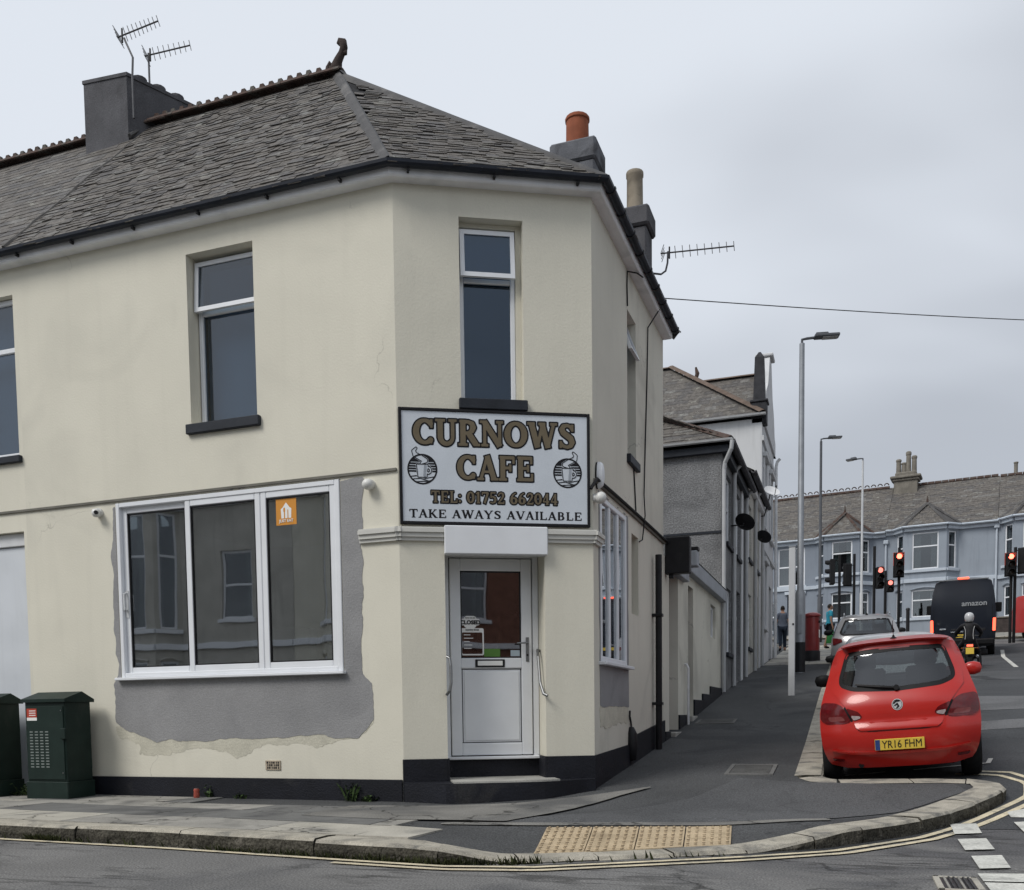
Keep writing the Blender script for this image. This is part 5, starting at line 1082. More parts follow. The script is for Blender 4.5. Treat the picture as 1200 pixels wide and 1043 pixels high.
t = thing('flood_light', 'pale square lamp housing over the dark outbuilding door', 'lamp', FY.p(6.5, 3.2, 0)); m = MB(); m.fb(FY, 6.36, 6.58, 3.20, 3.44, .02, .26, .012); m.build('housing', GREYP, t); m = MB(); m.fb(FY, 6.38, 6.56, 3.445, 3.50, .0, .27, .006); m.build('hood', BLACKM, t)

def gutter_run(F, u0, u1, z, o, m_, parent, r_=.06):
    m = MB(); prof = [(o - r_, z), (o - r_ * .8, z - r_ * .7), (o, z - r_), (o + r_ * .8, z - r_ * .7), (o + r_, z), (o + r_ * .8, z), (o, z - r_ * .7), (o - r_ * .8, z)]; vs = [F.p(u, b_, a) for u in (u0, u1) for a, b_ in prof]
    m.add(vs, [(i, (i + 1) % 8, 8 + (i + 1) % 8, 8 + i) for i in range(8)] + [tuple(range(8)), tuple(range(8, 16))[::-1]]); return m.build('gutter', m_, parent)
def downpipe(F, u, z0, z1, o, m_, parent, r_=.045):
    m = MB(); m.tube([F.p(u, z0, o), F.p(u, z1 - .25, o), F.p(u, z1 - .1, o + .03), F.p(u, z1, o + .12)], r_, 8); p = m.build('downpipe', m_, parent)
    for k in (.3, .62): c = MB(); c.tube([F.p(u, z0 + (z1 - z0) * k, o), F.p(u, z0 + (z1 - z0) * k + .07, o)], r_ * 1.2, 8); c.build('pipe_collar', m_, p)
def street_house(label, u0, u1, ze, wm, cols, ridge, hip, wins, doors, pipes, z0, back=-4.6, grp='houses along the side street', gm=FASCIA):
    h = thing('terraced_house', label, 'house', (1.772, u0, z0), grp)
    m = MB(); wall(m, FY, u0, u1, z0 - 1, ze, [(*w_, .12) for w_ in wins] + [(*d, .15) for d in doors]); m.build('front_wall', wm, h)
    m = MB(); FS = Frame((1.772, u0), (-1, 0), (0, -1)); wall(m, FS, 0, 1.772 - back, z0 - 1, ze); m.build('end_wall', PEB, h)
    m = MB(); wall(m, Frame((1.772, u1), (-1, 0), (0, 1)), 0, 1.772 - back, z0 - 1, ze); wall(m, Frame((back, u0), (0, 1), (-1, 0)), 0, u1 - u0, z0 - 1, ze); m.build('rear_wall', PEB, h)
    for w_ in wins:
        window(h, FY, *w_, -.06, UPVC, GLASS_FAR, h=(w_[2] + (w_[3] - w_[2]) * .55,), fw=.06); s = MB(); s.fb(FY, w_[0] - .06, w_[1] + .06, w_[2] - .09, w_[2], -.1, .06, .006); s.build('sill', SILL, h)
        b = MB(); b.quad(FY.p(w_[0], w_[2], -.3), FY.p(w_[1], w_[2], -.3), FY.p(w_[1], w_[3], -.3), FY.p(w_[0], w_[3], -.3)); b.build('curtain', CURTAIN, h)
    for i, d in enumerate(doors): s = MB(); s.fb(FY, d[0], d[1], d[2], d[3], -.15, -.10, .01); s.build('door', (GREYD, DARKW)[i % 2], h)
    for a in cols: s = MB(); s.fb(FY, a[0], a[1], z0 - .5, ze - .1, 0, .035, .008); s.build('pilaster', WHITEW, h)
    x0, x1 = back, 1.772 + .2; ym = (u0 + u1) / 2; xm = (back + 1.772) / 2; zr = ze + ridge; a, b_ = u0 - .16, u1
    m = MB(); A_, B_, C_, D_ = Vector((x1, a, ze + .05)), Vector((x1, b_, ze + .05)), Vector((back - .2, b_, ze + .05)), Vector((back - .2, a, ze + .05)); P_ = Vector((xm, a + (xm - back) * .8 if hip else a, zr)); Q_ = Vector((xm, b_, zr))
    m.quad(A_, B_, Q_, P_); m.quad(C_, D_, P_, Q_); m.add([D_, A_, P_], [(0, 1, 2)]); rf = m.build('roof', ROOFB, h)
    if hip:
        put_slates([slates(D_, A_, P_, tri_in(.5), gauge=.15, w0=.2, w1=.42, seed=31, jit=1.2, th=.016)], rf, keep=60); hipstrip(A_ + Vector((0, 0, -.01)), P_, .11).build('hip_cover', TERRA, rf)
    L_ = (A_ - B_).length
    put_slates([slates(A_, B_, Vector((xm, a, zr)), (lambda u, v: (v * .4, 1) if u is None else v <= 1) if hip else (lambda u, v: (0, 1) if u is None else v <= 1), gauge=.2, w0=.25, w1=.4, seed=33, jit=.6)], rf, stuff='slating', keep=0)
    m = MB(); m.fb(FY, u0, u1 - .01, ze - .16, ze + .02, 0, .12, .008); m.build('fascia', SILL if hip else gm, h)
    gutter_run(FY, a, u1 - .02, ze + .05, .22, STACK, h, .07)
    for u, mm_ in pipes: downpipe(FY, u, float(pavez(2, u)) + .02, ze, .06, mm_, h)
    return h
gh = street_house('grey pebble-dashed end house of the side street with hipped slate roof', 11.3, 15.9, 6.38, PEB, [(13.2, 13.42), (14.9, 15.2)], 1.95, True, [(12.1, 13.0, 4.55, 6.0), (13.9, 14.75, 4.55, 6.0), (12.2, 13.05, 2.2, 3.6)], [(14.0, 14.8, 1.65, 3.75)], [(13.1, PIPEW), (15.7, PIPEW)], 1.3)
m = MB(); FG = Frame((1.772, 11.3), (-1, 0), (0, -1)); m.fb(FG, -.02, 6.2, 4.60, 4.645, 0, .02); m.build('band', SILL, gh)
m = MB(); m.fb(FG, -.15, 6.3, 6.20, 6.34, 0, .12, .008); m.build('fascia', SILL, gh); gutter_run(FG, -.25, 6.3, 6.44, .20, PIPEW, gh, .055)
m = MB(); m.tube([(1.84, 11.20, 1.32), (1.84, 11.20, 5.85), (1.86, 11.18, 5.98), (2.0, 11.06, 6.22), (2.02, 11.05, 6.38)], .042, 10); m.build('downpipe', PIPEW, gh)
street_house('pale roughcast terraced house beyond the grey end house', 15.91, 20.45, 6.85, PEBW, [(16.1, 16.35), (18.2, 18.42), (19.6, 19.9)], 1.9, False, [(16.6, 17.5, 4.9, 6.3), (18.8, 19.5, 4.9, 6.3), (16.6, 17.5, 2.6, 4.0)], [(18.6, 19.45, 2.1, 4.2)], [(18.1, PIPEW), (20.3, PIPEW)], 1.8)
# --- tall white building with gable to the street
wb = thing('white_building', 'tall white rendered building with slate hip and shaped street gable', 'building', (1.772, 20.5, 2.3))
FW_ = Frame((1.772, 20.5), (-1, 0), (0, -1)); U0, U1, ZT = 20.5, 24.9, 9.55
m = MB(); wall(m, FY, U0, U1, 1.3, ZT, [(21.1, 21.9, 6.6, 8.4, .12), (23.3, 24.1, 6.6, 8.4, .12), (21.1, 21.9, 3.6, 5.3, .12), (23.2, 24.2, 2.6, 5.0, .12)]); m.build('front_wall', WHITEW, wb)
m = MB(); wall(m, FW_, 0, 7, 1.3, ZT); m.build('end_wall', WHITEW, wb); m = MB(); wall(m, Frame((1.772, U1), (-1, 0), (0, 1)), 0, 7, 1.3, ZT); wall(m, Frame((-5.2, U0), (0, 1), (-1, 0)), 0, U1 - U0, 1.3, ZT); m.build('rear_wall', WHITEW, wb)
for w_ in ((21.1, 21.9, 6.6, 8.4), (23.3, 24.1, 6.6, 8.4), (21.1, 21.9, 3.6, 5.3)):
    window(wb, FY, *w_, -.06, UPVC, GLASS_FAR, h=((w_[2] + w_[3]) / 2,), fw=.07)
    for q in ((w_[0] - .14, w_[0], w_[2] - .1, w_[3] + .15), (w_[1], w_[1] + .14, w_[2] - .1, w_[3] + .15)): s = MB(); s.fb(FY, *q, 0, .05, .01); s.build('window_surround', WHITEW, wb)
    s = MB(); s.fb(FY, w_[0] - .2, w_[1] + .2, w_[2] - .2, w_[2] - .1, 0, .1, .01); s.build('sill', WHITEW, wb); s = MB(); s.fb(FY, w_[0] - .2, w_[1] + .2, w_[3] + .15, w_[3] + .28, 0, .12, .01); s.build('window_head', WHITEW, wb)
s = MB(); s.fb(FY, 23.2, 24.2, 2.6, 5.0, -.16, -.10, .01); s.build('door', DARKW, wb)
s = MB(); s.fb(FY, U0 - .01, U1, 5.75, 5.92, 0, .07, .01); s.build('string_course', WHITEW, wb); s = MB(); s.fb(FY, U0, U1, 8.9, 9.05, 0, .06, .01); s.build('string_course', WHITEW, wb)
s = MB(); s.fb(FW_, .0, 7, 7.35, 7.39, 0, .02); s.build('string_course', GREYP, wb)
A_, B_, P_, Q_ = Vector((-5.4, U0 - .15, ZT + .08)), Vector((1.80, U0 - .15, ZT + .08)), Vector((-1.35, 23.0, 12.2)), Vector((-5.4, 23.0, 12.2)); C_, D_ = Vector((1.80, 25.6, ZT + .08)), Vector((-5.4, 25.6, ZT + .08))
m = MB(); m.quad(A_, B_, P_, Q_); m.add([B_, C_, P_], [(0, 1, 2)]); m.quad(C_, D_, Q_, P_); wr = m.build('roof', ROOFB, wb)
sl = slates(A_, B_, Q_, lambda u, v: (0, 1 - (1.80 + 1.35) / 7.2 * v) if u is None else (v <= 1 and u <= 1.01 - (1.80 + 1.35) / 7.2 * v), gauge=.2, w0=.25, w1=.36, jit=.15, th=.008, seed=41)
put_slates([sl], wr, keep=0); BRIDGE = mat('brown_ridge_tile', (.14, .105, .085), .85, .2, 5)
hipstrip(B_, P_, .16, .09).build('hip_cover', BRIDGE, wr); hipstrip(Q_, P_, .15, .05).build('ridge_cover', BRIDGE, wr)
# gable wing towards the street
G0, G1, GR = Vector((1.75, 20.95, ZT + .2)), Vector((1.75, 24.6, ZT + .2)), Vector((1.75, 22.75, 11.55)); I0, I1, IR = [p + Vector((-3.4, 0, 0)) for p in (G0, G1, GR)]
m = MB(); m.quad(I0, G0, GR, IR); m.quad(G1, I1, IR, GR); gwr = m.build('gable_roof', ROOFB, wb)
put_slates([slates(I0, G0, IR, lambda u, v: (0, 1) if u is None else v <= 1, gauge=.2, w0=.25, w1=.36, jit=.15, th=.008, seed=43)], gwr, keep=0); hipstrip(IR, GR, .14, .05).build('ridge_cover', BRIDGE, gwr)
V, Fs = fill_sdf(sd_poly([(20.55, 9.5), (20.55, 9.95), (20.95, 10.0), (21.3, 10.6), (21.9, 11.0), (22.3, 11.75), (22.45, 12.0), (23.05, 12.0), (23.2, 11.75), (23.6, 11.0), (24.2, 10.6), (24.55, 10.0), (24.9, 9.95), (24.9, 9.5)]), 20.3, 25.1, 9.3, 12.3, .1)
slab(MB(), V, Fs, lambda x, y: FY.p(x, y, .06), lambda x, y: FY.p(x, y, -.3)).build('shaped_gable', WHITEW, wb)
m = MB(); m.box((1.66, 22.75, 12.03), (.55, .75, .09), .02); m.build('gable_cap', WHITEW, wb)
m = MB(); m.box((1.68, 20.72, 9.72), (.44, .44, .62), .02); m.box((1.68, 20.72, 10.06), (.52, .52, .07), .02); c = (1.68, 20.72)
m.hexa([(c[0] - .17, c[1] - .17, 10.09), (c[0] + .17, c[1] - .17, 10.09), (c[0] + .17, c[1] + .17, 10.09), (c[0] - .17, c[1] + .17, 10.09), (c[0] - .13, c[1] - .13, 11.35), (c[0] + .13, c[1] - .13, 11.35), (c[0] + .13, c[1] + .13, 11.35), (c[0] - .13, c[1] + .13, 11.35)])
m.hexa([(c[0] - .13, c[1] - .13, 11.35), (c[0] + .13, c[1] - .13, 11.35), (c[0] + .13, c[1] + .13, 11.35), (c[0] - .13, c[1] + .13, 11.35), (c[0] - .03, c[1] - .03, 11.52), (c[0] + .03, c[1] - .03, 11.52), (c[0] + .03, c[1] + .03, 11.52), (c[0] - .03, c[1] + .03, 11.52)])
m.build('obelisk', mat('black_stone', (.03, .031, .036), .6, .3, 6, .3, 30), wb)
m = MB(); m.box((-.55, 23, 11.7), (.1, .1, .3), .02); m.tube([(-.55, 23, 11.75), (-.5, 23, 11.95), (-.55, 23, 12.15)], [.06, .07, .03], 8); m.build('finial', TERRA, wr)
gutter_run(FW_, -.12, 7.1, ZT + .10, .18, PIPEW, wb, .07); downpipe(FY, 24.75, 2.6, 9.4, .10, UPVC_D, wb, .05)
# --- satellite dishes
def dish(label, c, wallp, r, m_, rz):
    t = thing('satellite_dish', label, 'satellite dish', c, 'satellite dishes on the street fronts'); c = Vector(c); Mx = Matrix.Rotation(rz, 3, 'Z') @ Matrix.Rotation(R(48), 3, 'X')
    m = MB(); n = 18; vs = []; rings = [(0.02, .0), (.4, .012), (.75, .04), (1, .075)]
    for sgn, th in ((1, 0), (-1, .012)):
        for q, d_ in rings:
            for k in range(n): a = 2 * math.pi * k / n; vs.append(c + Mx @ Vector((r * q * math.cos(a), r * q * math.sin(a) * .92, d_ * r * 3 - th)))
    fs = [(b_ * 4 * n + i * n + k, b_ * 4 * n + i * n + (k + 1) % n, b_ * 4 * n + (i + 1) * n + (k + 1) % n, b_ * 4 * n + (i + 1) * n + k) for b_ in (0, 1) for i in range(3) for k in range(n)] + [(3 * n + k, 3 * n + (k + 1) % n, 7 * n + (k + 1) % n, 7 * n + k) for k in range(n)] + [tuple(range(n))[::-1], tuple(range(4 * n, 5 * n))]
    m.add(vs, fs); m.build('dish', m_, t, smooth=40)
    back = c + Mx @ Vector((0, 0, -.08)); m = MB(); m.tube([c + Mx @ Vector((0, 0, -.01)), back, Vector(wallp) + Vector((.12, 0, 0)), Vector(wallp)], .018, 6); m.build('arm', BLACKM, t)
    m = MB(); e = c + Mx @ Vector((0, -r * .5, r * 1.0)); m.tube([c + Mx @ Vector((0, -r * .92, .2 * r)), e], .011, 6); m.tube([e, e + Vector((0, 0, .05))], .025, 8); m.build('receiver_arm', BLACKM, t)
dish('nearest black satellite dish on the grey house front', (2.10, 12.55, 5.0), (1.77, 13.0, 5.05), .235, BLACKM, R(150))
dish('smaller black satellite dish further along the pale house front', (2.0, 18.4, 5.70), (1.77, 18.8, 5.75), .225, BLACKM, R(150))
dish('pale grey satellite dish high up near the white building', (2.12, 19.6, 7.18), (1.77, 20.0, 6.6), .235, UPVC_D, R(35))

# ------------------------------------------------------------------ the blue terrace facing down the street
BLUE = mat('blue_grey_render', (.225, .255, .30), .85, .07, 1.0, .3, 60, streak=.3, fine=.05)
BLUE2 = mat('paler_blue_render', (.28, .315, .36), .85, .07, 1.0, .3, 60, streak=.3, fine=.05)
BTRIM = mat('pale_blue_trim', (.47, .52, .58), .6, .06, 3, streak=.2)
BD = (0.99000941, -0.14100134); FB = Frame((-2.0, 44.2), BD, (BD[1], -BD[0]))
ROOFW = mat('terrace_slate', (.075, .072, .072), .6, .3, 3, .3, 30)
def face(F, ua, oa, ub, ob):      # a wall frame between two points given along / out from another frame
    a, b_ = F.p(ua, 0, oa), F.p(ub, 0, ob); d = (b_ - a); L = d.length; d.normalize(); n = Vector((d.y, -d.x, 0))
    if n.dot(F.n) < -.3: n = -n
    return Frame((a.x, a.y), (d.x, d.y), (n.x, n.y)), L
def bay_house(F, label, u0, u1, zg, ze, zr, wm, bay, wins, door, zs, grp='blue terrace houses across the top of the street', trim=BTRIM, depth=7.0, roofs=True, curt=CURTAIN, far=True):
    h = thing('terraced_house', label, 'house', F.p((u0 + u1) / 2, zg, 0), grp); a, b_ = bay; pj, sd_ = .62, .5
    holes = [(*w_, .14) for w_ in wins] + ([(*door, .5)] if door else [])
    m = MB(); wall(m, F, u0, a, zg - .6, ze, [q for q in holes if q[1] <= a]); m.build('front_wall', wm, h); m = MB(); wall(m, F, b_, u1, zg - .6, ze, [q for q in holes if q[0] >= b_]); m.build('front_wall', wm, h)
    m = MB(); wall(m, Frame(F.p(u1, 0, -depth), (-F.d.x, -F.d.y), (-F.n.x, -F.n.y)), 0, u1 - u0, zg - .6, ze); wall(m, Frame(F.p(u0, 0, 0), (-F.n.x, -F.n.y), (-F.d.x, -F.d.y)), 0, depth, zg - .6, ze); wall(m, Frame(F.p(u1, 0, 0), (-F.n.x, -F.n.y), (F.d.x, F.d.y)), 0, depth, zg - .6, ze); m.build('rear_wall', wm, h)
    gmid = (zs + ze) / 2
    fl = MB(); q = [F.p(u0, zs, -.2), F.p(u1, zs, -.2), F.p(u1, zs, -depth + .1), F.p(u0, zs, -depth + .1)]; fl.add(q, [(0, 1, 2, 3)]); fl.add([F.p(u0 + .1, zg, -2.2), F.p(u1 - .1, zg, -2.2), F.p(u1 - .1, ze, -2.2), F.p(u0 + .1, ze, -2.2)], [(0, 1, 2, 3)]); fl.build('room_partition', ROOMD, h)
    faces = [face(F, a, 0, a + sd_, pj), face(F, a + sd_, pj, b_ - sd_, pj), face(F, b_ - sd_, pj, b_, 0)]
    m = MB(); spec = []
    for i, (G, L) in enumerate(faces):
        w_ = (.14, L - .14) if i != 1 else (.35, L - .35); up = (zs + .62, ze - .24); lo = (zg + .75, zs - .38); hs = [(w_[0], w_[1], *up, .10), (w_[0], w_[1], *lo, .10)]
        wall(m, G, 0, L, zg - .6, ze, hs); spec.append((G, hs))
    by = m.build('bay_wall', wm, h)
    for i, (G, hs) in enumerate(spec):
        for q in hs:
            window(h, G, q[0], q[1], q[2], q[3], -.04, UPVC, GLASS_FAR, h=(q[2] + (q[3] - q[2]) * .62,), fw=.065)
            for cu in ((q[0], q[0] + (q[1] - q[0]) * .32), (q[1] - (q[1] - q[0]) * .3, q[1])):
                c = MB(); c.quad(G.p(cu[0], q[2], -.17), G.p(cu[1], q[2], -.17), G.p(cu[1], q[3], -.19), G.p(cu[0], q[3], -.19)); c.build('curtain', curt, h)
            if q[3] < zs:       # segmental head over the ground floor lights
                t_ = MB(); n_ = 6; pts = [G.p(q[0] - .04 + (q[1] - q[0] + .08) * k / n_, q[3] + .02 + .09 * math.sin(math.pi * k / n_), .02) for k in range(n_ + 1)]; t_.tube(pts, .045, 6); t_.build('window_head', wm, h)
    path = [(F.p(u0, 0, 0), 0)]
    for z0, z1, o, mm_ in ((zs - .02, zs + .16, .10, trim), (zs + .47, zs + .60, .09, trim), (zg + .60, zg + .72, .08, trim), (ze - .16, ze + .02, .14, trim)):
        for i, (G, L) in enumerate(faces): s = MB(); s.fb(G, -.0, L + .0, z0, z1, -.01, o, .01); s.build('moulding', mm_, h)
        if o >= .1: 
            for q in ((u0 + .005, a), (b_, u1 - .005)): s = MB(); s.fb(F, *q, z0, z1, -.01, o - .004, .01); s.build('moulding', mm_, h)
    for w_ in wins:
        window(h, F, *w_, -.07, UPVC, GLASS_FAR, h=(w_[2] + (w_[3] - w_[2]) * .5,), fw=.07); s = MB(); s.fb(F, w_[0] - .1, w_[1] + .1, w_[2] - .12, w_[2], -.1, .08, .01); s.build('sill', trim, h)
        c = MB(); c.quad(F.p(w_[0], w_[2], -.3), F.p(w_[0] + .35 * (w_[1] - w_[0]), w_[2], -.3), F.p(w_[0] + .35 * (w_[1] - w_[0]), w_[3], -.3), F.p(w_[0], w_[3], -.3)); c.build('curtain', curt, h)
    if door:
        s = MB(); s.fb(F, door[0], door[1], door[2], door[3] - .5, -.5, -.44, .01); s.build('door', DARKW, h); s = MB(); s.fb(F, door[0], door[1], door[3] - .49, door[3], -.5, -.46); s.build('fanlight', GLASS_FAR, h)
        s = MB(); s.fb(F, door[0] - .12, door[1] + .12, door[3], door[3] + .16, -.02, .10, .01); s.build('door_head', trim, h)
    # roof with a hipped top over the bay
    e = .22; A_, B_, C_, D_ = F.p(u0, ze + .03, e), F.p(u1, ze + .03, e), F.p(u1, zr, -3.2), F.p(u0, zr, -3.2); E_, G_ = F.p(u1, ze, -depth - .2), F.p(u0, ze, -depth - .2)
    m = MB(); m.quad(A_, B_, C_, D_); m.quad(E_, G_, D_, C_); rf = m.build('roof', ROOFB, h)
    put_slates([slates(A_, B_, D_, lambda u, v: (0, 1) if u is None else v <= 1, gauge=.19, w0=.24, w1=.5, jit=.7, th=.012, seed=int(u0 * 10) + 51)], rf, keep=0)
    sl_ = (zr - ze) / 3.42; pz = ze + 1.32; bk = -(1.32 / sl_) + e; ap = F.p((a + b_) / 2, pz, bk + 1.1); ar = F.p((a + b_) / 2, pz, bk)
    q0, q1, q2, q3 = F.p(a - .15, ze + .05, .1), F.p(a + sd_ - .08, ze + .05, pj + .2), F.p(b_ - sd_ + .08, ze + .05, pj + .2), F.p(b_ + .15, ze + .05, .1)
    l0, l3 = F.p(a - .15, ze + .05, .24), F.p(b_ + .15, ze + .05, .24)
    m = MB(); m.add([q0, q1, q2, q3, ap, ar, l0, l3], [(0, 1, 4), (1, 2, 4), (2, 3, 4), (0, 4, 5), (3, 5, 4)]); bt = m.build('bay_roof', ROOFW, h)
    put_slates([slates(q1, q2, ap, tri_in(.5), gauge=.19, w0=.24, w1=.4, jit=.4, seed=61), slates(q0, q1, ap, lambda u, v: (v, 1) if u is None else (v <= 1 and u >= v), gauge=.19, w0=.24, w1=.4, jit=.4, seed=62)], bt, keep=0)
    for p_ in (q0, q1, q2, q3): hipstrip(p_, ap, .09, .05).build('hip_cover', TERRA if wm is BLUE else LEAD, bt)
    f_ = MB(); f_.tube([ap, ap + Vector((0, 0, .12)), ap + Vector((0, 0, .35))], [.07, .06, .03], 6); f_.build('finial', TERRA, bt)
    rl = u1 - u0; m = MB(); n_ = int(rl / .33)
    for i in range(n_): 
        c0, c1 = F.p(u0 + i * .33 + .01, zr, -3.2), F.p(u0 + (i + 1) * .33 - .01, zr, -3.2); t_ = MB(); t_.tube([c0, c1], .12, 6)
        if wm is BLUE: p_ = c0.lerp(c1, .5) + Vector((0, 0, .16)); t_.tube([p_ + Vector((.11 * math.cos(k), 0, .11 * math.sin(k))) for k in [x_ * math.pi / 6 for x_ in range(0, 7)]], .03, 5)
        t_.build('ridge_tile', TERRA, rf)
    for p0, p1 in ((q0, F.p(u0, ze + .05, .3)), (q3, F.p(u1, ze + .05, .3))): g_ = MB(); g_.tube([p0 + F.n * .16, p1], .055, 6); g_.build('gutter', trim, h)
    for p0, p1 in ((q0, q1), (q1, q2), (q2, q3)): g_ = MB(); g_.tube([p0 + F.n * .05, p1 + F.n * .05], .055, 6); g_.build('gutter', trim, h)
    return h
bay_house(FB, 'blue grey terraced house at the left, behind the lamp posts', -.8, 7.97, 4.9, 9.80, 12.76, BLUE, (4.6, 7.3), [(2.6, 4.0, 7.56, 9.55), (1.75, 2.5, 5.2, 6.75)], (3.1, 3.95, 4.85, 7.1), 7.32)
hB = bay_house(FB, 'blue terraced house in the middle with the tall chimney, behind the dark van', 7.98, 13.0, 4.75, 9.86, 12.74, BLUE2, (8.4, 11.3), [], (11.75, 12.5, 4.7, 6.9), 7.22)
bay_house(FB, 'blue terraced house at the right edge of the picture', 13.01, 19.0, 4.6, 9.92, 12.70, BLUE2, (13.2, 16.0), [(16.9, 18.2, 7.8, 9.5)], (17.0, 17.9, 4.6, 6.85), 7.18)
m = MB(); cc = FB.p(8.6, 0, -3.0); m.box((cc.x, cc.y, 12.0), (1.15, .75, 2.2), .03, rz=math.atan2(BD[1], BD[0])); m.box((cc.x, cc.y, 13.0), (1.32, .92, .12), .04, rz=math.atan2(BD[1], BD[0])); m.box((cc.x, cc.y, 13.13), (1.5, 1.1, .14), .05, rz=math.atan2(BD[1], BD[0])); m.box((cc.x, cc.y, 13.3), (1.05, .7, .22), .05, rz=math.atan2(BD[1], BD[0]))
STACKB = mat('buff_stack', (.19, .175, .15), .9, .2, 4, .4, 30, streak=.4); ch = m.build('chimney', STACKB, hB)
for du, hh in ((-.38, .75), (-.12, .55), (.1, 1.1), (.38, .85)): p = FB.p(8.6 + du, 13.4, -3.0); q = MB(); q.lathe([(.13, 0), (.115, hh * .8), (.14, hh * .85), (.14, hh * .95), (.1, hh)], p, 12); q.build('chimney_pot', STACKB, ch)
for u, zt_ in ((7.98, 9.6), (12.95, 9.9)): m = MB(); m.tube([FB.p(u, 4.9, .07), FB.p(u, zt_ - .3, .07)], .05, 8); m.box(FB.p(u, zt_ - .22, .09), (.24, .18, .2), .03); m.build('downpipe', BTRIM, hB)
m = MB(); m.fb(FB, 12.5, 12.85, 6.85, 7.3, 0, .10, .02); m.build('pilaster_cap', BTRIM, hB)
m = MB(); m.lathe([(.09, 0), (.09, .5), (.11, .52), (.11, .58)], FB.p(13.7, 12.75, -3.2), 10); tag(m.build('roof_vent', STACKB, hB), None)
# low front wall on the right
t = thing('garden_wall', 'dark low garden wall in front of the right-hand blue house', 'wall', FB.p(14, 4.8, 1.4)); m = MB(); m.fb(FB, 11.7, 19, 4.0, 5.15, 1.5, 1.75, .02); m.build('wall', mat('dark_brick_wall', (.055, .045, .042), .9, .3, 8, .4, 30), t); m = MB(); m.fb(FB, 11.65, 19.05, 5.152, 5.22, 1.45, 1.8, .02); m.build('coping', STACKB, t)
# ------------------------------------------------------------------ houses on the near side of the main road and the right of the side street (seen in the windows)
BRICKR = mat('red_brown_brickwork', (.22, .11, .08), .9, .25, 6, .4, 50, fine=.2)
FO = Frame((14, -15.2), (-1, 0), (0, 1))
bay_house(FO, 'red brick house across the main road, reflected in the cafe door', 0, 9, 0, 7.4, 9.8, BRICKR, (5.2, 8.2), [(1.5, 2.6, 3.9, 5.9)], (2.0, 2.9, 0, 2.4), 3.05, 'houses across the main road', UPVC)
bay_house(FO, 'cream house across the main road, second along in the reflection', 9.01, 17, 0, 7.4, 9.8, CREAM, (13, 16), [(10.4, 11.5, 3.9, 5.9), (10.2, 11.6, .9, 2.3)], (11.9, 12.7, 0, 2.3), 3.05, 'houses across the main road', UPVC)
bay_house(FO, 'off-white house across the main road, third along in the reflection', 17.01, 25, 0, 7.4, 9.8, CREAM2, (21, 24), [(18.4, 19.5, 3.9, 5.9)], (18.5, 19.4, 0, 2.3), 3.05, 'houses across the main road', UPVC)
bay_house(FO, 'pale house across the main road, fourth along in the reflection', 25.01, 34, 0, 7.4, 9.8, PEBW, (29, 32), [(26.4, 27.5, 3.9, 5.9), (26.4, 27.8, .9, 2.3)], (27.9, 28.7, 0, 2.3), 3.05, 'houses across the main road', UPVC)
FQ = Frame((14.5, 27), (0, -1), (-1, 0))
bay_house(FQ, 'brick house on the right of the side street, reflected in the side window', 0, 9, 2.4, 7.6, 10.5, BRICKR, (4.6, 7.6), [(1.5, 2.6, 5.8, 7.2)], (1.6, 2.5, 2.4, 4.8), 4.95, 'houses on the right of the side street', UPVC)
bay_house(FQ, 'pale house on the right of the side street, nearer the junction', 9.01, 18, 1.3, 6.5, 9.4, PEBW, (13.6, 16.6), [(10.5, 11.6, 4.7, 6.1)], (10.6, 11.5, 1.3, 3.7), 3.85, 'houses on the right of the side street', UPVC)
# ------------------------------------------------------------------ vehicles
TYRE = mat('tyre_rubber', (.012, .012, .013), .8, .2, 20); RIM = mat('alloy_rim', (.32, .33, .34), .35, .1, 10, metal=.8)
CARIN = mat('car_interior', (.012, .012, .014), .85, .2, 5); SEAT = mat('seat_fabric', (.035, .035, .038), .9, .2, 8)
TRIMB = mat('black_trim', (.010, .010, .011), .5, .2, 8); CARGL = glass('car_glass', tint=(.38, .42, .42), refl=.11)
REDL = mat('red_lens', (.11, .004, .006), .15, .2, 30, spec=.5, coat=.3); CLEARL = mat('clear_lens', (.40, .33, .33), .12, .15, 30, coat=.5); DARKL = mat('dark_lens', (.20, .05, .05), .15, .1, 30, coat=.4)
LITR = mat('lit_red_lens', (.6, .03, .02), .3, 0, 5, emit=((1.0, .10, .05), 2.6))
PLY = mat('yellow_plate', (.66, .47, .07), .45, .04, 5); CHROME = mat('chrome', (.75, .76, .78), .12, .02, 5, metal=1.0)
def lerpk(K): 
    xs_, ys_ = [k[0] for k in K], [k[1] for k in K]
    def f(v):
        v = np.asarray(v, float); i = np.clip(np.searchsorted(xs_, v) - 1, 0, len(xs_) - 2); x0 = np.take(xs_, i); x1 = np.take(xs_, i + 1); t = np.clip((v - x0) / (x1 - x0), 0, 1)
        m_ = np.gradient(ys_, xs_); h = x1 - x0; a, b_ = np.take(ys_, i), np.take(ys_, i + 1); ma, mb_ = np.take(m_, i), np.take(m_, i + 1)
        sec = (b_ - a) / h; ma = np.where(ma * sec < 0, 0, np.clip(ma, -3 * abs(sec), 3 * abs(sec))); mb_ = np.where(mb_ * sec < 0, 0, np.clip(mb_, -3 * abs(sec), 3 * abs(sec)))
        return a * (1 + 2 * t) * (1 - t) ** 2 + ma * h * t * (1 - t) ** 2 + b_ * t * t * (3 - 2 * t) + mb_ * h * t * t * (t - 1)
    return f
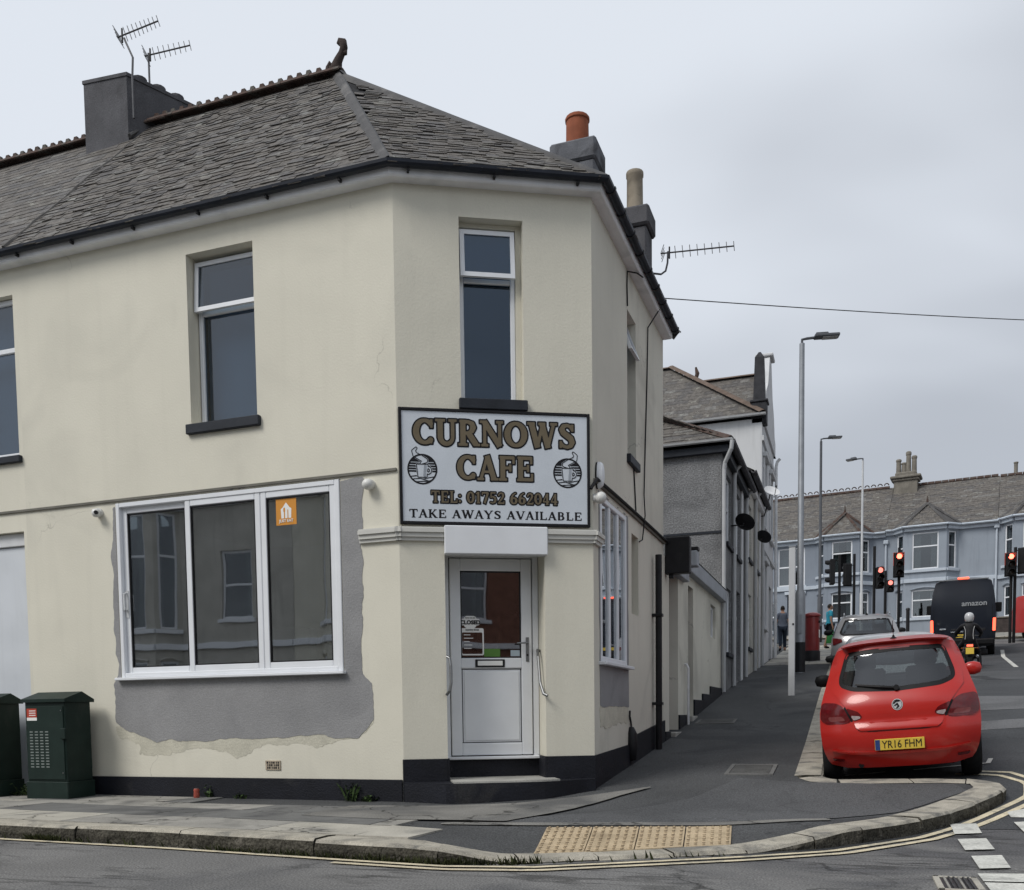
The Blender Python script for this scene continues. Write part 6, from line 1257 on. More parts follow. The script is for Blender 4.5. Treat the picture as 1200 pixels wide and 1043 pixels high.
class Shape:
    def __init__(s, L, zb, yr, wz, zt, plan, yf, cr=.2, cf=.35, crown=.07, yb=.95, fb=.8, pw=4):
        s.L, s.zb, s.cr, s.cf, s.crown, s.yb, s.fb, s.pw = L, zb, cr, cf, crown, yb, fb, pw
        s.yr, s.wz, s.zt, s.plan, s.yf = lerpk(yr), lerpk(wz), lerpk(zt), lerpk(plan), lerpk(yf)
    def hw(s, y, z): return s.wz(z) * s.plan(y)
    def Yr(s, x, z): return s.yr(z) + s.cr * np.minimum(1, np.abs(x) / s.wz(np.minimum(z, s.zt(.6) - s.crown))) ** s.pw
    def Yf(s, x, z): return s.yf(z) + s.cf * np.minimum(1, np.abs(x) / s.wz(z)) ** 2.5
    def top(s, x, y): h = s.hw(y, s.zt(y) - s.crown); return s.zt(y) - s.crown + s.crown * np.sqrt(np.maximum(0, 1 - np.minimum(1, np.abs(x) / h) ** 3.0))
    def warp(s, x, y, z):
        if y < s.yb: t = y / s.yb; return float(s.Yr(x, z)) * (1 - t) + s.yb * t
        if y > s.L - s.fb: t = (s.L - y) / s.fb; return s.L - (float(s.Yf(x, z)) * (1 - t) + s.fb * t)
        return y
    def ring(s, y, n1=15, n2=9, ins=0.0, zlo=None, zin=0.0):
        zt = float(s.zt(y)) - zin; zb = s.zb if zlo is None else zlo; zs = zt - s.crown; out = [(0.0, zb)]
        if zlo is None: out = [(0., zb), (float(s.hw(y, zb)) * .8, zb)]
        for i in range(n1): z = zb + (zs - zb) * (i + (.35 if i == 0 and zlo is None else 0)) / (n1 - 1); out.append((float(s.hw(y, z)) - ins, z))
        h = out[-1][0]
        for i in range(1, n2 + 1): a = math.pi / 2 * i / n2; out.append((h * max(0, math.cos(a)) ** .6667, zs + s.crown * math.sin(a)))
        return out
    def solid(s, ys, ins=0.0, zlo=None, zin=0.0, caps=True, y0=0.0):
        m = MB(); rings = []
        for y in ys:
            rg_ = s.ring(y, ins=ins, zlo=zlo, zin=zin); n = len(rg_); ids = []
            pts = [(x, z) for x, z in rg_] + [(-x, z) for x, z in rg_[-2:0:-1]]
            for x, z in pts: ids.append(len(m.v)); m.v.append((x, s.warp(x, y, z) + y0, z))
            rings.append(ids)
        k = len(rings[0])
        for a, b_ in zip(rings[:-1], rings[1:]): m.f += [(a[i], a[(i + 1) % k], b_[(i + 1) % k], b_[i]) for i in range(k)]
        n = k // 2 + 1
        for ids, y, flip, fn in ((rings[0], ys[0], True, None), (rings[-1], ys[-1], False, None)):
            nl = 9; prev = [ids[i] for i in range(n)]
            lst = [prev]
            for j in range(1, nl):
                lam = 1 - 2 * j / nl; row = [ids[0]]
                for i in range(1, n - 1):
                    x, _, z = m.v[ids[i]]; row.append(len(m.v)); m.v.append((x * lam, s.warp(x * lam, y, z) + y0, z))
                row.append(ids[n - 1]); lst.append(row)
            lst.append([ids[0]] + [ids[k - i] for i in range(1, n - 1)] + [ids[n - 1]])
            for a, b_ in zip(lst[:-1], lst[1:]):
                for i in range(n - 1):
                    q = [a[i], a[i + 1], b_[i + 1], b_[i]]; q2 = []
                    for e in q:
                        if e not in q2: q2.append(e)
                    if len(q2) > 2: m.f.append(tuple(q2 if not flip else q2[::-1]))
        return m
def boolean(o, cutters):
    for c in cutters:
        md = o.modifiers.new('cut', 'BOOLEAN'); md.object = c; md.operation = 'DIFFERENCE'; md.solver = 'EXACT'
        try: md.material_mode = 'TRANSFER'
        except Exception: pass
    dg = bpy.context.evaluated_depsgraph_get(); dg.update(); me = bpy.data.meshes.new_from_object(o.evaluated_get(dg), preserve_all_data_layers=True, depsgraph=dg)
    o.modifiers.clear(); o.data = me
    for c in cutters: bpy.data.objects.remove(c)
    me.polygons.foreach_set('use_smooth', [True] * len(me.polygons)); me.set_sharp_from_angle(angle=R(38))
def fixn(o):
    b = bmesh.new(); b.from_mesh(o.data); bmesh.ops.remove_doubles(b, verts=b.verts, dist=1e-5); bmesh.ops.recalc_face_normals(b, faces=b.faces); b.to_mesh(o.data); b.free()
def prismcut(poly, axis, a, b_, m_):     # polygon extruded along an axis
    mb = MB(); n = len(poly); vs = []
    for k in (a, b_):
        for p, q in poly: vs.append({'x': (k, p, q), 'y': (p, k, q), 'z': (p, q, k)}[axis])
    mb.add(vs, [tuple(range(n)), tuple(range(n, 2 * n))[::-1]] + [(i, (i + 1) % n, n + (i + 1) % n, n + i) for i in range(n)]); o = mb.build('cutter', m_); fixn(o); return o
def rounded(poly, r, n=5):
    out = []; k = len(poly)
    for i in range(k):
        p, a, b_ = Vector(poly[i]), Vector(poly[i - 1]), Vector(poly[(i + 1) % k]); u, v = (a - p).normalized(), (b_ - p).normalized(); rr_ = min(r, (a - p).length * .45, (b_ - p).length * .45); s_, e = p + u * rr_, p + v * rr_
        for j in range(n + 1): t = j / n; q = s_.lerp(p, t).lerp(p.lerp(e, t), t); out.append((q.x, q.y))
    return out
def wheel(parent, x, y, r, w_, side):
    m = MB(); Mx = Matrix.Rotation(R(90), 3, 'Y'); m.lathe([(r * .62, -w_ / 2), (r * .93, -w_ / 2), (r, -w_ * .36), (r, w_ * .36), (r * .93, w_ / 2), (r * .62, w_ / 2), (r * .62, w_ * .1)], (x, y, r), 28, Mx); t = m.build('wheel', TYRE, parent, smooth=40)
    m = MB(); m.lathe([(r * .61, -w_ * .05 * side), (r * .61, w_ * .40 * side), (r * .55, w_ * .42 * side), (r * .5, w_ * .25 * side), (r * .16, w_ * .30 * side), (r * .12, w_ * .36 * side), (.001, w_ * .36 * side)], (x, y, r), 20, Mx); m.build('rim', RIM, t, smooth=30)
    for k in range(5): a = k * 1.2566; b = MB(); p0 = Vector((x + w_ * .36 * side, y + r * .14 * math.cos(a), r + r * .14 * math.sin(a))); p1 = Vector((x + w_ * .36 * side, y + r * .56 * math.cos(a), r + r * .56 * math.sin(a))); b.tube([p0, p1], [.035, .028], 6); b.build('spoke', RIM, t)
def car(name, label, cat, S, paint, rearwin, lights, plate, wheels, extra=None, roofglass=None, sidewins=(), screen=None, hollow=True, mirror=(.93, 2.5, 1.0), mirm=None, group=None, zcab=.78, seats=True):
    t = thing(name, label, cat, (0, 0, 0), group, local=True); L = S.L
    ys = list(np.linspace(0, S.yb, 9)) + list(np.linspace(S.yb, L - S.fb, 24))[1:] + list(np.linspace(L - S.fb, L, 8))[1:]
    body = S.solid(ys).build('body', paint, t); fixn(body); cut = []
    r_ = wheels[2]
    for wy in wheels[:2]:
        for sd in (-1, 1):
            m = MB(); m.lathe([(r_ * 1.17, -.25), (r_ * 1.17, .45)], (sd * .86, wy, r_ * 1.02), 26, Matrix.Rotation(R(90) * sd, 3, 'Y')); c = m.build('cutter', TRIMB); fixn(c); cut.append(c)
    if hollow:
        y1 = screen[1] + .25; cab = S.solid(list(np.linspace(.0, S.yb, 6)) + list(np.linspace(S.yb, y1, 14))[1:], ins=.055, zlo=zcab, zin=.05, y0=.10).build('cutter', CARIN); fixn(cab); cut.append(cab)
        if rearwin: cut.append(prismcut(rearwin, 'y', -.3, .95, TRIMB))
        for sw in sidewins:
            for sd in (-1, 1): cut.append(prismcut(sw, 'x', sd * .45, sd * 1.3, TRIMB))
        ym = (screen[0] + screen[1]) / 2; hs = float(S.hw(ym, S.zt(ym) - .05)) - .07; cut.append(prismcut([(-hs, screen[0] + .05), (hs, screen[0] + .05), (hs + .05, screen[1] - .04), (-hs - .05, screen[1] - .04)], 'z', zcab + .12, 2.2, TRIMB))
    boolean(body, cut)
    def rear(fn, bounds, h, lift, nm, m_, parent=t, thick=None):
        V, Fs = fill_sdf(fn, *bounds, h); tp = lambda x, z: (x, float(S.Yr(x, z)) - lift, z)
        return slab(MB(), V, Fs, tp, (lambda x, z: (x, float(S.Yr(x, z)) + .012, z)) if thick is None else (lambda x, z: (x, float(S.Yr(x, z)) - lift + thick, z))).build(nm, m_, parent, smooth=35)
    if rearwin:
        P = np.array(rearwin); bd = (P[:, 0].min() - .05, P[:, 0].max() + .05, P[:, 1].min() - .05, P[:, 1].max() + .05)
        gm = CARGL if hollow else glass('van_glass', (.05, .05, .05), .06)
        rw = rear(sd_off(sd_poly(rearwin), .008), bd, .025, -.004, 'rear_window', gm, thick=.004)
        rear(sd_sub(sd_off(sd_poly(rearwin), .02), sd_off(sd_poly(rearwin), -.022)), bd, .02, .001, 'window_seal', TRIMB, rw)
    for sw in sidewins:
        for sd in (-1, 1):
            P = np.array(sw); V, Fs = fill_sdf(sd_off(sd_poly(sw), .008), P[:, 0].min() - .05, P[:, 0].max() + .05, P[:, 1].min() - .05, P[:, 1].max() + .05, .05)
            f_ = lambda k: (lambda y, z: (sd * (float(S.hw(y, z)) - k), y if y >= S.yb else S.warp(float(S.hw(y, z)), min(S.yb, max(0, (y - float(S.Yr(S.hw(y, z), z))) / (S.yb - float(S.Yr(S.hw(y, z), z))) * S.yb)), z), z))
            slab(MB(), V, Fs, f_(.004 if hollow else -.003), None).build('side_window', CARGL if hollow else glass('van_glass', (.05, .05, .05), .06), t, smooth=True)
    if screen:
        ym = (screen[0] + screen[1]) / 2; hs = float(S.hw(ym, S.zt(ym) - .05)) - .06; pl_ = [(-hs, screen[0] + .04), (hs, screen[0] + .04), (hs + .06, screen[1] - .03), (-hs - .06, screen[1] - .03)]; V, Fs = fill_sdf(sd_poly(pl_), -1.1, 1.1, screen[0] - .1, screen[1] + .1, .06)
        slab(MB(), V, Fs, lambda x, y: (x, y, float(S.top(x, y)) + (-.003 if hollow else .004))).build('windscreen', CARGL if hollow else glass('van_glass', (.05, .05, .05), .06), t, smooth=True)
    for poly, m_, nm, lift in lights:
        P = np.array(poly); bd = (P[:, 0].min() - .03, P[:, 0].max() + .03, P[:, 1].min() - .03, P[:, 1].max() + .03); rear(sd_poly(poly), bd, .015, lift, nm, m_)
    if plate:
        pw_, ph_, pz, txt, py = plate; y0 = float(S.Yr(0, pz)) - .012; m = MB(); m.box((0, y0, pz), (pw_, .014, ph_), .004); pl2 = m.build('number_plate', PLY, t)
        FPl = Frame((0, y0 - .0075), (1, 0), (0, -1))
        if txt: text_on(txt, ph_ * .98, FPl, pw_ * .05, pz - ph_ * .02, .001, INK, pl2, .0, .86); m = MB(); m.fb(FPl, -pw_ / 2 + .004, -pw_ / 2 + .055, pz - ph_ / 2 + .004, pz + ph_ / 2 - .004, 0, .001); m.build('plate_band', mat('plate_blue', (.03, .06, .20), .5, .1, 5), pl2)
    for wy in wheels[:2]:
        for sd in (-1, 1): wheel(t, sd * (wheels[3]), wy, r_, .20, sd)
    m = MB(); m.box((0, (wheels[0] + wheels[1]) / 2, S.zb + .03), (1.2, wheels[1] - wheels[0] + .6, .14), .03); m.build('underbody', TRIMB, t)
    if mirror:
        for sd in (-1, 1):
            m = MB(); m.lathe([(.001, -.12), (.05, -.105), (.075, -.05), (.08, .02), (.06, .09), (.001, .115)], (sd * mirror[0], mirror[1], mirror[2]), 14, Matrix.Rotation(R(90) * sd, 3, 'Y') @ Matrix.Diagonal((1, .65, 1))); mm_ = m.build('door_mirror', (mirm[0] if sd < 0 else mirm[1]) if mirm else paint, t, smooth=True)
            m = MB(); m.tube([(sd * (mirror[0] - .06), mirror[1], mirror[2] - .03), (sd * (mirror[0] - .2), mirror[1] + .05, mirror[2] - .06)], .022, 8); m.build('mirror_arm', TRIMB, mm_)
    if hollow and seats:
        for x, y, zt_ in ((-.36, 1.75, 1.12), (.36, 1.75, 1.12), (-.36, .88, .98), (.36, .88, .98)):
            m = MB(); m.box((x, y, (zcab + zt_) / 2 - .06), (.48, .14, zt_ - zcab + .14), .06, M=Matrix.Rotation(R(-10), 4, 'X')); se_ = m.build('seat', SEAT, t, smooth=60); m = MB(); m.box((x, y - .05, zt_ + .10), (.26, .10, .17), .045, M=Matrix.Rotation(R(-10), 4, 'X')); m.build('headrest', SEAT, se_, smooth=60)
        m = MB(); m.box((0, screen[1] - .1, zcab + .1), (1.25, .3, .18), .06); m.build('dashboard', SEAT, t); m = MB(); m.lathe([(.17, -.015), (.185, 0), (.17, .015), (.155, 0)], (.36, screen[1] - .38, zcab + .16), 18, Matrix.Rotation(R(65), 3, 'X')); m.build('steering_wheel', TRIMB, t)
        m = MB(); m.box((0, screen[0] + .18, float(S.zt(screen[0])) - .14), (.22, .03, .06), .012); m.build('rear_view_mirror', TRIMB, t)
    if extra: extra(t, S, rear)
    return t
def park(t, x, y, z, rz=0, pitch=0, roll=0, sc=1.0): t.location = (x, y, z); t.rotation_euler = (R(pitch), R(roll), R(rz)); t.scale = sc if isinstance(sc, tuple) else (sc, sc, sc)
REDP = mat('red_car_paint', (.43, .018, .013), .30, .05, 2, spec=.45, coat=.30); WHITEC = mat('white_car_paint', (.58, .59, .60), .3, .03, 2, coat=.6); SILV = mat('silver_car_paint', (.34, .34, .35), .32, .04, 2, metal=.35, coat=.6); NAVY = mat('navy_van_paint', (.007, .010, .018), .4, .1, 2, spec=.3, coat=.12)
hatch = Shape(4.02, .21, [(.20, .13), (.30, .07), (.42, .015), (.52, .0), (.62, .0), (.70, .045), (.78, .05), (.88, .075), (.97, .13), (1.05, .20), (1.20, .33), (1.36, .47), (1.42, .50), (1.49, .52)],
              [(.20, .74), (.28, .80), (.40, .845), (.55, .865), (.70, .87), (.82, .86), (.93, .83), (1.02, .80), (1.15, .755), (1.28, .715), (1.38, .665), (1.5, .60)],
              [(0, 1.455), (.5, 1.465), (1.1, 1.485), (1.7, 1.48), (2.15, 1.43), (2.6, 1.22), (2.98, .99), (3.2, .95), (3.6, .84), (3.85, .74), (4.02, .66)], [(0, .985), (.5, 1.0), (1.5, 1.0), (2.8, .995), (3.4, .975), (4.02, .92)], [(.2, .12), (.35, .03), (.5, .0), (.65, .02), (.8, .12), (1.5, .3)], cr=.24, yb=1.0)
RW = rounded([(-.52, 1.37), (0, 1.392), (.52, 1.37), (.60, 1.13), (.60, 1.065), (.47, 1.02), (0, .995), (-.47, 1.02), (-.60, 1.065), (-.60, 1.13)], .055, 3)
def mirx(P): return [(-x, z) for x, z in P][::-1]
LO = rounded([(-.835, .875), (-.80, .90), (-.66, .895), (-.585, .86), (-.50, .70), (-.60, .685), (-.79, .685), (-.85, .72)], .03, 3); LI = rounded([(-.555, .845), (-.42, .80), (-.375, .745), (-.40, .725), (-.475, .705)], .02, 3); LC = rounded([(-.505, .765), (-.41, .755), (-.385, .738), (-.405, .73), (-.472, .713)], .008, 2); LC2 = rounded([(-.76, .755), (-.60, .76), (-.56, .715), (-.74, .705)], .02, 2); LS = [(-.583, .86), (-.558, .85), (-.475, .70), (-.50, .695)]
rr_sp = sd_poly(rounded([(-.56, .47), (0, .45), (.56, .47), (.60, .78), (-.60, .78)], .04, 3))
def red_extra(t, S, rear):
    paint_ = REDP
    gap = sd_un(sd_line([(-.465, .70, .0045), (-.455, .64, .0045), (-.40, .605, .0045), (-.2, .595, .0045), (.2, .595, .0045), (.40, .605, .0045), (.455, .64, .0045), (.465, .70, .0045)]), *[sd_line([(s_ * .635, 1.0, .0035), (s_ * .60, .93, .0035), (s_ * .57, .87, .0035)]) for s_ in (-1, 1)])
    rear(gap, (-.7, .7, .55, 1.05), .012, .0015, 'tailgate_gap', TRIMB, thick=.001)
    rear(sd_sub(sd_poly(rounded([(-.62, .345), (.62, .345), (.68, .22), (-.68, .22)], .05)), lambda X, Y: .2 - Y), (-.75, .75, .18, .38), .02, .004, 'rear_valance', TRIMB)
    tg = [(-.59, 1.425), (.59, 1.425), (.70, 1.10), (.70, 1.0), (.60, .90), (.545, .84), (.475, .70), (.45, .64), (.40, .607), (-.40, .607), (-.45, .64), (-.475, .70), (-.545, .84), (-.60, .90), (-.70, 1.0), (-.70, 1.10)]
    rear(sd_sub(sd_poly(tg), sd_off(sd_poly(RW), .021)), (-.76, .76, .56, 1.47), .018, .005, 'tailgate', paint_, thick=.006)
    rear(sd_line([(-.74, .405, .006), (-.5, .375, .013), (0, .366, .014), (.5, .375, .013), (.74, .405, .006)]), (-.85, .85, .33, .44), .010, .018, 'bumper_crease', paint_)
    for s_ in (-1, 1): rear(sd_poly(rounded([(s_ * .74, .315), (s_ * .60, .315), (s_ * .60, .285), (s_ * .72, .285)][::int(-s_)], .01)), (-.8, .8, .26, .34), .01, .005, 'reflector', REDL)
    # round chrome badge with a dark winged figure
    y0 = float(S.Yr(0, .845)) ; n = Vector((0, -1, .2)).normalized(); up = Vector((0, .2, 1)).normalized()
    def bd(fn, off, nm, m_, par): V, Fs = fill_sdf(fn, -.075, .075, -.075, .075, .004); return slab(MB(), V, Fs, lambda x, z: Vector((x, y0, .845)) + up * z + n * off, lambda x, z: Vector((x, y0 + .01, .845)) + up * z).build(nm, m_, par)
    b0 = bd(sd_ell(0, 0, .058, .058), .010, 'badge', CHROMEW, t)
    bd(sd_un(sd_line([(-.036, .012, .007), (-.012, .034, .010), (.02, .034, .008)]), sd_line([(-.028, -.012, .006), (.0, .006, .009), (.012, -.02, .010), (-.008, -.036, .006)]), sd_sub(sd_ell(0, 0, .050, .050), sd_ell(0, 0, .046, .046))), .0125, 'badge_face', TRIMB, b0)
    m = MB(); p0 = Vector((.0, float(S.Yr(0, 1.01)) - .02, 1.008)); m.tube([p0, p0 + Vector((-.16, .0, .02)), Vector((-.42, float(S.Yr(-.42, 1.06)) - .015, 1.055))], [.016, .014, .010], 8); m.tube([Vector((-.06, float(S.Yr(0, 1.02)) - .012, 1.02)), Vector((-.44, float(S.Yr(-.44, 1.08)) - .010, 1.065))], .010, 6); m.lathe([(.03, -.02), (.028, .03)], p0, 12, Matrix.Rotation(R(75), 3, 'X')); m.build('rear_wiper', TRIMB, t)
    m = MB(); zt_ = float(S.zt(.75)); m.lathe([(.05, -.01), (.042, .012), (.018, .03), (.008, .05)], (0, .75, zt_), 12); m.build('aerial_base', TRIMB, t); m = MB(); m.tube([(0, .75, zt_ + .02), (0, .52, zt_ + .20)], .004, 5); m.build('aerial_rod', TRIMB, t)
    V, Fs = fill_sdf(rr_sp, -.66, .66, .40, .80, .03); slab(MB(), V, Fs, lambda x, y: (x, y, float(S.top(x, max(y, .55))) + .012 - .04 * max(0, .55 - y)), lambda x, y: (x, y + .01, float(S.top(x, max(y, .55))) - .004 - .04 * max(0, .55 - y))).build('roof_spoiler', REDP, t, smooth=35)
    m = MB(); m.tube([(.885, 1.35, .80), (.895, 1.42, .81), (.89, 1.52, .80)], .012, 6); m.build('door_handle', REDP, t)
    rear(sd_line([(-.16, 1.40, .008), (.16, 1.40, .008)]), (-.2, .2, 1.37, 1.43), .008, .004, 'high_brake_light', DARKL)
    m = MB(); m.box((0, .75, .27), (1.3, .10, .08), .02); m.tube([(-.42, .12, .24), (-.42, .5, .26)], .03, 8); m.build('rear_axle', TRIMB, t)
CHROMEW = mat('badge_silver', (.62, .63, .64), .25, .05, 20, metal=.3)
LIGHTS_R = []
for f_ in (lambda P: P, mirx):
    LIGHTS_R += [(f_(LO), REDL, 'tail_light', .010), (f_(LI), REDL, 'tail_light', .0095), (f_(LC), CLEARL, 'reversing_lens', .0125), (f_(LC2), DARKL, 'indicator_lens', .0125), (f_(LS), TRIMB, 'light_gap', .006)]
SW = [rounded([(1.02, .99), (1.30, 1.34), (1.95, 1.38), (2.2, 1.32), (2.62, 1.05), (2.6, 1.0)], .05, 3)]
rc = car('hatchback_car', 'red hatchback parked behind the kerb build-out with yellow rear plate', 'car', hatch, REDP, RW, LIGHTS_R, (.52, .112, .455, 'YR16 FHM', 0), (.70, 3.22, .305, .765), red_extra, sidewins=SW, screen=(2.12, 3.0), mirror=(.955, 2.5, 1.0), mirm=(TRIMB, REDP), group='cars parked along the kerb')
park(rc, 4.84, 1.80, float(roadz(4.84, 2.5)) - .09, -2.5, 5.6, -3.8, (.915, .98, 1.03))
tall = Shape(4.2, .24, [(.2, .1), (.35, .03), (.55, 0), (.75, .0), (.95, .06), (1.02, .10), (1.2, .24), (1.42, .42), (1.5, .45), (1.6, .47)], [(.2, .78), (.32, .84), (.5, .88), (.75, .89), (.95, .86), (1.05, .82), (1.2, .77), (1.4, .68), (1.5, .62), (1.6, .58)],
             [(0, 1.55), (.5, 1.56), (1.2, 1.58), (1.9, 1.56), (2.3, 1.50), (2.75, 1.27), (3.1, 1.08), (3.4, 1.04), (3.8, .95), (4.2, .8)], [(0, .98), (.6, 1.0), (3, 1.0), (3.6, .97), (4.2, .9)], [(.2, .1), (.5, 0), (.8, .03), (1.0, .15), (1.6, .3)], cr=.2, yb=1.0)
RW2 = rounded([(-.52, 1.45), (.52, 1.45), (.66, 1.12), (.60, 1.07), (-.60, 1.07), (-.66, 1.12)], .05, 3); LT2 = rounded([(-.85, 1.0), (-.62, .97), (-.60, .90), (-.84, .80)], .03, 3); LT3 = rounded([(-.80, 1.08), (-.72, 1.10), (-.66, .98), (-.80, .98)], .02, 3)
def rails(t, S, rear):
    for sd in (-1, 1):
        m = MB(); m.tube([(sd * .56, y, float(S.zt(y)) + (.005 if y in (.55, 2.2) else .04)) for y in (.55, .75, 1.3, 1.95, 2.2)], .018, 6); m.build('roof_rail', RIM, t)
    m = MB(); m.lathe([(.04, -.01), (.03, .015), (.01, .05)], (0, .7, float(S.zt(.7))), 10); m.build('aerial_base', TRIMB, t)
    rear(sd_line([(-.45, .62, .006), (.45, .62, .006)]), (-.6, .6, .58, .66), .012, .0015, 'tailgate_gap', TRIMB, thick=.001)
sc_ = car('estate_car', 'silver grey car with roof rails, farthest of the three parked along the kerb', 'car', tall, SILV, RW2, [(LT2, REDL, 'tail_light', .012), (mirx(LT2), REDL, 'tail_light', .012)], (.52, .112, .72, None, 0), (.75, 3.35, .33, .79), rails, sidewins=[rounded([(1.0, 1.06), (1.25, 1.44), (2.15, 1.46), (2.7, 1.14), (2.68, 1.06)], .05, 3)], screen=(2.28, 3.1), mirror=(.98, 2.6, 1.08), mirm=(TRIMB, TRIMB), group='cars parked along the kerb', zcab=.85)
park(sc_, 4.70, 17.6, float(roadz(4.9, 18.2)) - .08, 1, 6.0, 0, 1.0)
wc = car('hatchback_car', 'white hatchback mostly hidden between the red car and the silver car', 'car', hatch, WHITEC, RW, LIGHTS_R, (.52, .112, .455, None, 0), (.70, 3.22, .305, .765), None, sidewins=SW, screen=(2.12, 3.0), mirror=(.95, 2.5, 1.0), mirm=(TRIMB, TRIMB), group='cars parked along the kerb')
park(wc, 5.02, 7.2, float(roadz(5.0, 7.9)) - .07, 1, 6.2, -2, (1.0, 1.0, .90))
# --- dark delivery van
vanS = Shape(5.9, .36, [(.3, .03), (.6, 0), (1.2, .0), (1.9, .06), (2.4, .16), (2.7, .2)], [(.3, .93), (.6, .985), (1.1, 1.0), (1.7, .98), (2.2, .92), (2.45, .86), (2.7, .8)], [(0, 2.6), (.6, 2.64), (3.6, 2.64), (4.2, 2.5), (4.9, 1.72), (5.3, 1.28), (5.7, 1.1), (5.9, .9)], [(0, .99), (.5, 1), (4.5, 1), (5.3, .97), (5.9, .88)], [(.3, .1), (.6, 0), (1.0, .05), (1.4, .2), (2.7, .4)], cr=.07, cf=.3, crown=.16, yb=.5, fb=.7, pw=6)
VL = rounded([(-.985, 1.28), (-.90, 1.28), (-.89, .86), (-.98, .86)], .02, 3); VL2 = rounded([(-.978, .95), (-.905, .95), (-.90, .88), (-.975, .88)], .015, 2)
def van_extra(t, S, rear):
    rear(sd_un(sd_line([(0, .62, .006), (0, 2.42, .006)]), sd_line([(-.88, .60, .006), (.88, .60, .006)]), sd_line([(-.80, 2.42, .006), (.80, 2.42, .006)]), *[sd_line([(s_ * .885, .62, .005), (s_ * .88, 1.7, .005), (s_ * .80, 2.42, .005)]) for s_ in (-1, 1)]), (-1, 1, .5, 2.5), .03, .002, 'door_gap', TRIMB, thick=.001)
    FV = Frame((0, float(S.Yr(.5, 1.62)) - .012), (1, 0), (0, -1)); text_on('amazon', .235, FV, .34, 1.78, .004, mat('grey_print', (.32, .335, .35), .5, .05, 5), t, .005, 1.05)
    m = MB(); m.box((0, float(S.Yr(0, .5)) - .06, .52), (1.9, .16, .20), .04); m.build('rear_bumper', TRIMB, t); m = MB(); m.box((0, .16, 2.62), (.34, .09, .06), .02); m.build('high_brake_light', LITR, t)
    m = MB(); m.box((.0, float(S.Yr(0, 2.6)) + .02, 2.575), (1.5, .06, .05), .02); m.build('roof_edge', RIM, t)
    m = MB(); m.box((-.15, float(S.Yr(0, .85)) - .02, .86), (.42, .03, .05), .01); m.build('tailgate_handle', CHROME, t); m = MB(); m.box((-.6, float(S.Yr(.6, .98)) - .02, .97), (.2, .02, .05), .005); m.build('maker_badge', CHROME, t)
    for sd in (-1, 1): m = MB(); m.box((sd * 1.16, 4.55, 1.62), (.22, .12, .36), .04); m.box((sd * 1.04, 4.6, 1.5), (.2, .05, .05), .015); m.build('door_mirror', TRIMB, t)
vn = car('delivery_van', 'dark navy high roofed delivery van with lit tail lights waiting at the junction', 'van', vanS, NAVY, None, [(VL, LITR, 'tail_light', .012), (mirx(VL), LITR, 'tail_light', .012), ([( -.2, .78), (.32, .78), (.32, .67), (-.2, .67)], PLY, 'number_plate', .012)], None, (1.0, 4.65, .34, .88), van_extra, sidewins=[rounded([(3.7, 1.6), (3.75, 2.15), (4.3, 2.15), (4.75, 1.6)], .06, 3)], screen=(4.15, 5.25), hollow=False, mirror=None)
park(vn, 7.80, 26.2, float(roadz(7.7, 27)) - .14, -6, 5.5, 0, 1.0)
van2S = Shape(4.6, .3, [(.3, .03), (.6, 0), (1.2, .0), (1.6, .06), (1.9, .14)], [(.3, .84), (.6, .88), (1.1, .89), (1.5, .85), (1.75, .78), (2, .72)], [(0, 1.78), (.5, 1.82), (2.6, 1.82), (3.1, 1.7), (3.6, 1.25), (4.0, 1.05), (4.6, .8)], [(0, .99), (.5, 1), (3.6, 1), (4.6, .9)], [(.3, .1), (.6, 0), (1.0, .1), (2, .4)], cr=.07, cf=.3, crown=.1, yb=.5, fb=.6, pw=6)
v2 = car('small_van', 'small red van by the blue houses, cut off by the right edge of the picture', 'van', van2S, REDP, None, [], None, (.8, 3.6, .31, .78), None, sidewins=[rounded([(2.3, 1.2), (2.35, 1.62), (2.95, 1.62), (3.4, 1.2)], .06, 3)], screen=(3.0, 3.9), hollow=False, mirror=None)
park(v2, 10.75, 34.6, float(roadz(10.9, 35)) + .02, -72, 0, 3, 1.0)
# --- motorcycle
MK = mat('motorcycle_black', (.016, .016, .018), .4, .2, 8)
mt = thing('motorcycle', 'black motorcycle with lit tail light waiting behind the dark van', 'motorcycle', (0, 0, 0), None, True)
for nm, y, r_, w_ in (('rear_wheel', 0.0, .31, .17), ('front_wheel', 1.42, .31, .12)):
    m = MB(); m.lathe([(r_ * .66, -w_ * .4), (r_ * .9, -w_ * .5), (r_ * .98, -w_ * .25), (r_, 0), (r_ * .98, w_ * .25), (r_ * .9, w_ * .5), (r_ * .66, w_ * .4)], (0, y, r_), 26, Matrix.Rotation(R(90), 3, 'Y')); q = m.build(nm, TYRE, mt, smooth=50)
    m = MB(); m.lathe([(r_ * .64, -.03), (r_ * .64, .03), (.05, .05), (.05, -.05)], (0, y, r_), 18, Matrix.Rotation(R(90), 3, 'Y')); m.build('rim', MK, q)
m = MB(); m.box((0, .62, .45), (.36, .55, .34), .06); m.build('engine', MK, mt); m = MB(); m.lathe([(.001, -.3), (.12, -.26), (.17, -.05), (.17, .12), (.10, .28), (.001, .3)], (0, .82, .82), 14, Matrix.Rotation(R(90), 3, 'X') @ Matrix.Diagonal((1, .8, 1))); m.build('fuel_tank', MK, mt, smooth=True)
m = MB(); m.box((0, .28, .80), (.28, .62, .10), .045); m.build('saddle', TRIMB, mt, smooth=40); m = MB(); m.hexa([(-.10, -.25, .72), (.10, -.25, .72), (.13, .25, .70), (-.13, .25, .70), (-.08, -.28, .84), (.08, -.28, .84), (.13, .25, .80), (-.13, .25, .80)]); m.build('tail_fairing', MK, mt)
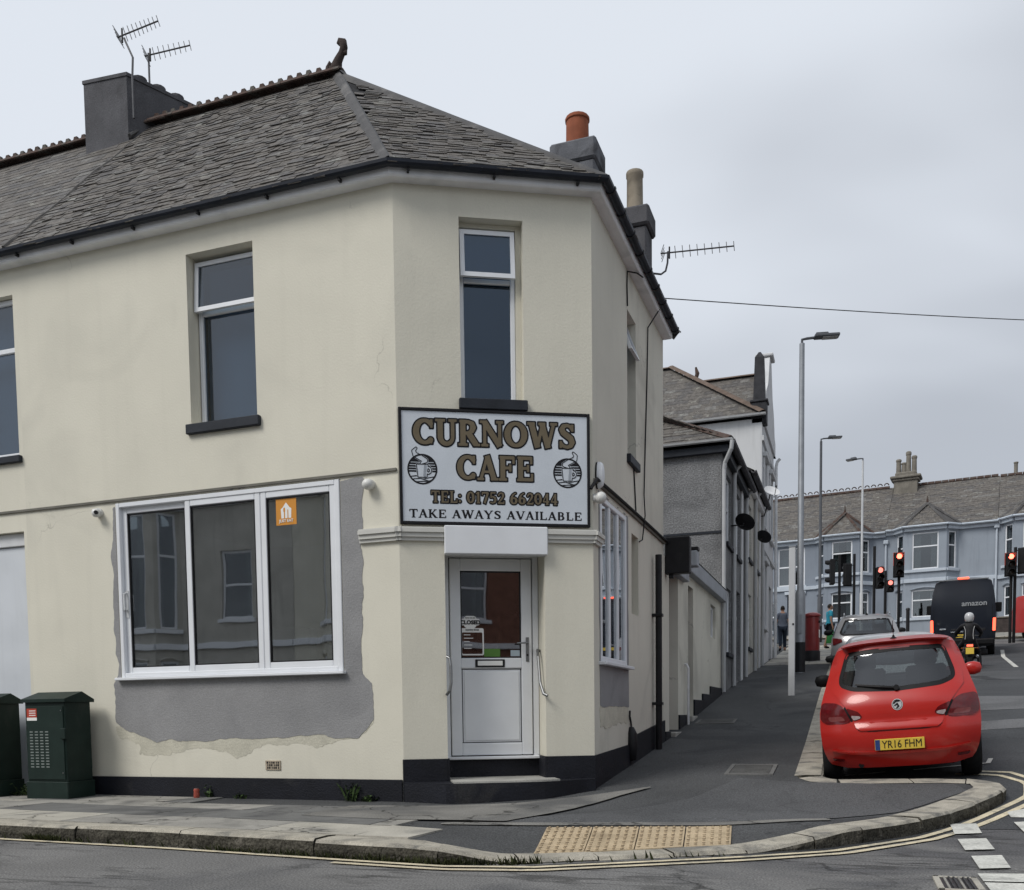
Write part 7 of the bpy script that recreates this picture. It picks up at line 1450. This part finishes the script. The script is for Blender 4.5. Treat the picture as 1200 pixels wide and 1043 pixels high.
m = MB(); m.box((0, -.30, .80), (.17, .03, .065), .012); m.build('tail_light', LITR, mt); m = MB(); m.box((0, -.33, .64), (.23, .012, .20), .004, M=Matrix.Rotation(R(-12), 4, 'X')); m.build('number_plate', PLY, mt); m = MB(); m.box((0, -.22, .60), (.13, .2, .22), .02); m.build('mudguard', MK, mt)
for sd in (-1, 1):
    m = MB(); m.tube([(sd * .10, 0, .31), (sd * .13, .5, .42)], .03, 6); m.build('swing_arm', MK, mt); m = MB(); m.tube([(sd * .09, 1.42, .31), (sd * .09, 1.18, .98)], .025, 8); m.build('fork', CHROME, mt)
    m = MB(); m.tube([(0, 1.1, 1.03), (sd * .22, 1.08, 1.06), (sd * .38, .98, 1.03)], .016, 8); m.build('handlebar', MK, mt); m = MB(); m.tube([(sd * .30, 1.02, 1.05), (sd * .38, 1.0, 1.22)], .008, 6); m.box((sd * .42, .99, 1.25), (.16, .03, .08), .02); m.build('mirror', MK, mt)
    m = MB(); m.tube([(sd * .10, -.26, .72), (sd * .20, -.27, .72)], .012, 6); m.box((sd * .22, -.28, .72), (.06, .05, .045), .012); m.build('indicator', mat('amber_lens', (.16, .06, .012), .3, .1, 5), mt)
m = MB(); m.lathe([(.045, -.3), (.06, -.26), (.06, .28), (.03, .34)], (.20, .05, .42), 14, Matrix.Rotation(R(82), 3, 'X')); m.build('exhaust', CHROME, mt, smooth=40); m = MB(); m.box((0, 1.28, .98), (.2, .16, .2), .05); m.build('headlight', MK, mt)
MX, MY = 7.38, 20.2; MZ = float(roadz(MX, MY)) - .06
park(mt, MX, MY, MZ, -3, 6, 0, .88)
# ------------------------------------------------------------------ street furniture
GALV = mat('galvanised_steel', (.26, .275, .295), .5, .1, 6, metal=.4, streak=.2); WPOST = mat('white_post_paint', (.52, .53, .54), .5, .06, 4, streak=.35); LANT = mat('lantern_grey', (.085, .09, .10), .5, .1, 6)
def lamp_post(label, x, y, ztop, r0, r1, arm, m_, base=True, lant=.62, zg=None):
    z0 = float(pavez(x, y)) if zg is None else zg; t = thing('street_lamp', label, 'street lamp', (x, y, z0), 'street lamps up the hill')
    m = MB(); m.tube([(x, y, z0 - .1), (x, y, z0 + 2.05), (x, y, z0 + 2.15), (x, y, ztop - .1)], [r0, r0 * .97, r1 * 1.02, r1 * .8], 14); m.build('column', m_, t, smooth=40)
    if base: m = MB(); m.tube([(x, y, z0), (x, y, z0 + .78)], r0 * 1.02, 14); m.build('column_base', BLACKM, t); m = MB(); m.box((x, y - r0, z0 + 1.25), (.10, .03, .5), .01); m.build('access_door', m_, t)
    a = Vector((math.cos(R(arm)), math.sin(R(arm)), 0)); p = Vector((x, y, ztop)); m = MB(); m.tube([p - Vector((0, 0, .12)), p, p + a * .12 + Vector((0, 0, .02)), p + a * .32 + Vector((0, 0, .03))], .035, 8); m.build('arm', LANT, t)
    m = MB(); Mx = Matrix.Rotation(R(arm), 4, 'Z'); c = p + a * (.3 + lant / 2) + Vector((0, 0, .05)); m.box(c, (lant, .26, .075), .03, M=Mx); m.box(c + Vector((0, 0, .05)) - a * lant * .2, (lant * .5, .2, .06), .03, M=Mx); l = m.build('lantern', LANT, t); m = MB(); m.box(c - Vector((0, 0, .045)) + a * .08, (lant * .6, .2, .02), .006, M=Mx); m.build('lens', mat('lantern_lens', (.35, .35, .34), .3, .05, 5), l)
    return t
lamp_post('nearest and tallest looking grey street lamp on the side street pavement', 3.05, 17.2, 10.42, .135, .082, 12, GALV)
lamp_post('dark grey street lamp further up the hill behind the nearest one', 2.9, 37.8, 13.42, .11, .07, 12, LANT, zg=4.1)
lamp_post('slim white street lamp in front of the blue houses', 4.74, 41.0, 13.15, .085, .06, 160, WPOST, False, .5, zg=4.6)
t = thing('sign_post', 'square white metal post standing at the kerb edge in front of the nearest lamp', 'post', (3.21, 10.85, 1.2)); m = MB(); m.box((3.21, 10.85, 2.65), (.125, .08, 2.95), .012); m.build('post', WPOST, t); m = MB(); m.box((3.21, 10.85, 4.135), (.135, .09, .025), .008); m.build('cap', GALV, t); m = MB(); m.box((3.235, 10.805, 2.62), (.035, .012, .035), .004); m.build('bolt', BLACKM, t)
# pillar box
PBR = mat('pillar_box_red', (.20, .012, .012), .4, .1, 5, coat=.3); px_, py_ = 3.16, 22.3; pz_ = float(pavez(px_, py_)) - .02
t = thing('pillar_box', 'red cylindrical post box with black base on the upper pavement', 'post box', (px_, py_, pz_)); m = MB(); m.lathe([(.245, 0), (.245, .30), (.232, .33)], (px_, py_, pz_), 22); m.build('base', BLACKM, t, smooth=40); m = MB(); m.lathe([(.225, .32), (.225, 1.38)], (px_, py_, pz_), 22); m.build('pillar', PBR, t, smooth=40)
m = MB(); m.lathe([(.22, 1.36), (.265, 1.38), (.27, 1.41), (.262, 1.44), (.235, 1.47), (.14, 1.51), (.001, 1.53)], (px_, py_, pz_), 22); m.build('cap', PBR, t, smooth=40); m = MB(); m.box((px_ + .21, py_, pz_ + 1.22), (.06, .26, .07), .02); m.build('letter_slot', BLACKM, t); m = MB(); m.box((px_ + .215, py_, pz_ + .85), (.03, .2, .24), .01); m.build('collection_plate', WHITEP, t)
# traffic lights
TLB = mat('signal_black', (.012, .012, .013), .5, .2, 8); LENSOFF = mat('unlit_lens', (.03, .022, .018), .25, .2, 8); LITS = mat('lit_red_signal', (.7, .05, .03), .3, 0, 5, emit=((1.0, .13, .08), 5.0)); LITP = mat('dim_red_signal', (.6, .05, .04), .3, 0, 5, emit=((1.0, .25, .2), 1.5)); TLR = mat('red_signal_border', (.45, .08, .06), .5, .1, 5)
def signal(label, x, y, zt, h, yaw, lit=None, n=3, pole=None, board=True, wd=.40):
    pole = (x, y + .14) if pole is None else pole; z0 = float(roadz(*pole[:2])) + .1; t = thing('traffic_light', label, 'traffic light', (pole[0], pole[1], z0), 'traffic lights at the junction')
    m = MB(); zp = pole[2] if len(pole) > 2 else zt + .05; m.tube([(pole[0], pole[1], z0), (pole[0], pole[1], zp)], .057, 10); m.build('pole', TLB, t)
    Mx = Matrix.Rotation(R(yaw), 4, 'Z'); f = Mx @ Vector((0, -1, 0)); s = Mx @ Vector((1, 0, 0)); c = Vector((x, y, zt - h / 2))
    m = MB(); m.box(c, (wd * .78, .2, h * .97), .03, M=Mx); hd = m.build('signal_head', TLB, t)
    if board: m = MB(); m.box(c - f * .02, (wd, .03, h), .012, M=Mx); m.build('backing_board', TLB, t); m = MB(); 
    if lit and board: m.box(c + f * .0 + Vector((0, 0, h / 2 - .012)), (wd, .035, .02), .004, M=Mx); m.box(c + s * (wd / 2 - .01) + Vector((0, 0, h * .22)), (.018, .035, h * .5), .004, M=Mx); m.box(c - s * (wd / 2 - .01) + Vector((0, 0, h * .22)), (.018, .035, h * .5), .004, M=Mx); m.build('board_border', TLR, t)
    for i in range(n):
        q = c + Vector((0, 0, h / 2 - h * (i + .5) / n)) + f * .10; rr_ = min(.105, h / n * .38); m = MB(); Rx = (Mx.to_3x3() @ Matrix.Rotation(R(90), 3, 'X')); m.lathe([(rr_, -.01), (rr_ * .9, .012), (.001, .02)], q, 14, Rx); m.build('lens', (lit if i == 0 and lit else LENSOFF), hd, smooth=True)
        m = MB(); vs = []; k = 10
        for o_ in (0, .17 if n == 3 else .1):
            for r2 in (rr_ * 1.08, rr_ * 1.18):
                for j in range(k + 1): a = math.pi * (-.12 + 1.24 * j / k); vs.append(q + s * (r2 * math.cos(a)) + Vector((0, 0, r2 * math.sin(a))) + f * o_ * (1 if j not in (0, k) else .5))
        w_ = k + 1; m.add(vs, [(b_ + j, b_ + j + 1, e + j + 1, e + j) for b_, e in ((0, 2 * w_), (w_, 3 * w_), (2 * w_, 3 * w_), (0, w_)) for j in range(k)]); m.build('visor', TLB, hd)
    d = Vector((pole[0], pole[1], c.z)) - c
    for dz in (h * .42, -h * .42): m = MB(); m.tube([c + Vector((0, 0, dz)), Vector((pole[0], pole[1], c.z + dz))], .018, 6); m.build('bracket', TLB, t)
    return t
signal('largest lit red traffic light, standing left of the dark van', 5.98, 30.5, 6.92, .95, 8, LITS, pole=(6.0, 30.66, 7.12))
signal('lit red traffic light at the right edge of the picture', 9.99, 32.0, 6.86, .90, 8, LITS, pole=(10.05, 32.16))
signal('traffic light turned away beside the red one at the right edge', 10.45, 32.1, 7.05, 1.0, 150, None, pole=(10.2, 32.3))
signal('small low lit red signal just left of the largest traffic light', 5.80, 34.0, 6.35, .52, 8, LITP, n=2, pole=(5.62, 34.1, 6.75), board=False, wd=.38)
signal('narrow traffic light with a dim red lamp between the lamp post and the largest light', 5.33, 31.4, 6.55, .87, 14, LITP, pole=(5.13, 31.45, 7.36), board=False, wd=.36)
signal('side-on traffic light with hooded lamps, left of the slim white lamp', 3.55, 31.9, 7.05, 1.05, -82, None, pole=(3.83, 31.95, 7.2), board=False)
signal('dark back of a traffic light just left of the slim white lamp', 4.12, 33.1, 7.0, .93, 200, None, pole=(4.39, 33.15, 7.38), wd=.36)
t = thing('bollard', 'thin black bollard on the far pavement left of the dark van', 'bollard', (6.66, 37.1, 4.5)); m = MB(); m.tube([(6.66, 37.1, 4.2), (6.66, 37.1, 5.38)], .08, 10); m.build('post', BLACKM, t); m = MB(); m.lathe([(.08, 0), (.10, .02), (.07, .09), (.001, .11)], (6.66, 37.1, 5.37), 12); m.build('bollard_cap', BLACKM, t)
t = thing('wheelie_bin', 'grey blue wheelie bin behind the walking man', 'bin', (1.25, 36.3, 4.05)); bz_ = float(pavez(1.25, 36.0)) ; BINM = mat('bin_grey_blue', (.075, .095, .12), .5, .1, 5)
m = MB(); m.hexa([(.98, 36.0, bz_), (1.48, 36.0, bz_), (1.48, 36.5, bz_), (.98, 36.5, bz_), (.93, 35.9, bz_ + .95), (1.53, 35.9, bz_ + .95), (1.53, 36.6, bz_ + .95), (.93, 36.6, bz_ + .95)]); m.build('bin_body', BINM, t); m = MB(); m.box((1.23, 36.25, bz_ + .99), (.66, .76, .08), .03); m.build('lid', BINM, t); 
for sd in (1.02, 1.44): m = MB(); m.lathe([(.09, -.025), (.09, .025)], (sd, 36.5, bz_ + .08), 12, Matrix.Rotation(R(90), 3, 'Y')); m.build('wheel', TYRE, t)
# ------------------------------------------------------------------ people
def skin_mesh(name, J, E, rad, root, m_, parent=None, sub=2):
    names = list(J); me = bpy.data.meshes.new(name); me.from_pydata([J[k] for k in names], [(names.index(a), names.index(b_)) for a, b_ in E], []); o = bpy.data.objects.new(name, me); COL.objects.link(o)
    o.modifiers.new('skin', 'SKIN'); sv = me.skin_vertices[0].data
    for i, k in enumerate(names):
        r_ = rad[k]; sv[i].radius = r_ if isinstance(r_, tuple) else (r_, r_); sv[i].use_root = (k == root)
    md = o.modifiers.new('sub', 'SUBSURF'); md.levels = sub; md.render_levels = sub
    dg = bpy.context.evaluated_depsgraph_get(); dg.update(); nm = bpy.data.meshes.new_from_object(o.evaluated_get(dg)); bpy.data.objects.remove(o)
    nm.materials.clear(); nm.polygons.foreach_set('use_smooth', [True] * len(nm.polygons))
    return link(name, nm, m_, parent)
SKIN = mat('skin', (.34, .20, .14), .6, .08, 10); HAIR = mat('dark_hair', (.02, .016, .013), .7, .2, 30)
def add_head(o, c, yaw=0, sc=1.0):     # head with face, joined into the body mesh
    b = bmesh.new(); b.from_mesh(o.data); T = Matrix.Translation(c) @ Matrix.Rotation(yaw, 4, 'Z')
    def blob(p, s): bmesh.ops.create_uvsphere(b, u_segments=14, v_segments=10, radius=1, matrix=T @ Matrix.Translation(Vector(p) * sc) @ Matrix.Diagonal((s[0] * sc, s[1] * sc, s[2] * sc, 1)))
    blob((0, 0, 0), (.075, .095, .115)); blob((0, .035, -.05), (.058, .065, .06)); blob((0, .097, -.015), (.013, .02, .022)); blob((-.076, -.005, -.01), (.012, .02, .03)); blob((.076, -.005, -.01), (.012, .02, .03)); blob((0, .088, -.062), (.024, .012, .010)); blob((-.03, .083, .012), (.012, .010, .008)); blob((.03, .083, .012), (.012, .010, .008))
    for f in b.faces: f.smooth = True
    b.to_mesh(o.data); b.free()
def fingers(J, E, rad, wk, w_, d, side, r_=.0095):
    d = Vector(d).normalized(); s = Vector(side).normalized(); n = d.cross(s); w_ = Vector(w_); pk = wk + 'p'; J[pk] = w_ + d * .075; rad[pk] = (.036, .018); E.append((wk, pk))
    for i, (o_, l) in enumerate(((-.030, .068), (-.010, .078), (.010, .072), (.028, .058))):
        a, b_, c = f'{pk}{i}a', f'{pk}{i}b', f'{pk}{i}c'; J[a] = w_ + d * .10 + s * o_; J[b_] = J[a] + d * l * .5 + n * .008; J[c] = J[b_] + d * l * .4 + n * .022; rad[a] = rad[b_] = r_; rad[c] = r_ * .8; E += [(pk, a), (a, b_), (b_, c)]
    t = f'{pk}t'; J[t] = w_ + d * .06 + s * -.05 + n * .02; J[t + '2'] = J[t] + d * .04 + n * .015; rad[t] = .012; rad[t + '2'] = .009; E += [(wk, t), (t, t + '2')]
def person(label, x, y, z, yaw, shirt, legs, long_legs, stride=.16, lean=0, H=1.74, arms=None, grp=None):
    t = thing('person', label, 'person', (0, 0, 0), grp, True); k = H / 1.75
    V = lambda a, b_, c: Vector((a * k, b_ * k, c * k)); st = stride
    J = {'pel': V(0, 0, .95), 'bel': V(0, 0, 1.08), 'che': V(0, .01, 1.30), 'nkb': V(0, .0, 1.46), 'nk': V(0, .015, 1.53), 'hd': V(0, .03, 1.60)}
    E = [('pel', 'bel'), ('bel', 'che'), ('che', 'nkb'), ('nkb', 'nk'), ('nk', 'hd')]; rad = {'pel': (.155, .11), 'bel': (.145, .10), 'che': (.165, .115), 'nkb': (.10, .08), 'nk': .055, 'hd': .055}
    hands = []
    for sd, n in ((-1, 'l'), (1, 'r')):
        q = st * sd; J[n + 'hip'] = V(.085 * sd, 0, .90); J[n + 'kn'] = V(.095 * sd, q * .55 + .03, .50); J[n + 'an'] = V(.10 * sd, q - (.03 if q < 0 else 0), .09 + (.03 if q < 0 else 0)); J[n + 'he'] = V(.10 * sd, q - .05, .045 + (.04 if q < 0 else 0)); J[n + 'to'] = V(.115 * sd, q + .16, .035)
        E += [('pel', n + 'hip'), (n + 'hip', n + 'kn'), (n + 'kn', n + 'an'), (n + 'an', n + 'he'), (n + 'an', n + 'to')]; rad.update({n + 'hip': .092, n + 'kn': .06, n + 'an': .043, n + 'he': .04, n + 'to': .035})
        sh, el, wr = V(.175 * sd, 0, 1.42), V(.235 * sd, -.03 - q * .25, 1.14), V(.25 * sd, .05 - q * .55, .90)
        if arms and n in arms: el, wr = V(*arms[n][0]), V(*arms[n][1])
        J[n + 'sh'], J[n + 'el'], J[n + 'wr'] = sh, el, wr; E += [('nkb', n + 'sh'), (n + 'sh', n + 'el'), (n + 'el', n + 'wr')]; rad.update({n + 'sh': .065, n + 'el': .043, n + 'wr': .03}); d = (wr - el).normalized(); fingers(J, E, rad, n + 'wr', wr, d, Vector((0, -1, 0))); hands.append(wr + d * .09)
    body = skin_mesh('body', J, E, rad, 'pel', SKIN, t); add_head(body, J['hd'] + Vector((0, .0, .045 * k)), 0, k)
    sj = {q: J[q] for q in ('pel', 'bel', 'che', 'nkb', 'lsh', 'rsh')}; se2 = [('pel', 'bel'), ('bel', 'che'), ('che', 'nkb'), ('nkb', 'lsh'), ('nkb', 'rsh')]; sr = {'pel': (.172, .128), 'bel': (.166, .122), 'che': (.182, .132), 'nkb': (.105, .085), 'lsh': .078, 'rsh': .078}
    for n in 'lr': sj[n + 'sl'] = J[n + 'sh'].lerp(J[n + 'el'], .72); sr[n + 'sl'] = .066; se2.append((n + 'sh', n + 'sl'))
    skin_mesh('shirt', sj, se2, sr, 'bel', shirt, t)
    lj = {'pel': J['pel']}; le = []; lr = {'pel': (.165, .122)}
    for n in 'lr':
        lj[n + 'hip'], lj[n + 'kn'] = J[n + 'hip'], J[n + 'kn']; lr[n + 'hip'] = .108; lr[n + 'kn'] = .078 if long_legs else .09; le += [('pel', n + 'hip'), (n + 'hip', n + 'kn')]
        if long_legs: lj[n + 'an'] = J[n + 'kn'].lerp(J[n + 'an'], .95); lr[n + 'an'] = .062; le.append((n + 'kn', n + 'an'))
    skin_mesh('trousers' if long_legs else 'shorts', lj, le, lr, 'pel', legs, t)
    for n in 'lr': skin_mesh('shoe', {'a': J[n + 'he'] + Vector((0, 0, .0)), 'b': J[n + 'to'].lerp(J[n + 'he'], .45) + Vector((0, 0, .005)), 'c': J[n + 'to']}, [('a', 'b'), ('b', 'c')], {'a': .052, 'b': .055, 'c': .042}, 'b', TRIMB, t, 1)
    b = bmesh.new(); bmesh.ops.create_uvsphere(b, u_segments=16, v_segments=12, radius=1, matrix=Matrix.Translation(J['hd'] + Vector((0, -.016 * k, .065 * k))) @ Matrix.Diagonal((.084 * k, .098 * k, .108 * k, 1)))
    bmesh.ops.delete(b, geom=[v for v in b.verts if v.co.y > J['hd'].y + .045 * k and v.co.z < J['hd'].z + .105 * k or v.co.z < J['hd'].z + .0], context='VERTS')
    for f in b.faces: f.smooth = True
    me = bpy.data.meshes.new('hair'); b.to_mesh(me); b.free(); link('hair', me, HAIR, t)
    t.location = (x, y, z); t.rotation_euler = (0, 0, yaw); return t, hands
GREYS = mat('grey_blue_shirt', (.115, .13, .165), .9, .1, 10); JEAN = mat('dark_jeans', (.022, .03, .045), .9, .15, 10); TEAL = mat('turquoise_shirt', (.03, .26, .36), .85, .08, 8); DKSH = mat('dark_shorts', (.015, .017, .024), .9, .1, 8)
person('person in grey blue shirt and dark jeans walking on the upper pavement', 1.80, 29.4, float(pavez(1.8, 29.4)) + .0, R(10), GREYS, JEAN, True, .14, H=1.72, grp=None)
pt, hs = person('person in turquoise T-shirt and dark shorts beside the post box', 3.50, 30.1, float(pavez(3.5, 30.1)), R(-70), TEAL, DKSH, False, .12, H=1.70, arms={'r': ((.24, -.02, 1.14), (.26, .03, .88))})
Tm = Matrix.Translation(pt.location) @ Matrix.Rotation(R(-70), 4, 'Z'); hp = Tm @ hs[0]; hp2 = Tm @ hs[1]
bag = thing('shopping_bag', 'bright green shopping bag held by the person in turquoise', 'bag', hp2 - Vector((0, 0, .6))); c = hp2 - Vector((.05, -.0, .38)); GBAG = mat('green_bag', (.02, .15, .035), .6, .15, 6)
m = MB(); m.hexa([c + Vector(p) for p in ((-.19, -.09, -.2), (.17, -.08, -.2), (.18, .08, -.2), (-.18, .09, -.2), (-.16, -.03, .2), (.17, -.03, .2), (.16, .03, .2), (-.17, .03, .2))]); m.build('bag_body', GBAG, bag)
m = MB(); m.tube([c + Vector((-.08, 0, .19)), hp2 + Vector((0, 0, -.03)), c + Vector((.08, 0, .19))], .008, 6); m.build('bag_handle', GBAG, bag)
# rider on the motorcycle
JK = mat('black_jacket', (.012, .012, .014), .55, .2, 10); HEL = mat('silver_helmet', (.50, .51, .52), .25, .05, 5, coat=.6)
rd = thing('person', 'motorcycle rider in black jacket with pale piping and silver helmet, seen from behind', 'person', (0, 0, 0), None, True)
J = {'pel': Vector((0, .22, .93)), 'bel': Vector((0, .27, 1.06)), 'che': Vector((0, .34, 1.27)), 'nkb': Vector((0, .38, 1.42)), 'nk': Vector((0, .41, 1.49)), 'hd': Vector((0, .42, 1.56))}; E = [('pel', 'bel'), ('bel', 'che'), ('che', 'nkb'), ('nkb', 'nk'), ('nk', 'hd')]; rad = {'pel': (.17, .13), 'bel': (.165, .12), 'che': (.19, .13), 'nkb': (.12, .10), 'nk': .06, 'hd': .06}
for sd, n in ((-1, 'l'), (1, 'r')):
    J.update({n + 'hip': Vector((.11 * sd, .30, .90)), n + 'kn': Vector((.27 * sd, .70, .70)), n + 'an': Vector((.24 * sd, .46, .30)), n + 'to': Vector((.25 * sd, .62, .25)), n + 'sh': Vector((.20 * sd, .38, 1.38)), n + 'el': Vector((.36 * sd, .56, 1.17)), n + 'wr': Vector((.36 * sd, .88, 1.06))})
    if sd > 0: J[n + 'an'] = Vector((.34, .42, .10)); J[n + 'to'] = Vector((.37, .58, .04)); J[n + 'kn'] = Vector((.31, .66, .52))
    E += [('pel', n + 'hip'), (n + 'hip', n + 'kn'), (n + 'kn', n + 'an'), (n + 'an', n + 'to'), ('nkb', n + 'sh'), (n + 'sh', n + 'el'), (n + 'el', n + 'wr')]; rad.update({n + 'hip': .11, n + 'kn': .08, n + 'an': .06, n + 'to': .05, n + 'sh': .085, n + 'el': .065, n + 'wr': .045}); fingers(J, E, rad, n + 'wr', J[n + 'wr'], (-.05 * sd, 1, -.25), (sd, 0, 0), .014)
skin_mesh('body', J, E, rad, 'pel', JK, rd)
m = MB(); m.lathe([(.09, -.15), (.118, -.12), (.135, -.04), (.138, .03), (.12, .10), (.08, .14), (.03, .158), (.001, .16)], J['hd'] + Vector((0, .01, .09)), 20, Matrix.Diagonal((1, 1.14, 1))); h_ = m.build('helmet', HEL, rd, smooth=True); m = MB(); m.lathe([(.10, -.155), (.112, -.15), (.112, -.125), (.10, -.12)], J['hd'] + Vector((0, .01, .09)), 20, Matrix.Diagonal((1.03, 1.17, 1))); m.build('helmet_rim', TRIMB, h_)
PIPE = mat('pale_piping', (.45, .45, .45), .5, .05, 5)
for sd in (-1, 1): m = MB(); m.tube([Vector((sd * .15, .268, 1.38)), Vector((sd * .115, .20, 1.27)), Vector((sd * .105, .165, 1.10)), Vector((sd * .12, .13, .98))], .009, 6); m.build('piping', PIPE, rd)
park(rd, MX, MY, MZ, -3, 6, 0, .88)
